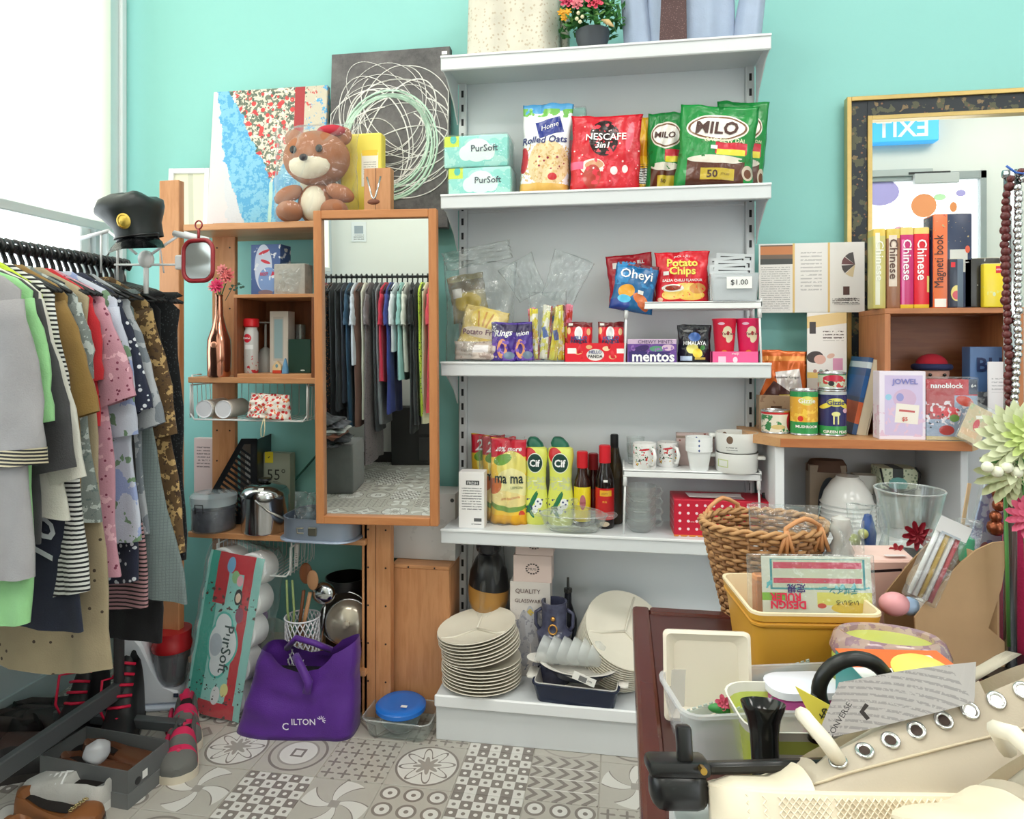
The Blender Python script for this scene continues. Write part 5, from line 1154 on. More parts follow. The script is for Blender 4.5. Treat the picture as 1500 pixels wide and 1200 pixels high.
for k in range(22):
    ring(bmw, rnd.uniform(-.07, .08), h*rnd.uniform(.35, .7), rnd.uniform(.10, .22), rnd.uniform(.09, .22), rnd.choice((.0012, .0018, .0026)), rnd.uniform(0, 180), rnd.uniform(360, 560), rnd.uniform(-50, 50))
link('painted_swirl', bmg, M((196, 226, 206), .5), pb); link('painted_lines', bmw, M((238, 236, 232), .5), pb)
link('price_sticker', bx(w/2-.03, w/2-.01, -.0165, -.0155, h-.03, h-.018), M((240, 240, 240)), pb)
# plush toy: a generic brown and cream soft toy in a clear bag
PB_ = M((166, 106, 72), .9, vary=.12, scale=80, bmp=.6, bscale=300, bdist=.001); PC = M((232, 222, 198), .9, vary=.05, bmp=.6, bscale=300, bdist=.001)
ph_ = thing('plush_toy', 'brown and cream soft toy animal sitting in a clear plastic bag on the unit top', 'plush toy', (X(466, 2.2), 2.2, zU+.0))
link('torso', sphere(.062, c=(0, .0, .062), s=(1, .8, 1.1)), PB_, ph_, True)
link('belly', sphere(.052, c=(0, -.022, .06), s=(.85, .7, 1.1)), PC, ph_, True)
ph_.scale = (1.13, 1.05, 1.08)
hd = link('head', sphere(.1, c=(0, -.01, .205), s=(1.02, .8, .86), u=24, v=16), PB_, ph_, True)
for s in (-1, 1):
    link('button_eye', sphere(.011, c=(s*.04, -.087, .215), s=(1, .5, 1.1)), M((24, 22, 24), .1), hd, True)
    link('ear', sphere(.03, c=(s*.078, .0, .275), s=(1, .5, 1)), PB_, ph_, True)
    link('arm', xf(sphere(.032, s=(1.5, .8, .8)), (s*.082, -.03, .09), (0, 25*s, 0)), PB_, ph_, True)
    link('foot', sphere(.04, c=(s*.07, -.045, .034), s=(1, 1.1, .85)), PB_, ph_, True)
link('muzzle', sphere(.052, c=(0, -.062, .172), s=(1.25, .6, .8)), PC, hd, True)
link('nose', sphere(.012, c=(0, -.104, .185), s=(1.1, .7, .9)), M((50, 44, 48), .3), hd, True)
link('red_bow', sphere(.03, c=(.05, -.02, .288), s=(1.5, .7, .6)), M((186, 40, 60), .8), ph_, True)
bm, _s = pouch(.27, .31, tb=.22, tt=.16, wr=.014, seed=77, seal=.01); xf(bm, (0, -.01, 0)); link('film', bm, glassm((252, 253, 253), .88, .06, bmp=1, bscale=22), ph_, True)
t = thing('yellow_gift_bag', 'yellow paper bag with a white label behind the plush toy', 'bag', (X(532, 2.27), 2.27, zU), 0)
w = X(562, 2.27)-X(502, 2.27); h = Z(532, 198, 2.27)-zU
link('bag_body', cbox(w, .05, h, .008, seg=2), paint((242, 222, 90), [('r', .45, .6, .4, .18, 0, (240, 236, 222)), ('r', .45, .78, .38, .03, 0, (246, 206, 60)), ('l', .008, .5, .7, .15, .75, (180, 176, 166))], w, h, .4), t)
t = thing('wire_tong', 'bent steel wire tong hooked in the post holes above the mirror', 'wire', tuple(P(548, 298, 2.075)))
link('wire_loop', tube([(-.024, 0, .085), (-.006, -.004, .02), (0, -.004, .012), (.006, -.004, .02), (.022, 0, .085)], .003, 8), STEEL, t, True); link('leather_bow', sphere(.013, c=(0, -.005, .004), s=(1.6, .5, .7)), M((120, 70, 50), .6), t, True)
# ------------------------------------------------------------------ tall mirror
mc = P(548, 538, 2.07); zb_ = Z(550, 768, 2.06); ztop = Z(550, 307, 2.03)
mr = thing('tall_mirror', 'tall wood-framed mirror hung on the wooden post', 'mirror', (X(552.5, 2.06), 2.07, zb_), 4, rx=1.5)
w = .392; h = ztop-zb_
fwd = .026
WDM = woodm((198, 134, 84), (184, 118, 70), 'z', coat=0); WDMX = woodm((198, 134, 84), (184, 118, 70), 'x')
link('frame_side', bx(-w/2, -w/2+fwd, -.02, .01, 0, h, .002), WDM, mr); link('frame_side', bx(w/2-fwd, w/2, -.02, .01, 0, h, .002), WDM, mr)
link('frame_top', bx(-w/2+fwd, w/2-fwd, -.02, .01, h-fwd, h, .002), WDMX, mr); link('frame_bottom', bx(-w/2+fwd, w/2-fwd, -.02, .01, 0, fwd, .002), WDMX, mr)
MIR = M((236, 240, 238), .0, 1)
link('mirror_glass', bx(-w/2+.02, w/2-.02, -.004, .004, .02, h-.02), MIR, mr)
# ------------------------------------------------------------------ airer with cap and small mirror
PW = M((236, 238, 240), .3)
ar = thing('hanging_airer', 'white plastic clip airer with folding arms behind the clothes rail', 'airer', tuple(P(214, 372, 1.80)))
def loc_(px, py, Y=1.80): return P(px, py, Y)-P(214, 372, 1.80)
link('hub', sphere(.022, c=tuple(loc_(214, 380)), s=(1, 1, 1.2)), PW, ar, True)
for (a, b_, r0) in (((115, 350), (160, 338), .006), ((158, 338), (200, 372), .004), ((262, 345), (222, 372), .004), ((255, 342), (305, 352), .009), ((148, 340), (148, 400), .003), ((172, 345), (172, 410), .0035), ((168, 388), (292, 388), .0035), ((214, 385), (214, 430), .007), ((232, 345), (240, 400), .002)):
    link('arm', tube([tuple(loc_(*a)), tuple(loc_(*b_))], r0, 8), PW, ar, True)
link('clip', xf(cbox(.026, .012, .042, .005, seg=2), tuple(loc_(263, 395))), PW, ar)
cp = thing('peaked_cap', 'black leather peaked cap with a gold badge on the airer', 'cap', tuple(P(206, 350, 1.74)), 12, rx=8, ry=-9)
cp.scale = (.84, .84, .84)
LB = M((30, 36, 36), .42, bmp=.2, bscale=30)
bm = B(); R = []
for (a, b_, z, s, y0) in ((.070, .082, .0, 0, 0), (.071, .083, .025, 0, 0), (.073, .083, .045, 0, 0), (.092, .1, .075, -.006, 0), (.105, .11, .095, -.012, .0), (.10, .105, .115, -.01, .01), (.07, .08, .128, 0, .01), (.03, .03, .133, 0, .01)):
    R.append([(a*cos(2*pi*i/36)+s, b_*sin(2*pi*i/36)+y0, z+(.02*max(0, -sin(2*pi*i/36)) if z > .05 else 0)+.006*sin(5*2*pi*i/36)*(z > .04)) for i in range(36)])
link('crown', rings(bm, R, True, (False, True)), LB, cp, True)
bm = B(); R = []
for q, (rr, dz) in enumerate(((1.0, .006), (1.25, -.012), (1.5, -.034))):
    R.append([(.071*rr*cos(a)*(1 if q < 2 else .92), .083*rr*sin(a)*(1+.06*q), dz-.01*abs(cos(a))) for a in [radians(200+140*i/20) for i in range(21)]])
rings(bm, R, False); bmesh.ops.solidify(bm, geom=list(bm.faces), thickness=.003)
link('visor', bm, M((14, 16, 18), .12), cp, True)
bm = xf(lathe([(.021, 0), (.022, .002), (.017, .005), (.016, .003), (.01, .006), (0, .007)], 24, sy=1.15), (.004, -.098, .055), (90, 0, 0)); link('badge', bm, M((206, 176, 84), .35, .9, bmp=.6, bscale=90), cp, 50)
link('band_braid', tube([(.074*cos(radians(a)), .085*sin(radians(a)), .008) for a in range(200, 345, 8)], .004, 6), M((18, 20, 22), .3), cp, True)
hm = thing('hand_mirror', 'small red-framed hanging mirror beside the airer arm', 'mirror', tuple(P(291, 382, 1.78)), -9)
w, h = (X(320, 1.78)-X(265, 1.78)), .118
lp = [(x, z) for x, z in rrect(w*.88, h*.98, .03, 5)]
link('mirror_back', prism(lp, 0, .006), M((150, 30, 40), .35), hm)
link('frame_ring', tube([(x*1.0, -.002, z) for x, z in lp], .006, 8, closed=True), M((150, 36, 44), .35, bmp=.5, bscale=90), hm, True)
link('mirror_glass', prism([(x*.86, z*.88) for x, z in lp], -.0025, -.001), M((196, 202, 200), .15, .6), hm)
link('hanging_ring', tube([(.012*cos(a*pi/8), 0, h/2+.043+.012*sin(a*pi/8)) for a in range(16)], .0022, 6, closed=True), M((150, 36, 44), .35), hm, True)
link('ring_stem', tube([(0, 0, h/2), (0, 0, h/2+.031)], .004, 8), M((150, 36, 44), .35), hm, True)
# ------------------------------------------------------------------ toilet roll pack, tote bag, juicer on the floor
fp_ = onz(316, 1050, 0)
tp = thing('toilet_roll_pack', 'tall leaning pack of toilet rolls with teal and red wrap', 'tissues', (fp_.x, fp_.y+.07, 0), -4, rx=-8, ry=5.5)
w, d = .25, .10; h = .52
m_roll = M((240, 240, 238), .8, bmp=.2, bscale=60); m_core = M((200, 190, 176), .8)
rm = None
for c in range(2):
    for k in range(5):
        for dd in range(1):
            bm = None
            if rm is None:
                rb = xf(lathe([(.018, -.04), (.05, -.045), (.056, -.04), (.056, .04), (.05, .045), (.018, .04), (.018, -.04)], 22, caps=(False, False)), rot=(90, 0, 0)); o = link('roll', rb, m_roll, tp, 40); rm = o.data
            else: o = bpy.data.objects.new('roll', rm); COL.objects.link(o); o.parent = tp
            o.location = (-.06+c*.112+(.0), -.04, .058+k*.104)
WRAP = [('r', -.62, .5, .2, .6, 0, (54, 168, 150)), ('r', .1, .5, .5, .6, 0, (150, 214, 204)), ('r', .5, .5, .14, .6, 0, (200, 30, 44)), ('r', -.35, .84, .22, .16, 0, (200, 30, 44)), ('r', .2, .94, .4, .06, 0, (200, 30, 50)), ('r', .1, .03, .6, .06, 0, (200, 30, 50)), ('e', -.1, .93, .14, .05, 0, (120, 180, 220)), ('e', .1, .86, .12, .04, 0, (150, 200, 140)), ('e', .25, .84, .1, .035, 0, (240, 180, 190)), ('n', 60, .6, .62, .8, (70, 40, 30)), ('e', .28, .74, .12, .05, 0, (40, 30, 34)), ('e', .28, .735, .08, .03, 0, (240, 214, 190)), ('e', .4, .63, .12, .05, 0, (150, 60, 90)),
        ('e', .0, .44, .5, .15, 0, (84, 190, 176)), ('e', -.05, .56, .3, .08, 0, (84, 190, 176)), ('e', -.05, .31, .3, .08, 0, (84, 190, 176)), ('e', 0, .44, .45, .13, 0, (232, 238, 240)), ('e', -.05, .555, .26, .07, 0, (232, 238, 240)), ('e', -.05, .315, .26, .07, 0, (232, 238, 240)), ('e', -.2, .43, .22, .07, 0, (190, 200, 210)), ('e', .05, .13, .14, .055, 0, (230, 232, 232)), ('v', 60, .2, .1, .2, (40, 40, 44)), ('e', .3, .17, .12, .04, 0, (226, 226, 150)), ('n', 70, .66, 0, .26, (60, 50, 44))]
bm = B(); rr = []
for j in range(13):
    v = j/12; rr.append([(u*w/2*.82+.002, -.092-.004*abs(sin(v*pi*5))-.003*cos(u*pi*1.5), v*h) for u in [-1+2*i/8 for i in range(9)]])
link('printed_wrap', rings(bm, rr, False), paint((150, 214, 204), WRAP, w*.9, h, .25, bmp=.15, bscale=20), tp, True)
bm = B(); rr = []
for j in range(17):
    v = j/16; z = v*(h+.035)-.001; a = 1+.02*sin(v*pi*10); e = 1 if v < .93 else 1-(v-.93)*3
    rr.append([(x*a*e, y*a*e-.035, z+(.014*sin(x*40)+.01*sin(y*60) if v > .9 else 0)) for x, y in rrect(w+.008, d+.03, .04, 5)])
link('film', rings(bm, rr, True, (False, True)), glassm((250, 253, 255), .8, .08, bmp=.8, bscale=16), tp, True)
text('PurSoft', tp, .02, .215, width=.15, color=(20, 60, 60), y=-.097, rot=-90, bold=.02)
# purple tote
fb_ = onz(435, 1085, 0)
tb = thing('tote_bag', 'purple fabric tote bag with white lettering slumped on the floor', 'bag', (fb_.x-.03, fb_.y+.075, 0), 5)
PUR = cloth((88, 30, 142)); PUR.node_tree.nodes['Principled BSDF'].inputs['Roughness'].default_value = .55
def tote(nu=26, nv=16):
    w, d = .385, .16; R = []
    for j in range(nv+1):
        v = j/nv; row = []
        for i in range(nu*2+8):
            t_ = 2*pi*i/(nu*2+8); cx, cy = cos(t_), sin(t_)
            e = .5; x = (abs(cx)**e)*(1 if cx > 0 else -1)*w/2; y = (abs(cy)**e)*(1 if cy > 0 else -1)*d/2
            x = x*(1-.28*v*(1 if x < 0 else .35))+.02*v; y = y*(1-.35*v)+.012*noise.noise(Vector((x*9, v*4, y*9)))
            z = v*(.25+(.05*(x/(w/2))**2*v if x > 0 else -.0*v)-.055*v*max(0, 1-((x-.03)/.10)**2)*(1 if y < 0 else .6))
            z += .008*v*sin(12*x+3)+(-.05*v*max(0, -x/(w/2)-.55) )
            row.append((x+.01*noise.noise(Vector((x*7, y*5, v*5)))*v, y+.014*noise.noise(Vector((x*12+5, v*7, 1)))*v, z))
        R.append(row)
    return rings(B(), R, True, (True, False))
link('bag_body', tote(), PUR, tb, True)
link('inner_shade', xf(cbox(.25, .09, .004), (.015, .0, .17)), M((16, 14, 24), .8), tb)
link('handle', xf(tube([(-.0, -.03, .24), (.03, -.06, .22), (.06, -.075, .18), (.055, -.08, .15)], .014, 6), (0, 0, 0), (0, 0, 0)), PUR, tb, True)
link('handle', tube([(-.05, .02, .24), (-.01, .0, .285), (.05, .0, .27), (.10, .02, .24)], .01, 6), PUR, tb, True)
text('ILTON', tb, .05, .068, width=.075, color=(236, 230, 240), y=-.093, bold=.02, rot=2); text('C', tb, -.008, .05, width=.02, color=(236, 230, 240), y=-.09, bold=.02)
bm = B()
for k in range(7): a = radians(-60+k*30); box(bm, -.0008, .0008, -.0005, .0005, .004, .014, 0, 1, Matrix.Translation((.105, -.0905, .073)) @ Matrix.Rotation(a, 4, 'Y'))
link('leaf_logo', bm, M((236, 230, 240)), tb)
bm = B()
for k in range(4): box(bm, -.158+k*.008, -.1565+k*.008, -.0925, -.0915, .06+.004*(k % 2), .11+.004*k, 0, 1, Matrix.Translation((.07, 0, -.04)) @ Matrix.Rotation(radians(-28), 4, 'Y'))
link('printed_lines', bm, M((236, 230, 240)), tb)
# juicer
q = onz(215, 1042, 0)
ju = thing('juicer', 'white countertop juicer with a red-rimmed clear hopper on the floor under the clothes', 'juicer', (q.x, q.y+.06, 0), 15)
link('body', prism([(-.1, .02), (.09, .02), (.09, .06), (.03, .07), (0, .13), (-.03, .22), (-.07, .27), (-.1, .27)], -.06, .06, bev=.008), M((232, 236, 242), .3), ju)
link('base_plate', cbox(.22, .14, .018, .006, cx=-.005), M((216, 226, 240), .3), ju)
link('jug', lathe([(.04, .065), (.055, .10), (.06, .19), (.058, .19), (.053, .1), (.038, .07)], 28, cx=.045), glassm((190, 190, 200), .7, .05), ju, 50)
link('jug_mesh', lathe([(.03, .07), (.045, .10), (.05, .17), (0, .172)], 24, cx=.045), M((140, 134, 136), .5, .4), ju, 50)
link('red_lid', lathe([(.064, .185), (.066, .20), (.06, .215), (.062, .25), (.0, .252)], 30, cx=.045), M((178, 34, 40), .25), ju, 50)
link('switch', xf(cbox(.016, .004, .012, .001), (.08, -.063, .045)), M((50, 60, 80), .4), ju)
# ================================================================== clothes rail on the left
XR, ZR = -1.54, 1.475
BLK = M((20, 22, 24), .4)
ck = thing('clothes_rack', 'grey metal clothes rack with a flat bottom rail along the window wall', 'rack', (XR, 1.2, 0))
GREY = M((96, 100, 102), .4, .4)
link('top_rail', tube([(0, -.95, ZR), (0, .74, ZR)], .013, 12), M((180, 182, 184), .25, .9), ck, True)
link('bottom_rail', bx(-.012, .012, -.95, .72, .135, .185, .003), GREY, ck)
for yy in (-.93, .70):
    link('post', tube([(0, yy, .08), (0, yy, ZR)], .015, 12), GREY, ck, True)
    link('foot_bar', bx(-.22, .22, yy-.015, yy+.015, .05, .08, .003), GREY, ck)
    for s in (-1, 1): link('castor', xf(cyl(.025, .018, 16), (s*.2-.009, yy, .025), (0, 90, 0)), M((200, 200, 200), .4), ck)
hang_me = None
def hanger(loc, rz, label, grp):
    global hang_me
    if hang_me is None:
        bm = tube([(.012, 0, -.012), (.019, 0, .002), (.012, 0, .016), (-.002, 0, .021), (-.016, 0, .012), (-.016, 0, -.004), (-.004, 0, -.03), (0, 0, -.055)], .0058, 8)
        tube([(0, 0, -.05), (.1, 0, -.075), (.19, 0, -.115)], .005, 7, bm); tube([(0, 0, -.05), (-.1, 0, -.075), (-.19, 0, -.115)], .005, 7, bm); tube([(-.19, 0, -.115), (.19, 0, -.115)], .003, 6, bm)
        o = solo('clothes_hanger', label, 'hanger', bm, BLK, loc, rz, grp, smooth=True); hang_me = o.data
    else:
        o = bpy.data.objects.new('clothes_hanger', hang_me); COL.objects.link(o); o.location = loc; o.rotation_euler = (0, 0, radians(rz)); o['label'] = label; o['category'] = 'hanger'; o['group'] = grp
    return o
rnd = random.Random(2)
for i in range(42):
    hanger((XR, .92+i*.0245, ZR+.0), rnd.uniform(-8, 8), 'black clothes hanger hooked over the rail above the shirts', 'black hangers on the window rail')
def garment(t, hs, hh, L, mat, sl=None, neck=.06, th=.013, amp=.008, seed=0, lean=0, inner=None, zt=-.045, cuff=None, z_sh=-.105):
    """hs shoulder half width, hh hem half width, L length below the rail, sl (x at cuff outer edge, z at cuff, half width)"""
    rnd = random.Random(seed); p = rnd.uniform(0, 6); k1 = rnd.uniform(9, 14); n = 22; R = []
    if neck > .1: zt = -.085; z_sh = -.12
    zs = [zt, zt-.012, z_sh+.01, z_sh-.02, z_sh-.08]; m = 9
    zs += [z_sh-.08-(L+z_sh-.08)*(j+1)/m for j in range(m)]
    for j, z in enumerate(zs):
        f = max(0, (z_sh-.02-z)/(L+z_sh-.02)); f = min(1, f)
        hw = neck if j == 0 else (neck+.02 if j == 1 else (hs*.82 if j == 2 else (hs if j == 3 else hs*(1-f)*.97+hh*f)))
        t_ = th*(.35 if j == 0 else .6 if j == 1 else 1)*(1+.7*f); row = []
        for i in range(2*n):
            a = 2*pi*i/(2*n); c, s = cos(a), sin(a); x = hw*abs(c)**.75*(1 if c > 0 else -1)
            y = t_*abs(s)**.8*(1 if s > 0 else -1)+amp*(.25+f)*(sin(k1*x*2+p+2*f)+.5*sin(k1*4.7*x+p*2))
            row.append((x+.006*sin(z*17+p), y+lean*(-z), z+.012*f*sin(5*x*k1*.3+p)*(1 if j > 5 else 0)))
        R.append(row)
    o = link('garment_body', rings(B(), R, True, (True, False)), mat, t, True)
    if sl:
        for s in (1, -1):
            x1, z1_, w = sl; R = []; m2 = 8
            for j in range(m2+1):
                f = j/m2; cx = (hs-.045)*(1-f)+(x1-w)*f+.012*sin(f*pi); cz = (z_sh-.045)*(1-f)+z1_*f; hw = .05*(1-f)+w*f
                ang = math.atan2((x1-w)-(hs-.045), (z_sh-.045)-z1_)
                row = []
                for i in range(18):
                    a = 2*pi*i/18; u = hw*cos(a); yv = (th*1.05)*sin(a)*(1+.25*f)+.004*sin(9*f+p+3*cos(a))+.003*sin(21*f+2*a+p)
                    row.append((s*(cx+u*cos(ang)), yv-.004+lean*(-cz), cz+u*sin(ang)))
                R.append(row)
            link('sleeve', rings(B(), R, True, (True, False)), mat, t, True)
            if cuff:
                RR = [[(v.x*1.0, v.y*1.12-.0, v.z) for v in map(Vector, r)] for r in R[-2:]]
                cxm = sum(q[0] for q in RR[-1])/18
                RR = [[(cxm+(q[0]-cxm)*1.03, q[1]*1.03, q[2]-.001) for q in r] for r in RR]
                RR[0] = [tuple(Vector(a_).lerp(Vector(b_), .8)) for a_, b_ in zip(RR[1], RR[0])]
                link('cuff_band', rings(B(), RR, True), cuff, t, True)
    return o
# (label, Y, shoulder px, cuff px & py or None, cuff half width, hem px, hem py, material, extras)
C_ = cloth
STRB, nt, b = new_mat('fabric', .85, 0, (24, 24, 28)); v, x, y, z = objc(nt)
nt.links.new(mix(nt, z.lt(-.735)*((z*90).frac().lt(.6)), (24, 24, 28), (176, 134, 138)), b.inputs['Base Color'])
G = [
 ('light grey tee with a black and cream banded cuff, nearest on the rail', 'tee', 1.30, 34, (72, 682), .075, 52, 845, C_((168, 166, 168)), dict(cuff=C_((30, 30, 34), 'stripe', (200, 190, 160), 130))),
 ('pale green tee hanging behind the grey one, its hem showing below', 'tee', 1.335, 50, (82, 622), .05, 50, 912, C_((158, 218, 152)), {}),
 ('charcoal tee with a short dark sleeve next to the pale green one', 'tee', 1.365, 58, (116, 692), .07, 60, 800, C_((66, 66, 68)), {}),
 ('off-white shirt with a neon yellow side stripe', 'shirt', 1.40, 62, (130, 706), .055, 100, 760, C_((226, 224, 212)), {}),
 ('neon yellow tee seen as a thin strip between the shirts', 'tee', 1.43, 58, (106, 640), .035, 90, 700, C_((206, 232, 60)), {}),
 ('black and white striped top with long narrow stripes', 'shirt', 1.455, 80, (133, 868), .04, 125, 872, C_((236, 236, 232), 'stripe', (24, 26, 30), 90), {}),
 ('navy top with white handwriting down its side', 'tee', 1.44, 60, None, 0, 124, 920, C_((28, 34, 54)), dict(script=1)),
 ('mustard brown tee with a loose cuff', 'tee', 1.49, 96, (148, 612), .06, 130, 800, C_((150, 118, 62)), {}),
 ('grey-green floral shirt behind the mustard tee', 'shirt', 1.52, 118, (140, 560), .045, 140, 760, C_((128, 138, 134), 'blotch', (176, 184, 180), 34, c3=(96, 110, 108)), {}),
 ('long khaki shirt scattered with small brown marks', 'shirt', 1.55, 128, None, 0, 168, 985, C_((176, 160, 128), 'specks', (70, 56, 44), 30), {}),
 ('red tee showing as a thin strip beside the pink blouse', 'tee', 1.575, 136, (152, 560), .03, 140, 620, C_((200, 34, 44)), {}),
 ('pink eyelet blouse with a wide open sleeve', 'blouse', 1.605, 152, (203, 590), .06, 178, 850, C_((206, 150, 166), 'lace', (120, 50, 74), 62, c3=(222, 176, 188)), {}),
 ('white and lilac printed shirt with palm leaves', 'shirt', 1.645, 174, (204, 640), .055, 208, 790, C_((206, 212, 228), 'blotch', (150, 164, 206), 12, c3=(110, 140, 110)), {}),
 ('navy shirt printed with small white shapes', 'shirt', 1.685, 178, (226, 604), .04, 206, 852, C_((36, 42, 66), 'dots', (220, 224, 230), 52), {}),
 ('faded grey and white washed shirt', 'shirt', 1.72, 190, (244, 626), .045, 215, 780, C_((186, 190, 196), 'blotch', (120, 128, 136), 16), {}),
 ('grey-green checked trousers with long straight legs', 'trousers', 1.76, 192, None, 0, 272, 880, C_((128, 142, 142), 'plaid', (96, 110, 112), 120), dict(neck=.16)),
 ('brown and gold batik shirt with a patterned sleeve', 'shirt', 1.80, 222, (262, 640), .045, 276, 808, C_((104, 78, 46), 'blotch', (190, 158, 104), 42, c3=(70, 50, 34)), {}),
 ('black trousers hung by the waist behind the batik shirt', 'trousers', 1.835, 222, None, 0, 246, 880, C_((30, 30, 34)), dict(neck=.18)),
 ('black dress beside the black trousers', 'dress', 1.865, 238, None, 0, 238, 940, C_((24, 24, 28)), dict(neck=.17)),
 ('long black lace dress at the far end of the rail', 'dress', 1.89, 262, None, 0, 274, 820, C_((16, 20, 24), 'dots', (60, 66, 70), 130), dict(neck=.2)),
 ('pink striped pouch-shaped top low behind the pink blouse', 'top', 1.70, 150, None, 0, 222, 890, STRB, {}),
]
for i, (lab, kind, Y, ps, sl, sw, ph2, pyh, m, ex_) in enumerate(G):
    ex_ = dict(ex_); cuffm = ex_.pop('cuff', None); script = ex_.pop('script', None)
    t = thing({'tee': 't_shirt', 'shirt': 'shirt', 'blouse': 'blouse', 'trousers': 'trousers', 'dress': 'dress', 'top': 'top'}[kind], lab, kind if kind != 'tee' else 't-shirt', (XR, Y, ZR), 0, 'clothes on the window rail')
    hs = max(.15, X(ps, Y)-XR); hh = max(.12, X(ph2, Y)-XR); L = ZR-Z(ph2, pyh, Y)
    s3 = (X(sl[0], Y)-XR, Z(sl[0]-8, sl[1], Y)-ZR, sw) if sl else None
    garment(t, hs, hh, L, m, s3, seed=i*7+1, cuff=cuffm, neck=ex_.get('neck', .06))
    if script:
        text('Young', t, hh-.075, -.62, width=.26, size=.13, color=(222, 224, 230), y=-.02, rot=84, shear=.4, bold=.02, S=lambda a, b_: -.03)
# two strips of lace trim on the far black dress
# ------------------------------------------------------------------ second rail, seen in the tall mirror
XM0, XM1, YM, ZM = -1.93, -.98, -1.22, 1.60
c2_ = thing('clothes_rack', 'black clothes rail full of dark garments across the room, seen in the mirror', 'rack', ((XM0+XM1)/2, YM, 0)); wM = (XM1-XM0)/2
link('top_rail', tube([(-wM, 0, ZM), (wM, 0, ZM)], .011, 10), BLK, c2_, True)
for s in (-1, 1):
    link('post', tube([(s*wM, 0, .05), (s*wM, 0, ZM)], .012, 10), BLK, c2_, True); link('foot_bar', bx(s*wM-.012, s*wM+.012, -.22, .22, .02, .05, .003), BLK, c2_)
GM = [((150, 30, 50), .95, .03), ((40, 36, 40), 1.05, .03), ((26, 26, 30), .98, .04), ((28, 30, 36), .9, .05), ((30, 34, 50), .85, .04), ((24, 60, 84), 1.02, .05), ((196, 198, 206), .6, .06), ((120, 84, 74), 1.0, .03), ((212, 206, 190), .95, .02), ((112, 100, 102), 1.25, .04), ((52, 52, 56), 1.05, .05), ((120, 120, 124), 1.0, .06), ((190, 30, 60), .7, .02), ((56, 66, 140), .92, .05), ((226, 226, 230), .5, .04), ((150, 196, 190), .7, .03), ((222, 220, 208), .65, .06), ((24, 24, 26), 1.05, .05), ((26, 28, 30), 1.0, .05), ((196, 220, 70), .95, .02), ((214, 204, 170), .98, .04), ((224, 70, 84), .9, .05)]
nm = ['crimson', 'black floral', 'black', 'near-black', 'dark navy', 'petrol blue', 'silver grey', 'cocoa brown', 'cream', 'taupe lace', 'charcoal', 'mid grey', 'bright red', 'royal blue', 'white', 'mint', 'ivory', 'jet black', 'soft black', 'neon trimmed', 'beige', 'coral']
for i, (c, L, _) in enumerate(GM):
    x = XM0+.06+i*(XM1-XM0-.1)/21
    L *= 1.16
    t = thing('dress' if L > .9 else 'top', nm[i]+' garment on the rail across the room, seen edge-on in the mirror', 'dress' if L > .9 else 'top', (x, YM, ZM), 90+rnd.uniform(-6, 6), 'garments on the far rail')
    garment(t, .19, .17 if i % 3 else .21, L, cloth(c, 'dots' if i in (1, 9, 19) else None, (200, 120, 60) if i == 1 else ((30, 30, 30) if i == 19 else (80, 70, 74)), 60), (.235, -.38, .04) if L < .9 or i % 4 == 1 else None, seed=i+100, th=.016, amp=.009)
    hanger((x, YM, ZM), 90+rnd.uniform(-8, 8), 'black clothes hanger hooked over the far rail seen in the mirror', 'black hangers on the far rail')
cb_ = thing('dark_cabinet', 'low dark cabinet behind the far rail, seen in the mirror', 'cabinet', (-1.0, -1.68, 0))
link('cabinet_body', cbox(.9, .12, .5, .004), M((40, 38, 38), .5), cb_)
for s in (-1, 1): dd_ = link('drawer', cbox(.42, .012, .2, .002, z0=.04 if s < 0 else .27, cx=0, cy=.066), M((50, 47, 47), .45), cb_)
pf = thing('fabric_pouf', 'grey fabric cube seat below the far rail, seen in the mirror', 'pouf', (-1.72, -.86, 0))
link('pouf_body', cbox(.36, .34, .36, .02, seg=2), cloth((112, 112, 110)), pf, 40)
for i, c in enumerate(((40, 40, 44), (30, 32, 38), (120, 70, 50), (190, 190, 186), (60, 60, 66), (24, 24, 28))):
    bm, _s = pouch(.34-.01*i, .27, tb=.05, tt=.05, wr=.012, seed=200+i, seal=.01); xf(bm, (0, .13, 0), (-90, 0, 0)); xf(bm, (0, -.0, .02), (0, 0, 0))
    t = solo('folded_garment', ('charcoal', 'black', 'rust brown', 'light grey', 'slate', 'topmost black')[i]+' folded garment in the pile on the grey cube seat', 'clothes', bm, cloth(c), (-1.72, -.86, .375+i*.032), rnd.uniform(-8, 8), 'folded clothes on the grey cube', smooth=True)
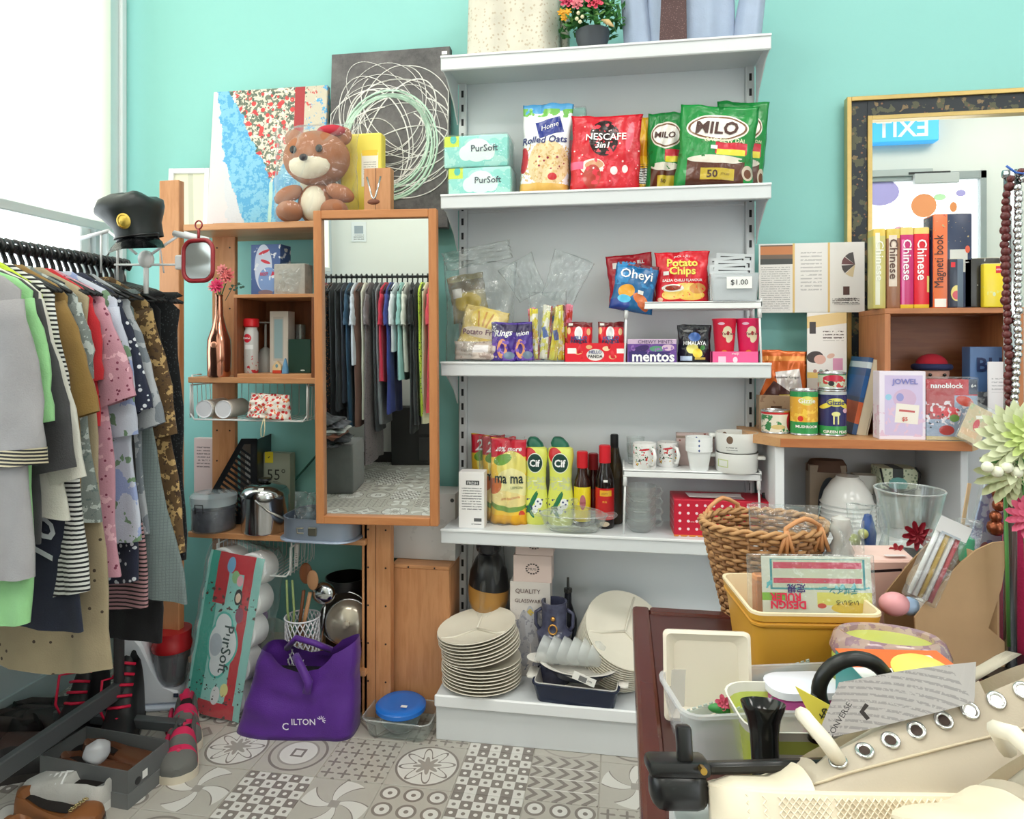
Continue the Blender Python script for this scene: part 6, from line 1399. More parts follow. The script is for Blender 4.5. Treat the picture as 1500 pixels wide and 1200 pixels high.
# ------------------------------------------------------------------ shoes
def shoe(t, L, w, prof, upper, sole, sh=.018, open_=(.02, .45), dark=(30, 24, 22), laces=None, point=.0):
    """prof: heights of the upper at stations heel..toe; toe towards +x"""
    n = len(prof); R = []; Rs = []
    def wd(s): return w/2*((.78+.1*s) if s < .35 else (.8+.35*sin((s-.35)*2.6)))*(1 if s < .82 else max(.12, (1-((s-.82)/.185)**2)**.5))*(1 if s > .06 else .55+7.5*s)
    for i in range(n*3-2):
        s = i/(n*3-3); k = min(n-2, int(s*(n-1))); f = s*(n-1)-k; h = prof[k]*(1-f)+prof[k+1]*f
        x = s*L; ww = wd(s); row = []; opn = open_[0] < s < open_[1]
        for j in range(13):
            a = pi*j/12; cx = cos(a); cz = sin(a)
            y = ww*abs(cx)**.7*(1 if cx > 0 else -1)*(1-.25*cz if h > .05 else 1); z = sh+h*cz**.6 if cz > 0 else sh
            if opn and 4 <= j <= 8: z = sh+h*.55
            row.append((x, y, z))
        R.append(row); Rs.append([(x, ww*1.06*q, z) for q, z in ((1, 0), (1, sh), (-1, sh), (-1, 0))])
    o = link('upper', rings(B(), R, False, (True, True)), upper, t, 50); link('sole', rings(B(), Rs, True, (True, True)), sole, t, 40)
    ins = []
    for i in range(9):
        s = open_[0]+.02+(open_[1]-open_[0]-.04)*i/8; k = min(n-2, int(s*(n-1))); f = s*(n-1)-k; h = prof[k]*(1-f)+prof[k+1]*f; ww = wd(s)*(.30+.18*sin(pi*i/8))
        ins.append([(s*L, q*ww, sh+h*.55+.003) for q in (-1, 0, 1)])
    link('opening_shade', rings(B(), ins, False), M(dark, .7), t); return o  # dark sheet across the collar, shade of the shoe opening put into its colour
def shoes_at(name, label, q, rz, grp=None, cat='shoe', **k):
    return thing(name, label, cat, tuple(q), rz, grp)
# black ankle boots with red laces
RED = M((226, 24, 70), .6)
for k, (px, py, rz) in enumerate(((150, 1045, -78), (196, 1052, -66))):
    q = onz(px, py, 0); t = thing('ankle_boot', 'black ankle boot with red laces standing behind the grey shoe box, %s' % ('rear', 'front')[k], 'boot', (q.x, q.y, .0), rz, 'black boots with red laces')
    shoe(t, .26, .1, [.2, .23, .22, .14, .08, .06, .03], M((20, 20, 22), .5), M((34, 32, 32), .5), .025, (.04, .3))
    for j in range(6): link('lace', tube([(.10+j*.014, -.03, .22-j*.026), (.118+j*.014, 0, .235-j*.028), (.10+j*.014, .03, .22-j*.026)], .0045, 6), RED, t, True)
    link('lace_loop', tube([(.11, -.02, .19), (.15, -.05, .2), (.17, -.05, .12), (.16, -.04, .08), (.14, -.035, .11)], .004, 6), RED, t, True)
SNK, nt, b = new_mat('suede', .85, 0, (92, 92, 90)); v, x, y, z = objc(nt); nt.links.new(mix(nt, (x.gt(.10)*x.lt(.135)).mx(x.gt(.17)*x.lt(.19)).mx(x.lt(.02)), (100, 100, 96), (206, 34, 84)), b.inputs['Base Color'])
for k, (px, py, rz) in enumerate(((268, 1108, -58), (258, 1150, -62))):
    q = onz(px, py, 0); t = thing('sneaker', 'grey and pink suede sneaker at the corner of the shoe box, %s' % ('rear', 'front')[k], 'shoe', (q.x-.24*cos(radians(rz)), q.y-.24*sin(radians(rz)), 0), rz, 'grey and pink sneakers')
    shoe(t, .24, .09, [.07, .08, .075, .07, .055, .045, .02], SNK, M((206, 196, 176), .5), .022, (.04, .4))
    link('pink_trim', tube([(.0, -.045, .03), (.08, -.043, .055), (.15, -.046, .03)], .007, 6), M((200, 34, 80), .6), t, True); link('pink_trim', tube([(.16, -.04, .03), (.19, 0, .07), (.16, .04, .03)], .008, 6), M((200, 34, 80), .6), t, True)
# grey shoe box
qa = onz(187, 1186, 0); sb = thing('shoe_box', 'open grey cardboard shoe box on the floor holding brown shoes', 'box', (qa.x, qa.y, 0), -5)
GB = M((98, 100, 100), .6, vary=.06); L_, W_, H_ = .29, .15, .10
link('side_panel', bx(-L_, 0, 0, .003, 0, H_), GB, sb); link('side_panel', bx(-L_, 0, W_-.003, W_, 0, H_), GB, sb); link('side_panel', bx(-.003, 0, .003, W_-.003, 0, H_), GB, sb); link('side_panel', bx(-L_, -L_+.003, .003, W_-.003, 0, H_), GB, sb); link('box_base', bx(-L_, 0, 0, W_, 0, .003), GB, sb)
link('lid_band', merge(bx(-L_-.003, .003, -.003, 0, 0, .04), bx(0, .003, 0, W_, 0, .04)), M((110, 112, 112), .6), sb)
link('size_label', bx(.0005, .0015, .05, .068, .05, .07), M((230, 230, 228)), sb); link('round_mark', xf(cyl(.010, .0012, 18), (.0, .035, .055), (0, 90, 0)), M((40, 42, 44)), sb)
def inbox(x, y, z): return sb.matrix_basis @ Vector((x, y, z)) if False else Vector((qa.x+x*cos(radians(-5))-y*sin(radians(-5)), qa.y+x*sin(radians(-5))+y*cos(radians(-5)), z))
for k in range(2):
    t = thing('leather_shoe', 'brown leather shoe inside the grey box, %s one' % ('near', 'far')[k], 'shoe', tuple(inbox(-.255+.01*k, .042+.066*k, .03)), -5, 'brown shoes in the grey box')
    shoe(t, .24, .07, [.05, .06, .05, .04, .035, .03, .015], M((92, 56, 36), .35, vary=.2), M((60, 40, 30), .5), .012, (.04, .45))
t = solo('plastic_wad', 'scrunched clear plastic wad in the grey shoe box', 'plastic', sphere(.032, u=18, v=12, nz=.008, ns=40), frostm((214, 216, 220), .7, .15), tuple(inbox(-.15, .05, .10)), smooth=True)
# white sneaker, tan flats
q = onz(158, 1186, 0); t = thing('sneaker', 'white canvas sneaker lying in front of the grey shoe box', 'shoe', (q.x, q.y+.0, .0), 176)
shoe(t, .26, .09, [.06, .065, .06, .055, .045, .04, .02], cloth((206, 204, 198)), M((224, 222, 216), .5), .022, (.04, .42))
for j in range(4): link('lace', tube([(.12+j*.018, -.028, .066-j*.004), (.13+j*.018, 0, .082-j*.006), (.12+j*.018, .028, .066-j*.004)], .0035, 6), M((236, 236, 234)), t, True)
TAN = M((136, 84, 44), .45, vary=.15)
for k, (px, py, rz) in enumerate(((142, 1213, -6), (128, 1262, -10))):
    q = onz(px, py, 0)-Vector((.25, -.03, 0)); t = thing('flat_shoe', 'tan leather flat shoe with a chain at the picture corner, %s one' % ('rear', 'front')[k], 'shoe', (q.x, q.y, 0), rz, 'tan flats with chain')
    shoe(t, .25, .085, [.05, .05, .03, .028, .028, .035, .02], TAN, M((70, 50, 38), .5), .01, (.06, .7))
    bm = B()
    for j in range(9): tube([(.19+.006*cos(a*pi/3), -.025+j*.006+.003*sin(a*pi/3), .047+.002*(j % 2)) for a in range(6)], .0012, 5, bm, closed=True)
    o = link('chain', bm, M((226, 206, 150), .2, 1), t, True); o['kind'] = 'stuff'
for k, (px, py, rz, c) in enumerate(((20, 1085, 20, (44, 34, 32)), (60, 1068, 25, (30, 26, 26)), (-10, 1120, 15, (60, 36, 30)), (30, 1150, 30, (26, 24, 26)), (90, 1100, 150, (34, 30, 30)))):
    q = onz(px, py, 0); t = thing('dark_shoe', ('dark brown', 'black', 'oxblood', 'matt black', 'dark grey')[k]+' low shoe lying under the bottom rail of the rack', 'shoe', (q.x-.1, q.y, 0), rz, 'dark shoes under the rack')
    shoe(t, .26, .09, [.06, .07, .06, .05, .045, .04, .02], M(c, .5), M((50, 46, 44), .5), .02, (.04, .42))
# ================================================================== desk, wooden cubby and goods on the right
YD = 2.07; zD0 = Z(1140, 642, YD)
xd0, xd1 = X(1112, 2.36), X(1424, YD)
WTOP = woodm((206, 158, 110), (188, 138, 92), 'x', scale=7); WEDG = woodm((190, 120, 70), (170, 100, 56), 'x')
dk = thing('desk', 'white sided desk with a pale wood top against the teal wall', 'desk', (X(1143, YD), YD, 0)); dx0 = X(1143, YD)
wd_ = xd1-dx0
tp_ = B(); pts = [(-.0, 0), (wd_, 0), (wd_+.04, .05), (wd_+.04, .33), (-.075, .33), (-.075, .10)]
a = [tp_.verts.new((x, y, zD0-.026)) for x, y in pts]; b2 = [tp_.verts.new((x, y, zD0)) for x, y in pts]
tp_.faces.new(a); tp_.faces.new(b2)
for i in range(6): tp_.faces.new((a[i], a[(i+1) % 6], b2[(i+1) % 6], b2[i]))
link('desk_top', tp_, WTOP, dk); link('edge_band', bx(0, wd_, -.002, .0, zD0-.0255, zD0-.0005, .0005), WEDG, dk)
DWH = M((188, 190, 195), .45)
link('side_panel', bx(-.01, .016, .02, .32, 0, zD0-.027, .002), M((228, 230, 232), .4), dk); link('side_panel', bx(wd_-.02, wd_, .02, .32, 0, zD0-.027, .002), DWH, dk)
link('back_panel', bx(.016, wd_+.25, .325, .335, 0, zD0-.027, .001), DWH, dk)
zLs = Z(1240, 790, 2.12)
link('lower_shelf', bx(.016, wd_-.02, .05, .29, zLs-.018, zLs, .002), M((232, 234, 234), .4), dk)
# gold framed mirror
gx, gz0, gz1 = X(1240, 2.38), zD0+.002, Z(1240, 143, 2.38)
gm = thing('gold_framed_mirror', 'large mirror in a dark floral frame with gold edges standing on the desk', 'mirror', (gx, 2.385, gz0)); gh = gz1-gz0; gw = 1.15
GD_ = M((206, 176, 112), .3, .7, vary=.1, scale=60)
m, nt, b = new_mat('floral_frame', .5); v, x, y, z = objc(nt)
c1 = mix(nt, noisen(nt, v, 26, 4).gt(.55), (34, 40, 46), (84, 84, 62)); c1 = mix(nt, noisen(nt, v, 38, 4).gt(.62), c1, (130, 108, 76)); c1 = mix(nt, noisen(nt, v, 48, kind='v').lt(.16), c1, (126, 86, 62)); nt.links.new(c1, b.inputs['Base Color'])
def fourside(name, o0, o1, y0, y1, mm):
    link(name, bx(o0, o1, y0, y1, o0, gh-o0, .001), mm, gm); link(name, bx(gw-o1, gw-o0, y0, y1, o0, gh-o0, .001), mm, gm)
    link(name, bx(o1, gw-o1, y0, y1, gh-o1, gh-o0, .001), mm, gm); link(name, bx(o1, gw-o1, y0, y1, o0, o1, .001), mm, gm)
fourside('outer_gilding', 0, .014, -.012, .02, GD_); fourside('floral_band', .014, .064, -.004, .02, m); fourside('inner_gilding', .064, .078, -.010, .02, GD_)
link('mirror_glass', bx(.07, gw-.07, .008, .012, .07, gh-.07), MIR, gm)
# brochure and posters
t = thing('trifold_brochure', 'open three-panel leaflet pinned up between the shelves and the gold mirror', 'leaflet', (X(1188, 2.34), 2.34, Z(1188, 458, 2.34)))
w = X(1265, 2.34)-X(1110, 2.34); h = Z(1188, 356, 2.34)-Z(1188, 458, 2.34)
lay = [('r', -.33, .5, .02, .5, 0, (226, 190, 120)), ('r', .335, .5, .02, .5, 0, (226, 190, 120)), ('r', -.66, .84, .31, .14, 0, (120, 100, 86)), ('r', -.66, .9, .31, .06, 0, (206, 130, 80)), ('r', -.66, .74, .31, .04, 0, (70, 72, 70)), ('l', .007, .04, .68, -.95, -.4, (172, 170, 168)), ('l', .012, .3, .9, -.2, .2, (196, 192, 190)), ('l', .006, .12, .2, .4, .9, (60, 50, 50))]
link('paper', cbox(w, .002, h, .0004), paint((236, 232, 228), lay, w, h, .35), t)
bm = [B(), B(), B()]
for k, (a0, a1, ci) in enumerate(((98, 138, 0), (142, 178, 1), (184, 222, 0), (226, 262, 2))):
    c0 = (w*.41, h*.68); r0 = w*.125; pts = [c0]+[(c0[0]+r0*cos(radians(a)), c0[1]+r0*sin(radians(a))) for a in (a0, (a0+a1)/2, a1)]
    prism(pts, -.0016, -.001, bm[ci])
for b_, c in zip(bm, ((88, 84, 84), (116, 80, 82), (220, 200, 160))): link('fan_print', b_, M(c), t)
link('emblem', bx(w*.30, w*.36, -.0016, -.001, h*.25, h*.37), M((90, 64, 60)), t)
text('The Science Diet Specialist', t, w*.335, h*.12, width=w*.24, color=(60, 50, 50), y=-.0012); text('体质改善专家', t, w*.335, h*.19, width=w*.17, color=(60, 50, 50), y=-.0012)
t = thing('brochure_stand', 'upright leaflet stand with a sleeping baby picture beside the leaning book', 'leaflet', (X(1211, 2.3), 2.3, zD0))
w = X(1240, 2.3)-X(1182, 2.3); h = Z(1211, 458, 2.3)-zD0
lay = [('r', .1, .94, 1.2, .05, 8, (232, 200, 140)), ('r', -.72, .87, .16, .05, 0, (60, 50, 50)), ('e', -.6, .62, .42, .05, 8, (60, 44, 40)), ('e', -.35, .6, .3, .04, 0, (226, 176, 160)), ('e', .2, .63, .2, .02, 20, (226, 180, 160)), ('r', .55, .56, .25, .05, 0, (222, 150, 180)), ('l', .01, .76, .86, -.2, .85, (110, 96, 90)), ('r', 0, .46, 1, .03, 0, (232, 196, 110)), ('r', 0, .22, 1.2, .22, 0, (200, 190, 180)), ('e', -.6, .5, .1, .015, 0, (180, 130, 120)), ('e', -.3, .5, .1, .015, 0, (150, 170, 160)), ('e', 0, .5, .1, .015, 0, (120, 110, 110))]
link('card', cbox(w, .004, h, .0006), paint((238, 232, 226), lay, w, h, .35), t); link('stand_foot', cbox(w, .05, .004, .001, cy=.026), M((220, 224, 226), .3), t)
t = thing('orange_foil_pouch', 'orange foil pouch with a white paper card behind the tins', 'pouch', (X(1148, 2.3), 2.31, zD0))
w = X(1184, 2.3)-X(1112, 2.3); h = Z(1148, 514, 2.3)-zD0
bm, S = pouch(w, h, tb=.03, seed=301, seal=.08); link('packet', bm, paint((214, 104, 40), [('r', 0, .9, 1.2, .03, 0, (236, 150, 70)), ('r', .25, .55, .5, .2, 8, (238, 230, 226)), ('r', -.3, .4, .5, .16, -35, (90, 60, 56)), ('r', .1, .35, .3, .09, 0, (222, 206, 90)), ('e', .1, .36, .12, .05, 0, (200, 70, 70))], w, h, .2, .3, bmp=.3, bscale=40), t, True)
text('Rainbow Ginger', t, .01, h*.66, width=w*.5, color=(50, 40, 50), S=S, bold=.01)
carton('brown_card_box', 'brown cardboard tray behind the low tin, at the desk corner', 1112, 1158, 580, 628, 2.27, .05, (176, 146, 116), [('r', .1, .5, .35, .2, 0, (90, 60, 40)), ('n', 40, .6, 0, 1, (150, 116, 90))], z=zD0, name_=None) if False else carton('brown_card_box', 'brown cardboard tray behind the low tin, at the desk corner', 1112, 1158, 580, 628, 2.27, .05, (176, 146, 116), [('r', .1, .5, .35, .2, 0, (90, 60, 40)), ('n', 40, .6, 0, 1, (150, 116, 90))], z=zD0)
def tin(label, px0, px1, pyt, Y, lay, base, z=None, texts=()):
    z = zD0 if z is None else z; loc, w, h = fit(px0, px1, pyt, Y, z); r = w/2; t = thing('food_tin', label, 'tin', loc)
    link('tin_label', lathe([(r*.985, .004), (r*.985, h-.004)], 32, caps=(False, False)), paint(base, lay, w, h, .25), t, True)
    link('tin_rims', lathe([(0, .001), (r*.96, 0), (r, .002), (r*.985, .006), (r*.97, .0065), (r*.97, h-.0065), (r*.985, h-.006), (r, h-.003), (r*.98, h), (r*.94, h-.003), (0, h-.003)], 32), M((200, 202, 204), .25, .9), t, 40)
    for (s, x, zc, wd, c) in texts: text(s, t, x*r, zc*h, width=wd*w, color=c, y=-.001, S=lambda a, b_: -math.sqrt(max(1e-6, (r*.99)**2-a*a)), bold=.04)
    return t, h
tin('low tin with red, white and green label at the desk corner', 1115, 1157, 600, 2.2, [('r', 0, .93, 1.2, .1, 0, (196, 36, 44)), ('n', 50, .58, .1, .8, (60, 130, 80)), ('e', .9, .5, .3, .4, 0, (190, 40, 60)), ('e', 0, .3, .5, .1, 0, (210, 190, 130))], (226, 222, 206))
t, hA = tin('tall tin with a yellow mushroom label and green bands', 1157, 1198, 570, 2.17, [('r', 0, .92, 1.3, .08, 0, (52, 150, 84)), ('r', 0, .1, 1.3, .2, 0, (52, 150, 84)), ('e', 0, .76, .5, .1, 0, (226, 222, 110)), ('n', 60, .54, .3, .62, (240, 200, 80)), ('e', -.45, .37, .18, .06, 0, (210, 60, 40))], (226, 170, 60), texts=(('Gizzie', 0, .76, .6, (240, 240, 226)), ('MUSHROOM', 0, .2, .75, WHT)))
t, hA = tin('tall tin with a dark blue green pea label', 1198, 1240, 570, 2.17, [('r', 0, .08, 1.3, .14, 0, (60, 156, 84)), ('r', 0, .95, 1.3, .06, 0, (190, 196, 196)), ('e', 0, .73, .6, .09, 0, (226, 220, 110)), ('e', -.6, .66, .4, .05, 30, (232, 216, 80)), ('e', .6, .66, .4, .05, -30, (232, 216, 80)), ('e', 0, .48, .3, .05, 0, (226, 226, 150)), ('r', -.15, .36, .05, .1, 0, (226, 226, 150)), ('r', .15, .36, .05, .1, 0, (226, 226, 150)), ('e', .7, .55, .2, .05, 0, (230, 190, 206))], (48, 50, 100), texts=(('Gizzie', 0, .73, .6, (50, 60, 110)), ('GREEN PEAS', 0, .1, .8, WHT)))
tin('flat tin with red and green label stacked on the green pea tin', 1198, 1239, 545, 2.17, [('r', 0, .95, 1.3, .12, 0, (50, 140, 80)), ('e', -.1, .65, .7, .2, 0, (196, 44, 70)), ('n', 70, .55, .1, .6, (196, 60, 50)), ('e', -.3, .35, .2, .15, 0, (50, 50, 50))], (196, 206, 180), z=zD0+hA+.001)
lb = thing('leaning_book', 'thick leaning book with a blue and orange cover beside the tins', 'book', (X(1244, 2.2), 2.18, zD0+.003), 0, ry=12)
w = .028; h = .235
link('page_block', bx(.014, .04, -.0, .15, .002, h-.003), M((226, 216, 192), .7), lb)
link('cover', bx(.0, .013, -.002, .155, 0, h), paint((46, 84, 130), [('r', 0, .62, 9, .14, 0, (44, 96, 160)), ('r', 0, .28, 9, .14, 0, (206, 96, 50)), ('r', 0, .9, 9, .04, 0, (200, 214, 220))], .1, h), lb); link('cover', bx(.041, .044, -.002, .155, 0, h), M((206, 196, 176)), lb)
# wooden cubby on the desk
cz = zD0; cx0, cx1 = X(1296, 2.12), X(1500, 2.12)
czt = Z(1380, 451, 2.12)
cu = thing('wooden_cubby', 'brown wooden cubby shelf standing on the desk with books on top', 'box', (cx0, 2.12, cz)); cw = cx1-cx0; chh = czt-cz
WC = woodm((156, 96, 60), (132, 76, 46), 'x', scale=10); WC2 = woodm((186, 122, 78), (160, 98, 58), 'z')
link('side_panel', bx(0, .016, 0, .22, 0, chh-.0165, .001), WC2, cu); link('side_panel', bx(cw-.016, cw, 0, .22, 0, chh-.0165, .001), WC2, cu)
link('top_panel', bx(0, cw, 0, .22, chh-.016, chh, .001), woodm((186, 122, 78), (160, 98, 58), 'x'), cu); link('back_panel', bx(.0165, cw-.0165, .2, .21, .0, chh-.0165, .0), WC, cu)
def book(label, px0, px1, pyt, Y, col, lay, title, tc, d=.05, rz=0, cat='book', name='book', grp=None, extra=None):
    loc, w, h = fit(px0, px1, pyt, Y, czt); t = thing(name, label, cat, (loc[0]-w/2, Y, czt), rz, grp)
    bm = box(B(), 0, w, 0, d, 0, h, min(.004, w*.2), 2); mt = paint(col, [tuple([q[0], q[1]+1]+list(q[2:])) if q[0] in 'erd' else q for q in lay], w, h, .25)
    link('cover', bm, mt, t, 40)
    link('page_block', bx(.003, w-.003, .004, d+.0008, h-.004, h+.0008), M((226, 216, 190)), t)
    if title: text(title, t, w/2, h*(.5 if not extra else extra), width=h*.5, size=w*.85, color=tc, y=-.0006, rot=-90 if title != 'Magnetibook' else 90, bold=.02)
    return t, w, h
book('gold and white workbook at the left end of the row', 1279, 1298, 335, 2.15, (196, 186, 110), [('r', 0, .96, 1.2, .05, 0, (222, 190, 80)), ('r', -.3, .5, .35, .45, 0, (226, 226, 206))], 'Chinese', (240, 240, 226), extra=.6)
book('bronze workbook second from the left in the row', 1299, 1319, 335, 2.15, (150, 104, 76), [('r', 0, .94, 1.2, .06, 0, (214, 186, 80)), ('r', -.1, .6, .6, .32, 0, (222, 206, 190))], 'Chinese', (90, 60, 50), extra=.62)
book('magenta Chinese workbook in the middle of the row', 1319, 1339, 333, 2.15, (196, 40, 110), [('r', 0, .96, 1.2, .05, 0, (226, 196, 110)), ('r', -.6, .4, .2, .45, 0, (226, 130, 180)), ('r', 0, .02, 1.2, .03, 0, (230, 200, 60))], 'Chinese', WHT, extra=.6)
book('red Chinese workbook beside the magenta one', 1339, 1362, 333, 2.15, (222, 30, 50), [('r', 0, .97, 1.2, .05, 0, (230, 200, 110)), ('r', 0, .02, 1.2, .03, 0, (230, 200, 60)), ('r', .8, .3, .15, .1, 0, (230, 210, 120))], 'Chinese', WHT, extra=.6)
t, w, h = book('orange spine of a tall game box with a dark blue illustrated front', 1365, 1422, 314, 2.15, (50, 60, 86), [('r', -.64, .5, .36, .6, 0, (232, 118, 70)), ('r', .3, .5, .45, .12, 0, (206, 206, 200)), ('n', 90, .66, .7, 1, (190, 170, 120)), ('n', 80, .68, .65, 1, (190, 70, 60)), ('e', .75, .62, .12, .04, 0, (220, 96, 70))], None, None, name='game_box', cat='box', d=.07)
t.location.y = 2.14
text('Magneti book', t, w*.17, h*.5, width=h*.56, size=w*.34, color=(60, 40, 40), y=-.0006, rot=90, bold=.0)
text('CE', t, w*.62, h*.3, width=w*.16, color=(50, 50, 60), y=-.0006); link('code_label', bx(w*.03, w*.33, -.0007, -.0002, .003, h*.1), M((236, 234, 226)), t)
t, w, h = book('dark brick-set box with a red badge in front of the orange game box', 1391, 1412, 379, 2.13, (48, 54, 70), [('e', 0, .3, .8, .16, 0, (226, 206, 120)), ('e', 0, .26, .6, .09, 0, (206, 80, 90)), ('r', -.5, .88, .3, .05, 0, (210, 40, 50)), ('r', .6, .5, .5, .6, 0, (96, 110, 126))], None, None, name='toy_box', cat='box', d=.05)
t, w, h = book('black brick-set box with an orange flame picture', 1412, 1466, 378, 2.14, (56, 54, 50), [('r', -.85, .92, .12, .06, 0, (210, 40, 50)), ('e', .4, .35, .3, .2, 0, (236, 180, 50)), ('e', .45, .3, .2, .13, 0, (226, 90, 50)), ('v', 60, .1, .4, 1, (200, 200, 200)), ('e', .2, .75, .3, .03, 0, (130, 140, 140))], None, None, name='toy_box', cat='box', d=.06)
text('LEGO', t, w*.08, h*.92, width=w*.1, color=WHT, y=-.0006, bold=.03)
t, w, h = book('yellow brick-set box with a red badge at the row end', 1441, 1472, 386, 2.115, (234, 208, 50), [('r', .5, .86, .35, .08, 0, (206, 40, 50)), ('n', 60, .62, .2, .6, (226, 216, 110)), ('e', 0, .3, .14, .05, 0, (220, 226, 180)), ('e', .9, .14, .3, .1, 0, (50, 46, 44))], None, None, name='toy_box', cat='box', d=.02)
text('LEGO', t, w*.72, h*.86, width=w*.28, color=WHT, y=-.0006, bold=.03)
# goods in and before the cubby
def dbox(name, label, px0, px1, pyt, Y, d, col, lay, texts=(), rz=0, film=False, cat='box'):
    loc, w, h = fit(px0, px1, pyt, Y, zD0); t = thing(name, label, cat, loc, rz)
    link('carton', cbox(w, d, h, .0012, cy=d/2), paint(col, lay, w, h, .35), t)
    for (s, x, zc, wd, c) in texts: text(s, t, x*w/2, zc*h, width=wd*w, color=c, y=-.0007, bold=.04)
    if film: link('film', cbox(w+.004, d+.004, h+.006, .001, cy=d/2), FILM, t)
    return t, w, h
dbox('toy_box', 'lilac and pink gift box with a handwritten price note', 1288, 1356, 544, 2.09, .05, (232, 222, 236), [('r', .05, .5, .82, .44, 0, (206, 190, 224)), ('e', .1, .6, .5, .14, 0, (206, 176, 206)), ('e', -.1, .62, .16, .06, 0, (150, 150, 206)), ('n', 50, .56, .05, .5, (222, 190, 214)), ('e', -.6, .62, .14, .045, 0, (150, 200, 226)), ('r', .2, .38, .5, .14, -5, (238, 230, 220)), ('r', .2, .42, .34, .015, -5, (196, 90, 90))], (('JOWEL', .1, .84, .56, (130, 130, 196)), ('$5', .1, .3, .12, (206, 90, 80))))
dbox('toy_box', 'red topped building-block toy box in clear film', 1357, 1432, 556, 2.09, .04, (150, 166, 190), [('r', 0, .88, 1.2, .14, 0, (190, 40, 50)), ('r', -.5, .6, .6, .25, 0, (176, 60, 62)), ('r', .85, .88, .2, .12, 0, (50, 60, 84)), ('e', -.5, .48, .3, .07, 5, (206, 50, 60)), ('e', 0, .45, .35, .1, 0, (220, 60, 70)), ('n', 70, .55, .25, .65, (230, 220, 226)), ('e', .1, .37, .2, .06, 0, (110, 150, 70)), ('v', 70, .2, .2, .5, (40, 40, 50)), ('e', -.2, .17, .3, .08, 0, (190, 60, 60)), ('e', .5, .65, .35, .08, -20, (206, 70, 50)), ('r', 0, .04, 1.2, .03, 0, (206, 190, 140))], (('nanoblock', -.2, .90, .64, WHT), ('6+', .84, .9, .1, WHT)), film=True)
t, w, h = dbox('blue_box', 'faded blue box with dark outlined letters at the back of the cubby', 1421, 1486, 508, 2.2, .05, (86, 120, 170), [('r', 0, .2, 1.2, .3, 0, (110, 116, 126)), ('n', 60, .55, 0, .5, (190, 196, 200))], (('BLU', .1, .8, .8, (30, 46, 90)),))
dbox('white_card_box', 'small white card standing before the faded blue box', 1447, 1475, 530, 2.16, .004, (230, 228, 232), [('l', .01, .6, .8, -.6, .6, (190, 190, 196))])
q = P(1371, 630, 2.22); t = thing('plush_toy', 'small pink-faced plush doll with a red and navy cap in the cubby', 'plush toy', (q.x, 2.25, zD0+.085))
link('head', sphere(.048, c=(0, 0, .1), s=(1, .85, .8)), M((206, 160, 146), .9, bmp=.4, bscale=200), t, True); link('cap_crown', sphere(.044, c=(0, 0, .125), s=(1, .85, .75)), M((176, 30, 50), .9), t, True)
link('cap_band', tube([(.047*cos(a*pi/10), .04*sin(a*pi/10)-.002, .118) for a in range(20)], .010, 8, closed=True), M((36, 44, 84), .9), t, True)
for s in (-1, 1): link('button_eye', sphere(.005, c=(s*.02, -.04, .095)), M((20, 20, 20), .2), t, True)
link('torso', sphere(.045, c=(0, 0, .0), s=(1, .8, 1.85)), M((60, 60, 80), .9), t, True)
q = P(1318, 630, 2.2); t = thing('green_toy', 'small bright green and red toy between the cubby wall and the lilac box', 'toy', (q.x, 2.24, zD0))
link('toy_body', sphere(.03, c=(0, 0, .10), s=(1, .8, .9)), M((110, 190, 60), .4), t, True); link('toy_base', cbox(.05, .04, .075, .004), M((190, 196, 190), .4), t, 40); link('red_flag', bx(.02, .035, 0, .004, .09, .15, .001), M((206, 60, 40)), t)
t = thing('dark_book', 'dark maroon book leaning inside the cubby behind the green toy', 'book', (X(1304, 2.24)+.0, 2.26, zD0), 0, ry=-14); link('cover', bx(0, .014, 0, .08, 0, .17, .001), M((70, 30, 34), .4), t); link('page_block', bx(.002, .012, -.0008, 0, .003, .167), M((206, 190, 180)), t)
cg = P(1432, 745, 1.85); t = thing('hair_clip_card', 'beige accessory card with a red clip hanging tilted at the desk corner', 'card', (X(1425, 2.04), 2.045, zD0+.032), 0, ry=28, rx=-14)
link('card', cbox(.062, .002, .105, .001, z0=-.03), paint((206, 186, 150), [('e', .1, .3, .25, .22, 0, (206, 50, 70)), ('r', -.2, -.1, .7, .12, 0, (220, 180, 140)), ('r', .1, .62, .3, .06, 30, (240, 236, 226)), ('n', 60, .6, 0, 1, (176, 190, 150))], .062, .075), t)
link('film_sleeve', cbox(.07, .006, .12, .001, z0=-.035, cy=.001), FILM2, t)
# under the desk
for i in range(7):
    t = thing('white_bowl', 'white bowl upside down on the lower desk shelf, %s' % ('bottom of the stack', 'second up', 'third up', 'fourth up', 'fifth up', 'sixth up', 'top of the stack')[i], 'bowl', (X(1246, 2.2), 2.23, zLs+i*.0135), 0, 'stack of white bowls')
    link('bowl_body', lathe([(.078, 0), (.0785, .003), (.074, .0055), (.066, .035), (.045, .068), (.034, .078), (.032, .084), (0, .084)], 32), M((232, 232, 230), .15), t, 50)
carton('white_pot_box', 'white square canister behind the upturned bowls', 1254, 1290, 697, 760, 2.3, .05, (222, 222, 218), [('r', 0, .62, 1.2, .01, 0, (90, 90, 90))], z=zLs)
carton('brown_carton', 'brown cardboard carton with a dark round opening under the desk', 1186, 1240, 682, 760, 2.28, .05, (140, 122, 104), [('e', .1, .3, .65, .5, 0, (50, 56, 66)), ('e', .3, .25, .3, .3, 0, (110, 130, 146))], z=zLs)
t = thing('brown_hat', 'brown felt hat shape lying on the brown carton under the desk', 'hat', (X(1212, 2.3), 2.31, zLs+.165)); link('hat_body', lathe([(.062, 0), (.06, .02), (.05, .036), (0, .04)], 24, sy=.6), M((86, 60, 46), .8, vary=.2), t, 50)
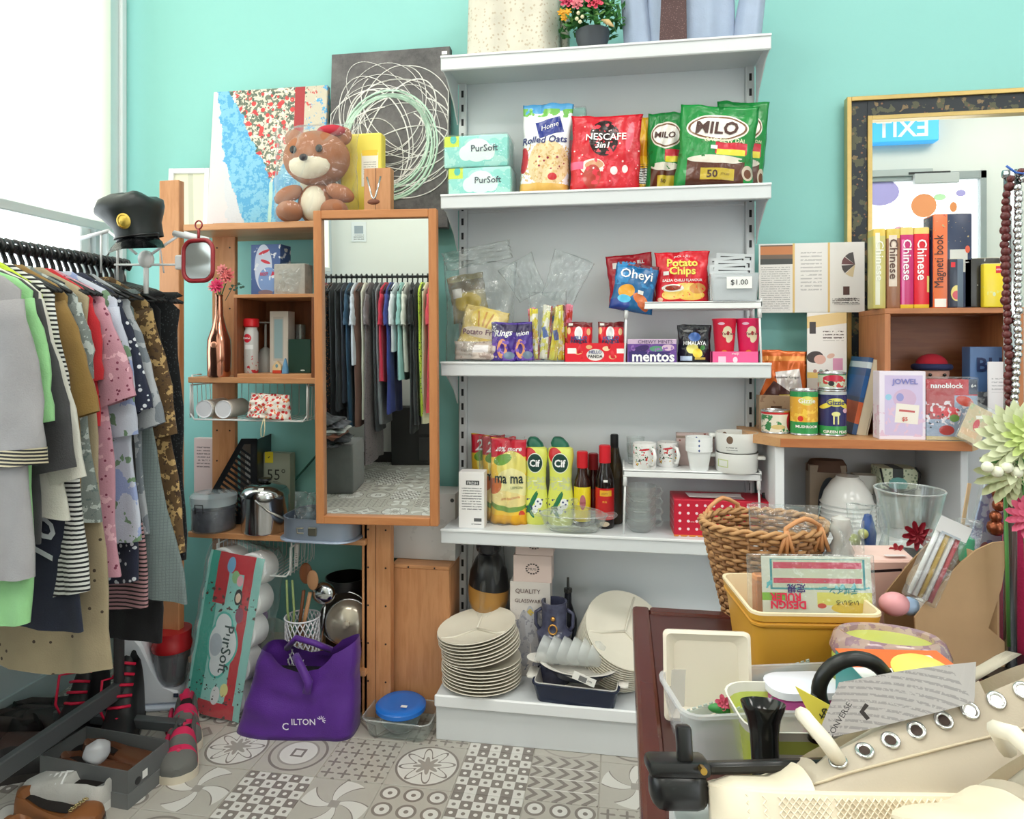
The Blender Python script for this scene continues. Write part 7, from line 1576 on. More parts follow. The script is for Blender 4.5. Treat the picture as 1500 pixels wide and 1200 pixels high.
t = thing('gift_carton', 'pale green patterned gift box with a teal oval tag and black cord', 'box', (X(1317, 2.27), 2.27, zLs+.095)); wG = X(1346, 2.27)-X(1290, 2.27)
link('carton', cbox(wG, .08, .09, .002, cy=.04), paint((206, 214, 186), [('v', 90, .3, 0, 1, (120, 140, 110)), ('r', -.05, .85, .28, .18, 0, (44, 50, 46)), ('e', -.05, .45, .5, .24, 0, (110, 176, 170))], wG, .09), t)
link('cord', tube([(-wG/2, -.003, .09), (-wG/2+.01, -.003, .04), (0, -.003, .012), (wG/2-.005, -.003, .03), (wG/2+.005, -.003, .075), (wG/2-.01, -.003, .095)], .003, 6), M((24, 26, 28)), t, True)
carton('grey_carton', 'plain carton holding up the green gift box', 1284, 1350, 716, 780, 2.27, .1, (196, 198, 196), [], z=zLs)
# dark jumble bags on the floor under the desk
for k in range(3):
    t = thing('black_bag', ('left', 'middle', 'right')[k]+' black plastic sack on the floor under the desk', 'bag', (dx0+.16+k*.2, 2.22, 0)); bm, _s = pouch(.2, .5, tb=.2, tt=.12, wr=.02, seed=400+k, seal=.02); link('film', bm, M((34, 34, 38), .3), t, True)
# ================================================================== the dark table in front and what lies on it
TZ = .75
tb_ = thing('dark_table', 'dark brown wooden table filling the lower right foreground', 'table', (.02, 1.27, 0))
m, nt, b = new_mat('dark_wood', .28, 0, (66, 36, 34)); v, x, y, z = objc(nt)
mp = nt.nodes.new('ShaderNodeMapping'); nt.links.new(v, mp.inputs[0]); mp.inputs['Scale'].default_value = (1, .15, 1)
nt.links.new(mix(nt, noisen(nt, mp.outputs[0], 12, 5), (58, 30, 28), (84, 42, 36)), b.inputs['Base Color'])
DW = m
link('table_top', bx(.028, 1.6, -1.0, -.03, TZ-.03, TZ, .002), DW, tb_)
for q in ((0, .03, -1.0, -.002), (.03, 1.6, -.032, -.002)): link('edge_moulding', bx(q[0], q[1], q[2], q[3], TZ-.045, TZ+.004, .006, 2), M((84, 42, 36), .22, vary=.15, scale=8), tb_)
for lx in (.05, 1.53):
    for ly in (-.95, -.08): link('leg', bx(lx, lx+.05, ly, ly+.05, 0, TZ-.03, .004), DW, tb_)
link('apron', bx(.06, 1.55, -.05, -.04, TZ-.12, TZ-.03, .002), DW, tb_)
def T_(px, py, d): return D(px, py, d)
# wicker basket
c = D(1118, 780, 1.22); bkx, bky = c.x, c.y+.0
bk = thing('wicker_basket', 'oval brown wicker basket with two looped handles at the back of the table', 'basket', (bkx, bky, TZ), 9)
WK = [M((168, 122, 78), .65, vary=.25, scale=60, bmp=.4, bscale=200), M((190, 144, 96), .65, vary=.2, scale=60), M((140, 98, 60), .65, vary=.2, scale=60)]
nb = 24; hb = .155; ns = 40
def brad(v): return (.068+.038*v, .054+.032*v)
bm3 = [B(), B(), B()]
for j in range(nb):
    v = j/(nb-1); rx, ry = brad(v); pts = []
    for i in range(ns*2): a = 2*pi*i/(ns*2); o_ = .0028*(1 if (i//2+j) % 2 else -1); pts.append(((rx+o_)*cos(a), (ry+o_)*sin(a), .004+v*hb+.0008*sin(a*7+j)))
    tube(pts, .0036, 6, bm3[j % 3], closed=True)
for k in range(3):
    o = link('woven_strand', bm3[k], WK[k], bk, True); o['kind'] = 'stuff'
me = None
for i in range(24):
    a = 2*pi*i/24; r0, r1 = brad(0), brad(1); link('stake', tube([(r0[0]*cos(a), r0[1]*sin(a), 0), (r1[0]*cos(a), r1[1]*sin(a), hb)], .0035, 5), WK[2], bk, True)
rx, ry = brad(1.05)
bm = B()
for s in (0, pi): tube([((rx+.004*cos(14*a+s))*cos(a), (ry+.004*cos(14*a+s))*sin(a), hb+.008+.004*sin(14*a+s)) for a in [2*pi*i/90 for i in range(90)]], .0038, 6, bm, closed=True)
link('braided_rim', bm, WK[1], bk, True)
link('basket_base', lathe([(0, 0), (.074, 0), (.074, .005), (0, .005)], 30, sy=.8), WK[2], bk)
RT = M((206, 146, 96), .5)
for (a0, s) in ((292, 1), (118, 1)):
    a = radians(a0-19); b_ = radians(a0+19); p0 = Vector((rx*cos(a), ry*sin(a), hb)); p1 = Vector((rx*cos(b_), ry*sin(b_), hb)); md = (p0+p1)/2*1.04-Vector((0, 0, ((p0+p1)/2*1.04).z))+Vector((0, 0, hb+.034))
    link('handle', tube([tuple(p0.lerp(p0, 0)+Vector((0, 0, -.02))), tuple(p0+Vector((0, 0, .02))), tuple(p0.lerp(md, .6)+Vector((0, 0, .010))), tuple(md), tuple(p1.lerp(md, .6)+Vector((0, 0, .010))), tuple(p1+Vector((0, 0, .02))), tuple(p1+Vector((0, 0, -.02)))], .0042, 8), RT, bk, True)
    for p in (p0, p1):
        for q in (-.012, 0, .012): link('binding', tube([tuple(p*1.03+Vector((0, 0, .012))), tuple(p*1.04+Vector((q, 0, -.03)))], .0035, 6), RT, bk, True)
t = thing('clear_cello_bag', 'clear cellophane bag standing in the wicker basket', 'bag', (bkx+.035, bky-.0, TZ+.05), 3)
bm, _s = pouch(.125, .145, tb=.05, tt=.04, wr=.008, seed=500, seal=.01); link('film', bm, FILM2, t, True)
t = thing('white_dish', 'white round dish half hidden inside the wicker basket', 'dish', (bkx+.03, bky, TZ+.085), 0, rx=12); link('dish_body', lathe([(.02, 0), (.05, .02), (.052, .022), (.018, .005), (0, .005)], 26), M((236, 232, 230), .25), t, 50)
# yellow bin
cy0 = D(1166, 906, .93); cyb = D(1166, 843, 1.10)
yb = thing('yellow_bin', 'mustard yellow plastic bin with a cream inside on the table', 'bin', ((cy0.x+cyb.x)/2, (cy0.y+cyb.y)/2, TZ), 7)
link('bin_body', rings(B(), [[(x, y, z) for x, y in rrect(w_, d_, .018, 4)] for (w_, d_, z) in ((.15, .135, 0), (.172, .158, .098), (.178, .164, .100), (.180, .166, .110))], True, (True, False)), M((222, 164, 60), .35), yb, 40)
link('bin_lining', rings(B(), [[(x, y, z) for x, y in rrect(w_, d_, .017, 4)] for (w_, d_, z) in ((.1805, .1665, .1085), (.180, .166, .112), (.172, .158, .112), (.168, .154, .098), (.146, .131, .004))], True, (False, True)), M((240, 220, 184), .4), yb, 40)
link('rim_ridge', rings(B(), [[(x, y, z) for x, y in rrect(w_, d_, .018, 4)] for (w_, d_, z) in ((.1735, .1595, .09), (.178, .164, .093), (.178, .164, .096), (.1735, .1595, .098))], True), M((214, 154, 54), .35), yb, 40)
rp = D(1190, 915, .985); t = thing('ruler_set', 'clear pack of design rulers with bright lettering standing upside down in the yellow bin', 'stationery', (rp.x, rp.y, TZ+.082), 7, rx=-6)
w, h = .158, .09
link('card', cbox(w*.99, .002, h, .0006, cx=.008), paint((222, 226, 214), [('r', .12, .72, .86, .24, 0, (50, 150, 160)), ('r', .12, .73, .82, .22, 0, (206, 214, 196)), ('r', .12, .86, .8, .05, 0, (206, 60, 96)), ('r', .12, .62, .8, .04, 0, (206, 60, 96)), ('n', 60, .58, .5, .62, (90, 190, 200)), ('r', .6, .34, .5, .1, 0, (226, 222, 110)), ('r', -.7, .37, .22, .06, 0, (130, 190, 60)), ('e', .7, .2, .35, .09, 0, (230, 200, 60)), ('r', 0, .05, 1.2, .03, 0, (170, 210, 206)), ('e', .18, .23, .08, .04, 0, (206, 60, 60))], w, h), t)
text('DESIGN', t, -.034, .022, width=.05, color=(216, 40, 80), y=-.0015, rot=180, bold=.06); text('RULER', t, -.038, .033, width=.044, color=(216, 40, 80), y=-.0015, rot=180, bold=.06)
text('定規', t, -.022, .045, width=.026, color=(60, 40, 110), y=-.0015, rot=180, bold=.03); text('デザイン', t, .045, .042, width=.04, color=(40, 130, 140), y=-.0015, rot=180, bold=.03); text('いろいろ', t, .05, .026, width=.032, color=(40, 40, 40), y=-.0015, rot=180, bold=.02)
link('film', cbox(w*1.15, .005, h*1.03, .001), FILM2, t)
t = thing('orange_notebook', 'orange-brown notebook standing in the yellow bin beside the ruler pack', 'book', tuple(D(1122, 915, 1.03)), 7, rx=-4); link('cover', cbox(.034, .02, .075, .002), paint((196, 116, 60), [('r', 0, .95, 1.2, .05, 0, (240, 150, 80)), ('r', 0, .1, 1.2, .12, 0, (206, 90, 50))], .034, .075), t); link('page_edge', bx(.017, .0175, .002, .018, .002, .073), M((230, 220, 200)), t)
# square dish and clear container
q = onz(960, 1098, TZ)
cc = thing('clear_container', 'long frosted clear container lying on the table with ruler strips inside', 'container', (q.x+.155, q.y+.05, TZ), 14)
link('tub', tub(.26, .095, .28, .11, .062, .02, .002, .003), frostm((222, 224, 228), .38, .15), cc, 50)
sq = D(1038, 1070, .86); t = thing('square_dish', 'cream square ceramic dish standing on edge in the clear container', 'dish', (sq.x, sq.y, TZ+.005), 4, rx=-8)
bm = B(); R = []
for (hw, y, z0) in ((.054, .008, 0), (.055, 0, 0), (.051, -.002, 0), (.034, .014, 0), (.031, .014, 0)): R.append([(x, y, .054+z) for x, z in rrect(hw*2, hw*2, .006 if hw > .05 else .012, 3)])
link('dish_body', rings(bm, R, True, (True, True)), M((240, 230, 212), .25), t, 40)
for k in range(3):
    t = thing('ruler_strip', 'clear scalloped ruler strip lying across the clear container, %s' % ('front', 'middle', 'rear')[k], 'ruler', tuple(D(1095, 1050-20*k, .83+.035*k)), 16, 'clear ruler strips', ry=-13, rx=20)
    bm = bx(-.09, .09, 0, .0015, 0, .016, .0005)
    for i in range(24): box(bm, -.088+i*.0075, -.083+i*.0075, 0, .0016, .016, .0195, .0005)
    link('strip', bm, frostm((206, 226, 222), .5, .08), t)
t = thing('flower_sticker', 'small pink rose charm with green leaves in the clear container', 'charm', tuple(D(1060, 1030, .82))); bloom(t, (0, 0, 0), .011, (236, 110, 140), 3, 6); link('leaves', sphere(.012, c=(-.004, 0, -.007), s=(1.2, .5, .5)), M((60, 140, 70)), t, True)
# lime and white tub, with a purple-white case inside
q = D(1150, 1098, .77); tx, ty = q.x, q.y
lt_ = thing('lime_tub', 'white and lime plastic tub with a pink print behind the black funnel', 'tub', (tx+.02, ty+.02, TZ), 8)
link('tub_body', rings(B(), [[(x, y, z) for x, y in rrect(w_, d_, .03, 5)] for (w_, d_, z) in ((.13, .09, 0), (.15, .11, .062), (.153, .113, .064), (.149, .109, .064), (.128, .088, .004))], True, (True, True)), paint((228, 226, 216), [('r', 0, .7, 1.4, .12, 0, (206, 218, 110)), ('r', -.85, .3, .3, .35, 0, (206, 218, 90)), ('e', -.6, .1, .12, .1, 0, (226, 60, 110)), ('e', .5, .2, .3, .12, 30, (220, 150, 180)), ('w', .1, .45, .1, .14, 0, (120, 120, 160))], .16, .065, .3), lt_, 50)
t = thing('purple_case', 'white and purple plastic case lying in the lime tub', 'case', tuple(D(1175, 1010, .84)), 12); link('case_body', lidtub(.085, .05, .012, .02, z0=-.012), M((186, 80, 150), .3), t, 40); link('case_lid', lidtub(.09, .054, .012, .022), M((226, 228, 240), .25), t, 40)
# green planter
q = D(1304, 940, .86); pl = thing('ceramic_planter', 'lime green glazed planter with a purple-brown speckled rim', 'planter', (q.x, q.y-.01, TZ), 0, rx=-9)
zr_ = CH-.425*.86-TZ
m, nt, b = new_mat('rim_glaze', .12); v, x, y, z = objc(nt); nt.links.new(mix(nt, noisen(nt, v, 60, 4).gt(.5), (150, 120, 130), (176, 150, 140)), b.inputs['Base Color'])
link('pot_body', lathe([(.05, 0), (.062, .03), (.068, .06), (.066, zr_-.024)], 40), paint((186, 200, 96), [('n', 60, .72, 0, 1, (90, 120, 60)), ('v', 22, .12, 0, 1, (70, 100, 50))], .13, .1, .12), pl, 50)
link('pot_inside', lathe([(.05, zr_-.008), (.05, zr_-.06), (.0, zr_-.065)], 36), M((196, 206, 100), .2), pl, 50)
link('glazed_rim', lathe([(.066, zr_-.028), (.069, zr_-.02), (.063, zr_-.004), (.057, zr_), (.051, zr_-.002), (.049, zr_-.012)], 40, caps=(False, False)), m, pl, 50)
# orange topped box
q = D(1320, 985, .76); ob = thing('tissue_carton', 'small orange, white and teal carton lying in front of the green planter', 'box', (q.x, q.y, CH-.475*.76-.05), 6, rx=0)
link('carton', cbox(.115, .07, .055, .0015), M((44, 140, 140), .4), ob)
link('orange_top', bx(-.0575, .0575, -.012, .035, .0552, .0560), M((240, 110, 50), .4), ob); link('white_top', bx(-.0575, .0575, -.035, -.012, .0552, .0560), M((232, 234, 230), .4), ob); link('white_front', bx(-.0575, .0575, -.0356, -.035, .025, .055), M((226, 232, 230), .4), ob)
link('price_sticker', bx(.025, .042, .008, .02, .0562, .0568), M((240, 240, 240)), ob)
cz0 = ob.location.z
solo('support_carton', 'plain white carton under the orange topped one', 'box', cbox(.12, .075, cz0-TZ, .001), M((226, 222, 214), .5), (q.x, q.y, TZ), 6)
t = thing('yellow_saucer', 'pale yellow round saucer lying before the orange topped carton', 'saucer', tuple(D(1352, 990, .71)), 0, rx=10); link('saucer_body', lathe([(.028, 0), (.03, .005), (.026, .008), (0, .009)], 30), M((240, 226, 110), .35), t, 50)
# black ring handle
t = thing('black_ring', 'thick black rubber ring standing up between tub and planter', 'ring', tuple(D(1250, 1010, .72)), 8, rx=10)
link('ring_body', tube([(.036*cos(a*pi/18), 0, .036*sin(a*pi/18)) for a in range(36)], .0078, 10, closed=True), M((24, 26, 26), .35), t, True); link('ring_tail', tube([(-.036, 0, 0), (-.036, 0, -.06)], .0075, 10), M((24, 26, 26), .35), t, True)
t = thing('yellow_tag', 'pointed yellow price tag with handwriting beside the black ring', 'tag', tuple(D(1205, 1035, .68)), 0)
link('tag_card', prism([(-.026, .018), (.018, -.004), (.02, -.024), (.006, -.026), (-.012, -.01)], 0, .001), M((240, 226, 90), .5), t); text('$4', t, .004, -.008, width=.014, color=(60, 60, 40), y=0, rot=-25)
# black funnel-topped tool and clamp
q = D(1118, 1105, .72); fn = thing('black_funnel', 'glossy black funnel with a flared mouth standing on the table', 'funnel', (q.x, q.y-.02, TZ+.0), rx=-12); zf = CH-.53*.71-TZ
BKG = M((16, 17, 18), .12)
link('funnel_body', lathe([(.0135, 0), (.014, zf*.55), (.0145, zf*.72), (.0175, zf*.86), (.0215, zf*.95), (.0228, zf), (.021, zf-.002), (.016, zf*.92), (.011, zf*.82), (.008, zf*.5)], 36), BKG, fn, 50)
q = D(994, 1150, .62); tl = thing('black_clamp_tool', 'black plastic clamp tool with an upright lever on the table edge', 'tool', (q.x, q.y, q.z-.012), 8, rx=-15)
BKM = M((22, 23, 24), .3)
link('grip', xf(cbox(.052, .036, .034, .012, seg=3), (0, 0, -.008)), BKM, tl, 50); link('grip_cap', xf(cbox(.056, .036, .014, .005, seg=2), (0, 0, .020)), BKM, tl, 40)
link('lever', xf(cbox(.0135, .014, .03, .003, seg=2), (.006, -.008, .032)), BKM, tl, 40); link('arm_bar', xf(cbox(.13, .012, .010, .003), (.09, .0, .022), (0, -2, 0)), BKM, tl, 40)
link('brass_pin', xf(cyl(.003, .01, 12), (.018, -.018, .030), (90, 0, 0)), M((200, 160, 80), .3, 1), tl)
t = thing('tool_box', 'white carton under the clamp tool and the cream sneaker', 'box', (q.x+.22, q.y-.01, TZ), 6); link('carton', cbox(.44, .14, q.z-.034-TZ, .001), paint((222, 224, 226), [('r', .0, .5, .4, .3, 0, (40, 44, 48))], .44, .05), t)
# ------------------------------------------------------------------ cream high-top sneakers in front
CREAM = M((240, 230, 212), .8, bmp=.25, bscale=500, bdist=.0006); CREAM2 = M((240, 232, 216), .8); RUB = M((240, 228, 204), .45); RUBT = M((226, 214, 188), .5, bmp=.6, bscale=260, bdist=.002)
EYE = M((206, 206, 204), .2, 1); DARK = M((60, 44, 36), .7)
def hightop(name, label, origin, yaw, S=1.0, flip=1, tagged=False, rx=0, ry=0):
    t = thing(name, label, 'sneaker', tuple(origin), yaw, 'cream high-top sneakers', rx=rx, ry=ry)
    L = .34*S
    def wd(s): return S*(.047 if s < .25 else .047-.010*sin((s-.25)*pi/.75)+.002)*( (max(.02, s/.12))**.5 if s < .12 else 1)*(1 if s < .88 else max(.25, 1-((s-.88)/.12)**2)**.5)
    # s: 0 toe -> 1 heel, x = s*L ; outer profile of the upper
    def top(s): return S*(.024+.008*min(1, s/.06)+.028*min(1, max(0, s-.18)/.13)+max(0, s-.31)*.165)
    n = 30; Rr = []; So = []; To = []
    for i in range(n+1):
        s = i/n; x = s*L; w = wd(s); h = top(s); row = []
        ankle = s > .55
        for j in range(17):
            a = pi*j/16; cx, cz = cos(a), sin(a)
            narrow = 1-(.38*cz**1.5 if s < .55 else .22*cz)
            row.append((x, w*abs(cx)**.55*(1 if cx > 0 else -1)*narrow, S*.026+(h-.026*S)*cz**.8))
        Rr.append(row)
        So.append([(x, w*1.10, 0), (x, w*1.12, S*.004), (x, w*1.12, S*.028), (x, w*1.05, S*.030), (x, -w*1.05, S*.030), (x, -w*1.12, S*.028), (x, -w*1.12, S*.004), (x, -w*1.10, 0)])
    # the throat stays open: drop the middle of each ring between tongue gap and heel
    bm = B(); vs = [[bm.verts.new(p) for p in r] for r in Rr]
    for i in range(n):
        for j in range(16):
            s = (i+.5)/n
            if (.27 < s < .75 and 5 <= j <= 10) or (.75 <= s < .97 and 4 <= j <= 11): continue
            bm.faces.new((vs[i][j], vs[i][j+1], vs[i+1][j+1], vs[i+1][j]))
    bm.faces.new(vs[0]); bm.faces.new(vs[-1])
    bmesh.ops.solidify(bm, geom=list(bm.faces), thickness=.0025*S)
    link('upper', bm, CREAM, t, 60)
    so = link('sole', rings(B(), So, True, (True, True)), RUB, t, 40)
    bm = B()
    for s_ in range(2, 28):
        x = s_/30*L; w = wd(s_/30)*1.12
        for r_ in range(3):
            zz = S*(.008+.006*r_); tube([(x, -w-.0005, zz), (x+L/60, -w-.0008, zz+S*.006), (x+L/30, -w-.0005, zz)], .0008, 4, bm); tube([(x, -w-.0005, zz+S*.006), (x+L/60, -w-.0008, zz), (x+L/30, -w-.0005, zz+S*.006)], .0008, 4, bm)
    o = link('sole_relief', bm, RUB, so); o['kind'] = 'stuff'
    # rubber toe cap and bumper
    R2 = []
    for i in range(8):
        s = i/30; x = s*L-.001; w = wd(s)*1.04; h = top(s)*1.03; R2.append([(x, w*abs(cos(pi*j/12))**.55*(1 if cos(pi*j/12) > 0 else -1)*(1-.36*sin(pi*j/12)**1.5), S*.028+(h-.026*S)*sin(pi*j/12)**.8) for j in range(13)])
    link('toe_cap', rings(B(), R2, False, (True, False)), RUB, t, True)
    # tongue
    R3 = []
    for i in range(12):
        s = .27+.6*i/11; x = s*L; h = top(s)-S*.006; R3.append([(x, S*.022*u, h-S*.004-abs(u)*S*.004) for u in (-1, -.5, 0, .5, 1)])
    bm = rings(B(), R3, False); bmesh.ops.solidify(bm, geom=list(bm.faces), thickness=.004*S); link('tongue', bm, CREAM2, t, True)
    # eyelets along the throat edge on the visible side
    for k in range(8):
        s = .315+.073*k; i = s*n; i0 = int(i); f = i-i0; p = Vector(Rr[i0][12]).lerp(Vector(Rr[i0+1][12]), f); q2 = Vector(Rr[i0][14]).lerp(Vector(Rr[i0+1][14]), f)
        e = p.lerp(q2, .25); up_ = (Vector(Rr[i0][11])-Vector(Rr[i0][13])).normalized(); al = (Vector(Rr[i0+1][12])-Vector(Rr[i0][12])).normalized(); nr = al.cross(up_).normalized()
        if nr.y > 0: nr = -nr
        mt = Matrix((al, nr.cross(al), nr)).transposed().to_4x4(); mt.translation = e+nr*.001
        bm = lathe([(.0080*S, 0), (.0078*S, .0012), (.0062*S, .0018), (.0046*S, .0006)], 20, caps=(False, False)); bm.transform(mt); ey = link('eyelet', bm, EYE, t, True)
        bm = lathe([(.0048*S, .0004), (0, .0005)], 16); bm.transform(mt); link('eyelet_hole', bm, DARK if k < 5 else EYE, ey)
        if k == 0:
            e0 = e
    link('lace', tube([tuple(e0+Vector((0, -.002, .002))), tuple(e0+Vector((-.012, -.012, .016))*S), tuple(e0+Vector((-.024, -.006, .034))*S), tuple(e0+Vector((-.018, .02, .036))*S), tuple(e0+Vector((.0, .04, .02))*S)], .0065*S, 8), M((240, 232, 214), .7), t, True)
    # stitched seam line
    link('seam', tube([tuple(Vector(Rr[i][14])+Vector((0, -.0016, 0))) for i in range(7, 29)], .0012, 5), M((206, 192, 166), .7), t, True)
    return t
o1 = D(1042, 1165, .60)
s1 = hightop('high_top_sneaker', 'cream canvas high-top sneaker with a printed swing tag, toe pointing left', (o1.x, o1.y, CH-.700*.6), 7, 1.0, rx=-27)
tg = thing('swing_tag', 'curved grey-white swing tag with printed lines tucked in the sneaker throat', 'tag', tuple(D(1272, 1048, .60)), 6)
bm = B(); R = []
for i in range(15):
    u = i/14; xx_ = -.045+.135*u; R.append([(xx_+.0, -.0+.006*sin(u*pi), -.022+.036*u**1.6), (xx_+.012*(1-u)+.022, .034+.006*sin(u*pi), .012+.022*u**1.2)])
for r_ in R[:1]: pass
rings(bm, R, False); bmesh.ops.solidify(bm, geom=list(bm.faces), thickness=.0006)
link('tag_card', bm, paint((206, 202, 200), [('l', .0040, -5, 5, -1.0, 3, (176, 172, 172))], .06, .02, .5), tg, 40)
text('CONVERSE', tg, -.026, -.004, width=.036, color=(50, 46, 50), y=-.001, rot=60); link('arrow_print', prism([(-.008, .003), (-.002, -.004), (.001, -.002), (-.004, .004), (.0, .009), (-.003, .011)], -.001, -.0006), M((50, 46, 50)), tg)
o2 = D(1330, 1268, .50)
hightop('high_top_sneaker', 'second cream high-top sneaker cut by the bottom right corner of the picture', (o2.x, o2.y, o2.z), 12, 1.0, rx=-27)
# ------------------------------------------------------------------ right edge: file box, vase, pens, necklaces, flowers
CB = M((190, 156, 118), .8, vary=.08, scale=30)
fc = D(1345, 960, 1.0); cf = thing('cardboard_file', 'curved brown cardboard magazine file standing on the table', 'file', (fc.x, fc.y, TZ), 9)
def cf_poly():
    pts = [(0, 0)]
    for (px, py) in ((1340, 905), (1360, 880), (1385, 850), (1410, 824), (1432, 806), (1457, 795), (1480, 793), (1470, 860), (1450, 920), (1480, 945)):
        pts.append(((px-1345)/1000*.98, CH-(py-505)/1000*1.0-TZ))
    pts.append((.13, 0)); return pts
link('side_panel', prism(cf_poly(), 0, .003), CB, cf); link('side_panel', prism(cf_poly(), .085, .088), M((150, 118, 84), .8), cf); link('spine_panel', bx(.118, .121, .003, .085, 0, .16), CB, cf); link('file_base', bx(0, .12, .003, .085, 0, .003), CB, cf)
t = thing('cardboard_roll', 'curled brown card inside the magazine file', 'card', tuple(D(1385, 870, 1.04)), 9); bm = rings(B(), [[(.035*cos(a), y, .035*sin(a)) for a in [radians(20+160*i/12) for i in range(13)]] for y in (0, .06)], False); bmesh.ops.solidify(bm, geom=list(bm.faces), thickness=.0015); link('curled_card', bm, M((206, 176, 140), .7), t, 40)
pb_ = D(1302, 905, 1.12); t = thing('pink_box', 'pale pink cardboard box with a black slot behind the planter', 'box', (pb_.x, pb_.y, TZ), 9); hp = CH-.318*1.12-TZ
link('carton', cbox(.095, .075, hp, .0015, cy=.0375), paint((232, 190, 178), [('r', -.1, .88, .55, .018, 3, (40, 30, 34))], .095, hp), t); link('lid_flap', xf(cbox(.095, .05, .002, .0005), (0, .03, hp+.004), (12, 0, 0)), M((240, 206, 196), .5), t); link('arrow_label', xf(cbox(.034, .0004, .009, .0), (.018, .018, hp+.006), (90, 0, 0)), M((236, 226, 226)), t)
# glass vase with a red flower painted
vc = D(1332, 815, 1.2); va = thing('glass_vase', 'clear waisted glass vase with painted dark red and white flowers', 'vase', (vc.x, vc.y, TZ)); hv = CH-.212*1.2-TZ
gpr = [(.04, 0), (.052, .01), (.058, .06), (.054, .10), (.041, .145), (.040, .16), (.048, .19), (.056, hv), (.054, hv), (.046, .19), (.038, .16), (.039, .145)]
link('vase_body', lathe(gpr, 36), glassm((236, 242, 240), .78, .03), va, 50)
link('rim', tube([(.055*cos(a*pi/18), .055*sin(a*pi/18), hv) for a in range(36)], .0016, 6, closed=True), RIMG, va, True)
for k, (x, z, r0, c, n_) in enumerate(((-.006, .158, .026, (150, 24, 44), 9), (.036, .15, .015, (236, 236, 236), 7), (-.038, .13, .014, (176, 40, 56), 6))):
    bloom(va, (x, -.046, z), r0, c, 2, n_, up=(0, -1, 0), cup=.1, name='painted_flower')
t = thing('blue_glass_figure', 'small blue and green glass ornaments in clear film behind the pink box', 'ornament', (pb_.x+.008, pb_.y+.12, TZ))
bm, _s = pouch(.075, .19, tb=.05, tt=.04, wr=.012, seed=611); link('film', bm, FILM2, t, True)
link('plinth', cbox(.06, .03, .11, .002), M((216, 206, 196), .5), t)
link('blue_bottle', lathe([(.012, .11), (.014, .14), (.01, .158), (.006, .172), (0, .174)], 16), M((70, 100, 170), .15), t, 50); link('green_ball', sphere(.012, c=(-.025, -.005, .125)), M((170, 180, 90), .3), t, True); link('lime_ball', sphere(.009, c=(-.012, -.012, .14)), M((206, 210, 130), .3), t, True)
gb_ = D(1232, 840, 1.16); t = thing('wrapped_ornament', 'pale ornament wrapped in crinkled clear film beside the basket', 'ornament', (gb_.x, gb_.y, TZ))
link('ornament_body', lathe([(.03, 0), (.034, .03), (.03, .11), (.012, .15), (.018, .165), (.014, .185), (0, .19)], 22), frostm((214, 212, 208), .8, .2), t, 50)
bm, _s = pouch(.075, .18, tb=.08, tt=.06, wr=.014, seed=620); link('film', bm, FILM2, t, True)
pn = D(1345, 880, 1.0); t = thing('pen_pack', 'clear packet of white and gold pens leaning out of the magazine file', 'stationery', (pn.x-.0, pn.y, pn.z+.0), 8, ry=24)
for k in range(5): link('pen', tube([((k-2)*.008, 0, .005), ((k-2)*.008, 0, .115)], .0034, 8), M(((240, 240, 240), (236, 236, 240), (206, 170, 80), (240, 238, 236), (190, 60, 70))[k], .3), t, True)
link('film', cbox(.05, .012, .13, .002), FILM2, t); link('header_card', bx(-.024, .024, -.007, -.006, .105, .128), paint((236, 236, 238), [('r', 0, 5, .6, .4, 0, (190, 200, 210))], .05, .02), t)
for k, (px, py, c) in enumerate(((1310, 885, (240, 170, 176)), (1332, 888, (170, 196, 230)), (1345, 890, (236, 226, 220)))):
    t = thing('round_eraser', ('pink', 'light blue', 'cream')[k]+' rounded soft charm in film below the pen pack', 'charm', tuple(D(px, py, 1.02))); link('charm_body', sphere(.022 if k == 0 else .017, s=(1, .7, .8)), M(c, .5), t, True)
t = thing('toy_blister', 'narrow blue character-free toy packet on card behind the magazine file', 'packet', (lambda v: (v.x, v.y, TZ))(D(1408, 790, 1.13)), 6, ry=14); t['label'] = 'narrow blue toy packet standing behind the magazine file'
link('card', cbox(.05, .003, .265, .001), paint((110, 130, 170), [('n', 50, .52, 0, 1, (170, 190, 206)), ('e', 0, .5, .4, .1, 0, (150, 90, 80)), ('e', .1, .85, .5, .08, 0, (220, 226, 230))], .05, .265), t); link('edge_strip', bx(.026, .03, -.001, .004, 0, .268), M((40, 46, 60)), t); link('film', cbox(.056, .012, .27, .002), FILM2, t)
t = thing('clear_case', 'clear plastic case with a green bottle inside, leaning in the magazine file', 'case', tuple(D(1412, 830, 1.08)), 6, ry=8); link('case_shell', cbox(.036, .016, .075, .003), FILM2, t); link('green_bottle', lathe([(.008, .008), (.011, .02), (.010, .045), (0, .05)], 16), M((80, 170, 130), .25), t, 50)
t = thing('wooden_ruler', 'thin pale wooden ruler behind the blue toy packet', 'ruler', (lambda v: (v.x, v.y, TZ))(D(1385, 770, 1.15)), 6, ry=9); link('ruler_body', cbox(.006, .002, .25, .0003), M((220, 190, 150)), t)
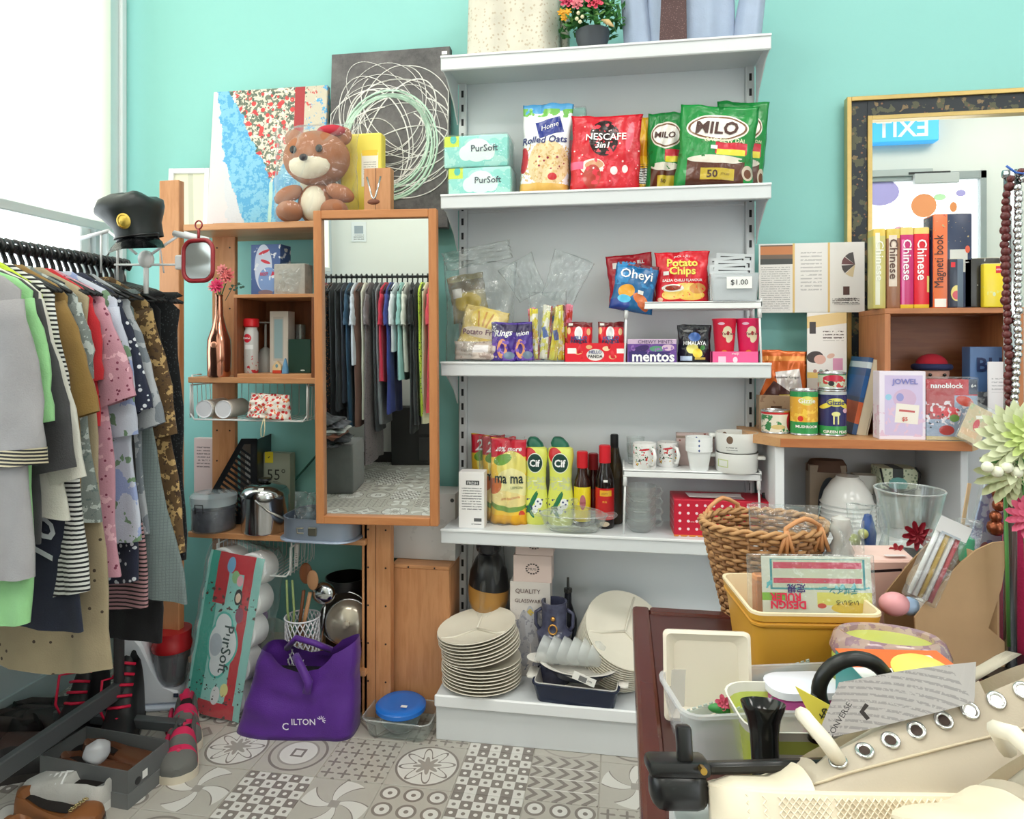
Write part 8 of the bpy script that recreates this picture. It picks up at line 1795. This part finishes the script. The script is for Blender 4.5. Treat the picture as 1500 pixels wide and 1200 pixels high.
# tinsel bead garland, stand and necklaces
pole = D(1480, 960, 1.0); ns_ = thing('necklace_stand', 'chrome pole stand at the right edge hung with bead necklaces', 'stand', (pole.x, pole.y, TZ))
link('pole', tube([(0, 0, 0), (0, 0, .735)], .0085, 16), M((190, 194, 196), .18, 1), ns_, True); link('cross_arm', tube([(-.01, 0, .73), (.16, -.02, .735)], .006, 10), M((190, 194, 196), .18, 1), ns_, True); link('stand_foot', cyl(.06, .008, 28), M((60, 60, 62), .3, .8), ns_)
def necklace(label, pts, r0, c, metal=0, rough=.25, var=0):
    t = thing('bead_necklace', label, 'necklace', pts[0], 0, 'bead necklaces on the chrome stand'); o0 = Vector(pts[0]); bm = B(); d = 0
    P_ = [Vector(p)-o0 for p in pts]; rn = random.Random(4)
    for a, b_ in zip(P_, P_[1:]):
        n_ = max(1, int((b_-a).length/(r0*1.55)))
        for i in range(n_): sphere(r0*(1+var*rn.uniform(-.4, .5)), bm, tuple(a.lerp(b_, i/n_)+Vector((rn.uniform(-1, 1), rn.uniform(-1, 1), 0))*r0*.25), u=8, v=6)
    o = link('beads', bm, M(c, rough, metal), t, True); o['kind'] = 'stuff'; return t
dn = .98
def Q(px, py, d=dn): return tuple(D(px, py, d))
necklace('dark brown rough bead necklace at the far left of the stand', [Q(1497, 252), Q(1482, 262), Q(1474, 285), Q(1473, 400), Q(1476, 500), Q(1480, 620), Q(1484, 700)], .0062, (96, 40, 40), var=.4)
necklace('silver ball bead necklace beside the brown one', [Q(1500, 262, .97), Q(1492, 275, .97), Q(1491, 400, .97), Q(1490, 520, .97), Q(1486, 600, .97)], .0055, (206, 206, 208), 1, .2)
necklace('black glass bead necklace between the brown and silver strands', [Q(1497, 258, 1.0), Q(1487, 280, 1.0), Q(1483, 330, 1.0), Q(1484, 480, 1.0), Q(1483, 590, 1.0)], .0048, (30, 40, 38), 0, .12)
necklace('copper tinsel-like bead garland hanging below the white flower', [Q(1470, 690, 1.05), Q(1462, 740, 1.05), Q(1455, 790, 1.05)], .0105, (140, 76, 50), .7, .25, .5)
v_ = Vector(Q(1474, 243, .97))-ns_.location; link('blue_cord', xf(tube([(0, 0, 0), (.012, 0, -.010), (.022, 0, -.012), (.04, 0, .0)], .0016, 6), tuple(v_)), M((50, 100, 190), .4), ns_, True, label='thin bright blue cord') if False else link('blue_cord', xf(tube([(0, 0, 0), (.012, 0, -.010), (.022, 0, -.012), (.04, 0, .0)], .0016, 6), tuple(v_)), M((50, 100, 190), .4), ns_, True)
bloomc = D(1500, 652, .93); wf = thing('artificial_chrysanthemum', 'large pale green-white artificial chrysanthemum at the right edge', 'flower', tuple(bloomc))
for L in range(6):
    bloom(wf, (0, -.006*L, .004*L), .062-.0085*L, (214, 226, 160) if L > 1 else (226, 232, 190), 1, 17-L, up=(-.25, -1, .3), cup=.3+L*.15, name='petal_ring', m=M((206, 224, 140) if L > 2 else (228, 234, 196), .6), pw=1.1)
for k in range(7): link('bud', sphere(.0075, c=(-.055+.012*k, -.02, -.028-.006*(k % 2)), u=10, v=7), M((236, 238, 216), .5), wf, True)
link('stem', tube([(0, .01, 0), (.02, .02, -.15), (.03, .02, CH-.147*.93-TZ > 0 and -.3)], .003, 6), M((80, 140, 70)), wf, True)
leafy(wf, 24, .04, .03, (90, 150, 80), 9, (0, -.01, -.03), .02, name='leaf_cluster')
wf2 = thing('artificial_chrysanthemum', 'half-hidden lower blossom of pale green below the large white one', 'flower', tuple(D(1478, 695, .96)))
for L in range(4): bloom(wf2, (0, -.005*L, 0), .045-.009*L, (220, 228, 180), 1, 14-L, up=(-.3, -1, -.2), cup=.3+L*.15, name='petal_ring', m=M((222, 230, 184), .6), pw=1.1)
pk = thing('artificial_chrysanthemum', 'bright pink artificial blossom on the right edge below the pale one', 'flower', tuple(D(1508, 757, .93)))
for L in range(4): bloom(pk, (0, -.005*L, 0), .03-.005*L, (236, 110, 140), 1, 12-L, up=(-.3, -1, .1), cup=.4+L*.15, name='petal_ring', m=M((236, 112, 146), .6), pw=1.1)
for (o_, zt2) in ((pk, .2), (wf2, .25)): link('stem', tube([(0, .01, 0), (.01, .02, -zt2)], .0025, 6), M((80, 140, 70)), o_, True)
t = thing('magenta_cloth', 'magenta cloth bunched behind the chrome pole at the right edge', 'cloth', tuple(D(1512, 960, 1.08))); bm = drape(.09, .30, .012, 6, 71, .06, .9, nu=14); link('cloth_folds', bm, cloth((196, 30, 90)), t, True)
t = thing('black_case', 'black case standing behind the chrome pole', 'case', tuple(D(1470, 960, 1.12)), 8); link('case_body', cbox(.06, .05, .13, .006, seg=2), M((26, 26, 28), .4), t, 40); link('case_handle', tube([(-.015, 0, .13), (-.012, 0, .145), (.012, 0, .145), (.015, 0, .13)], .003, 6), M((40, 40, 42), .4), t, True)
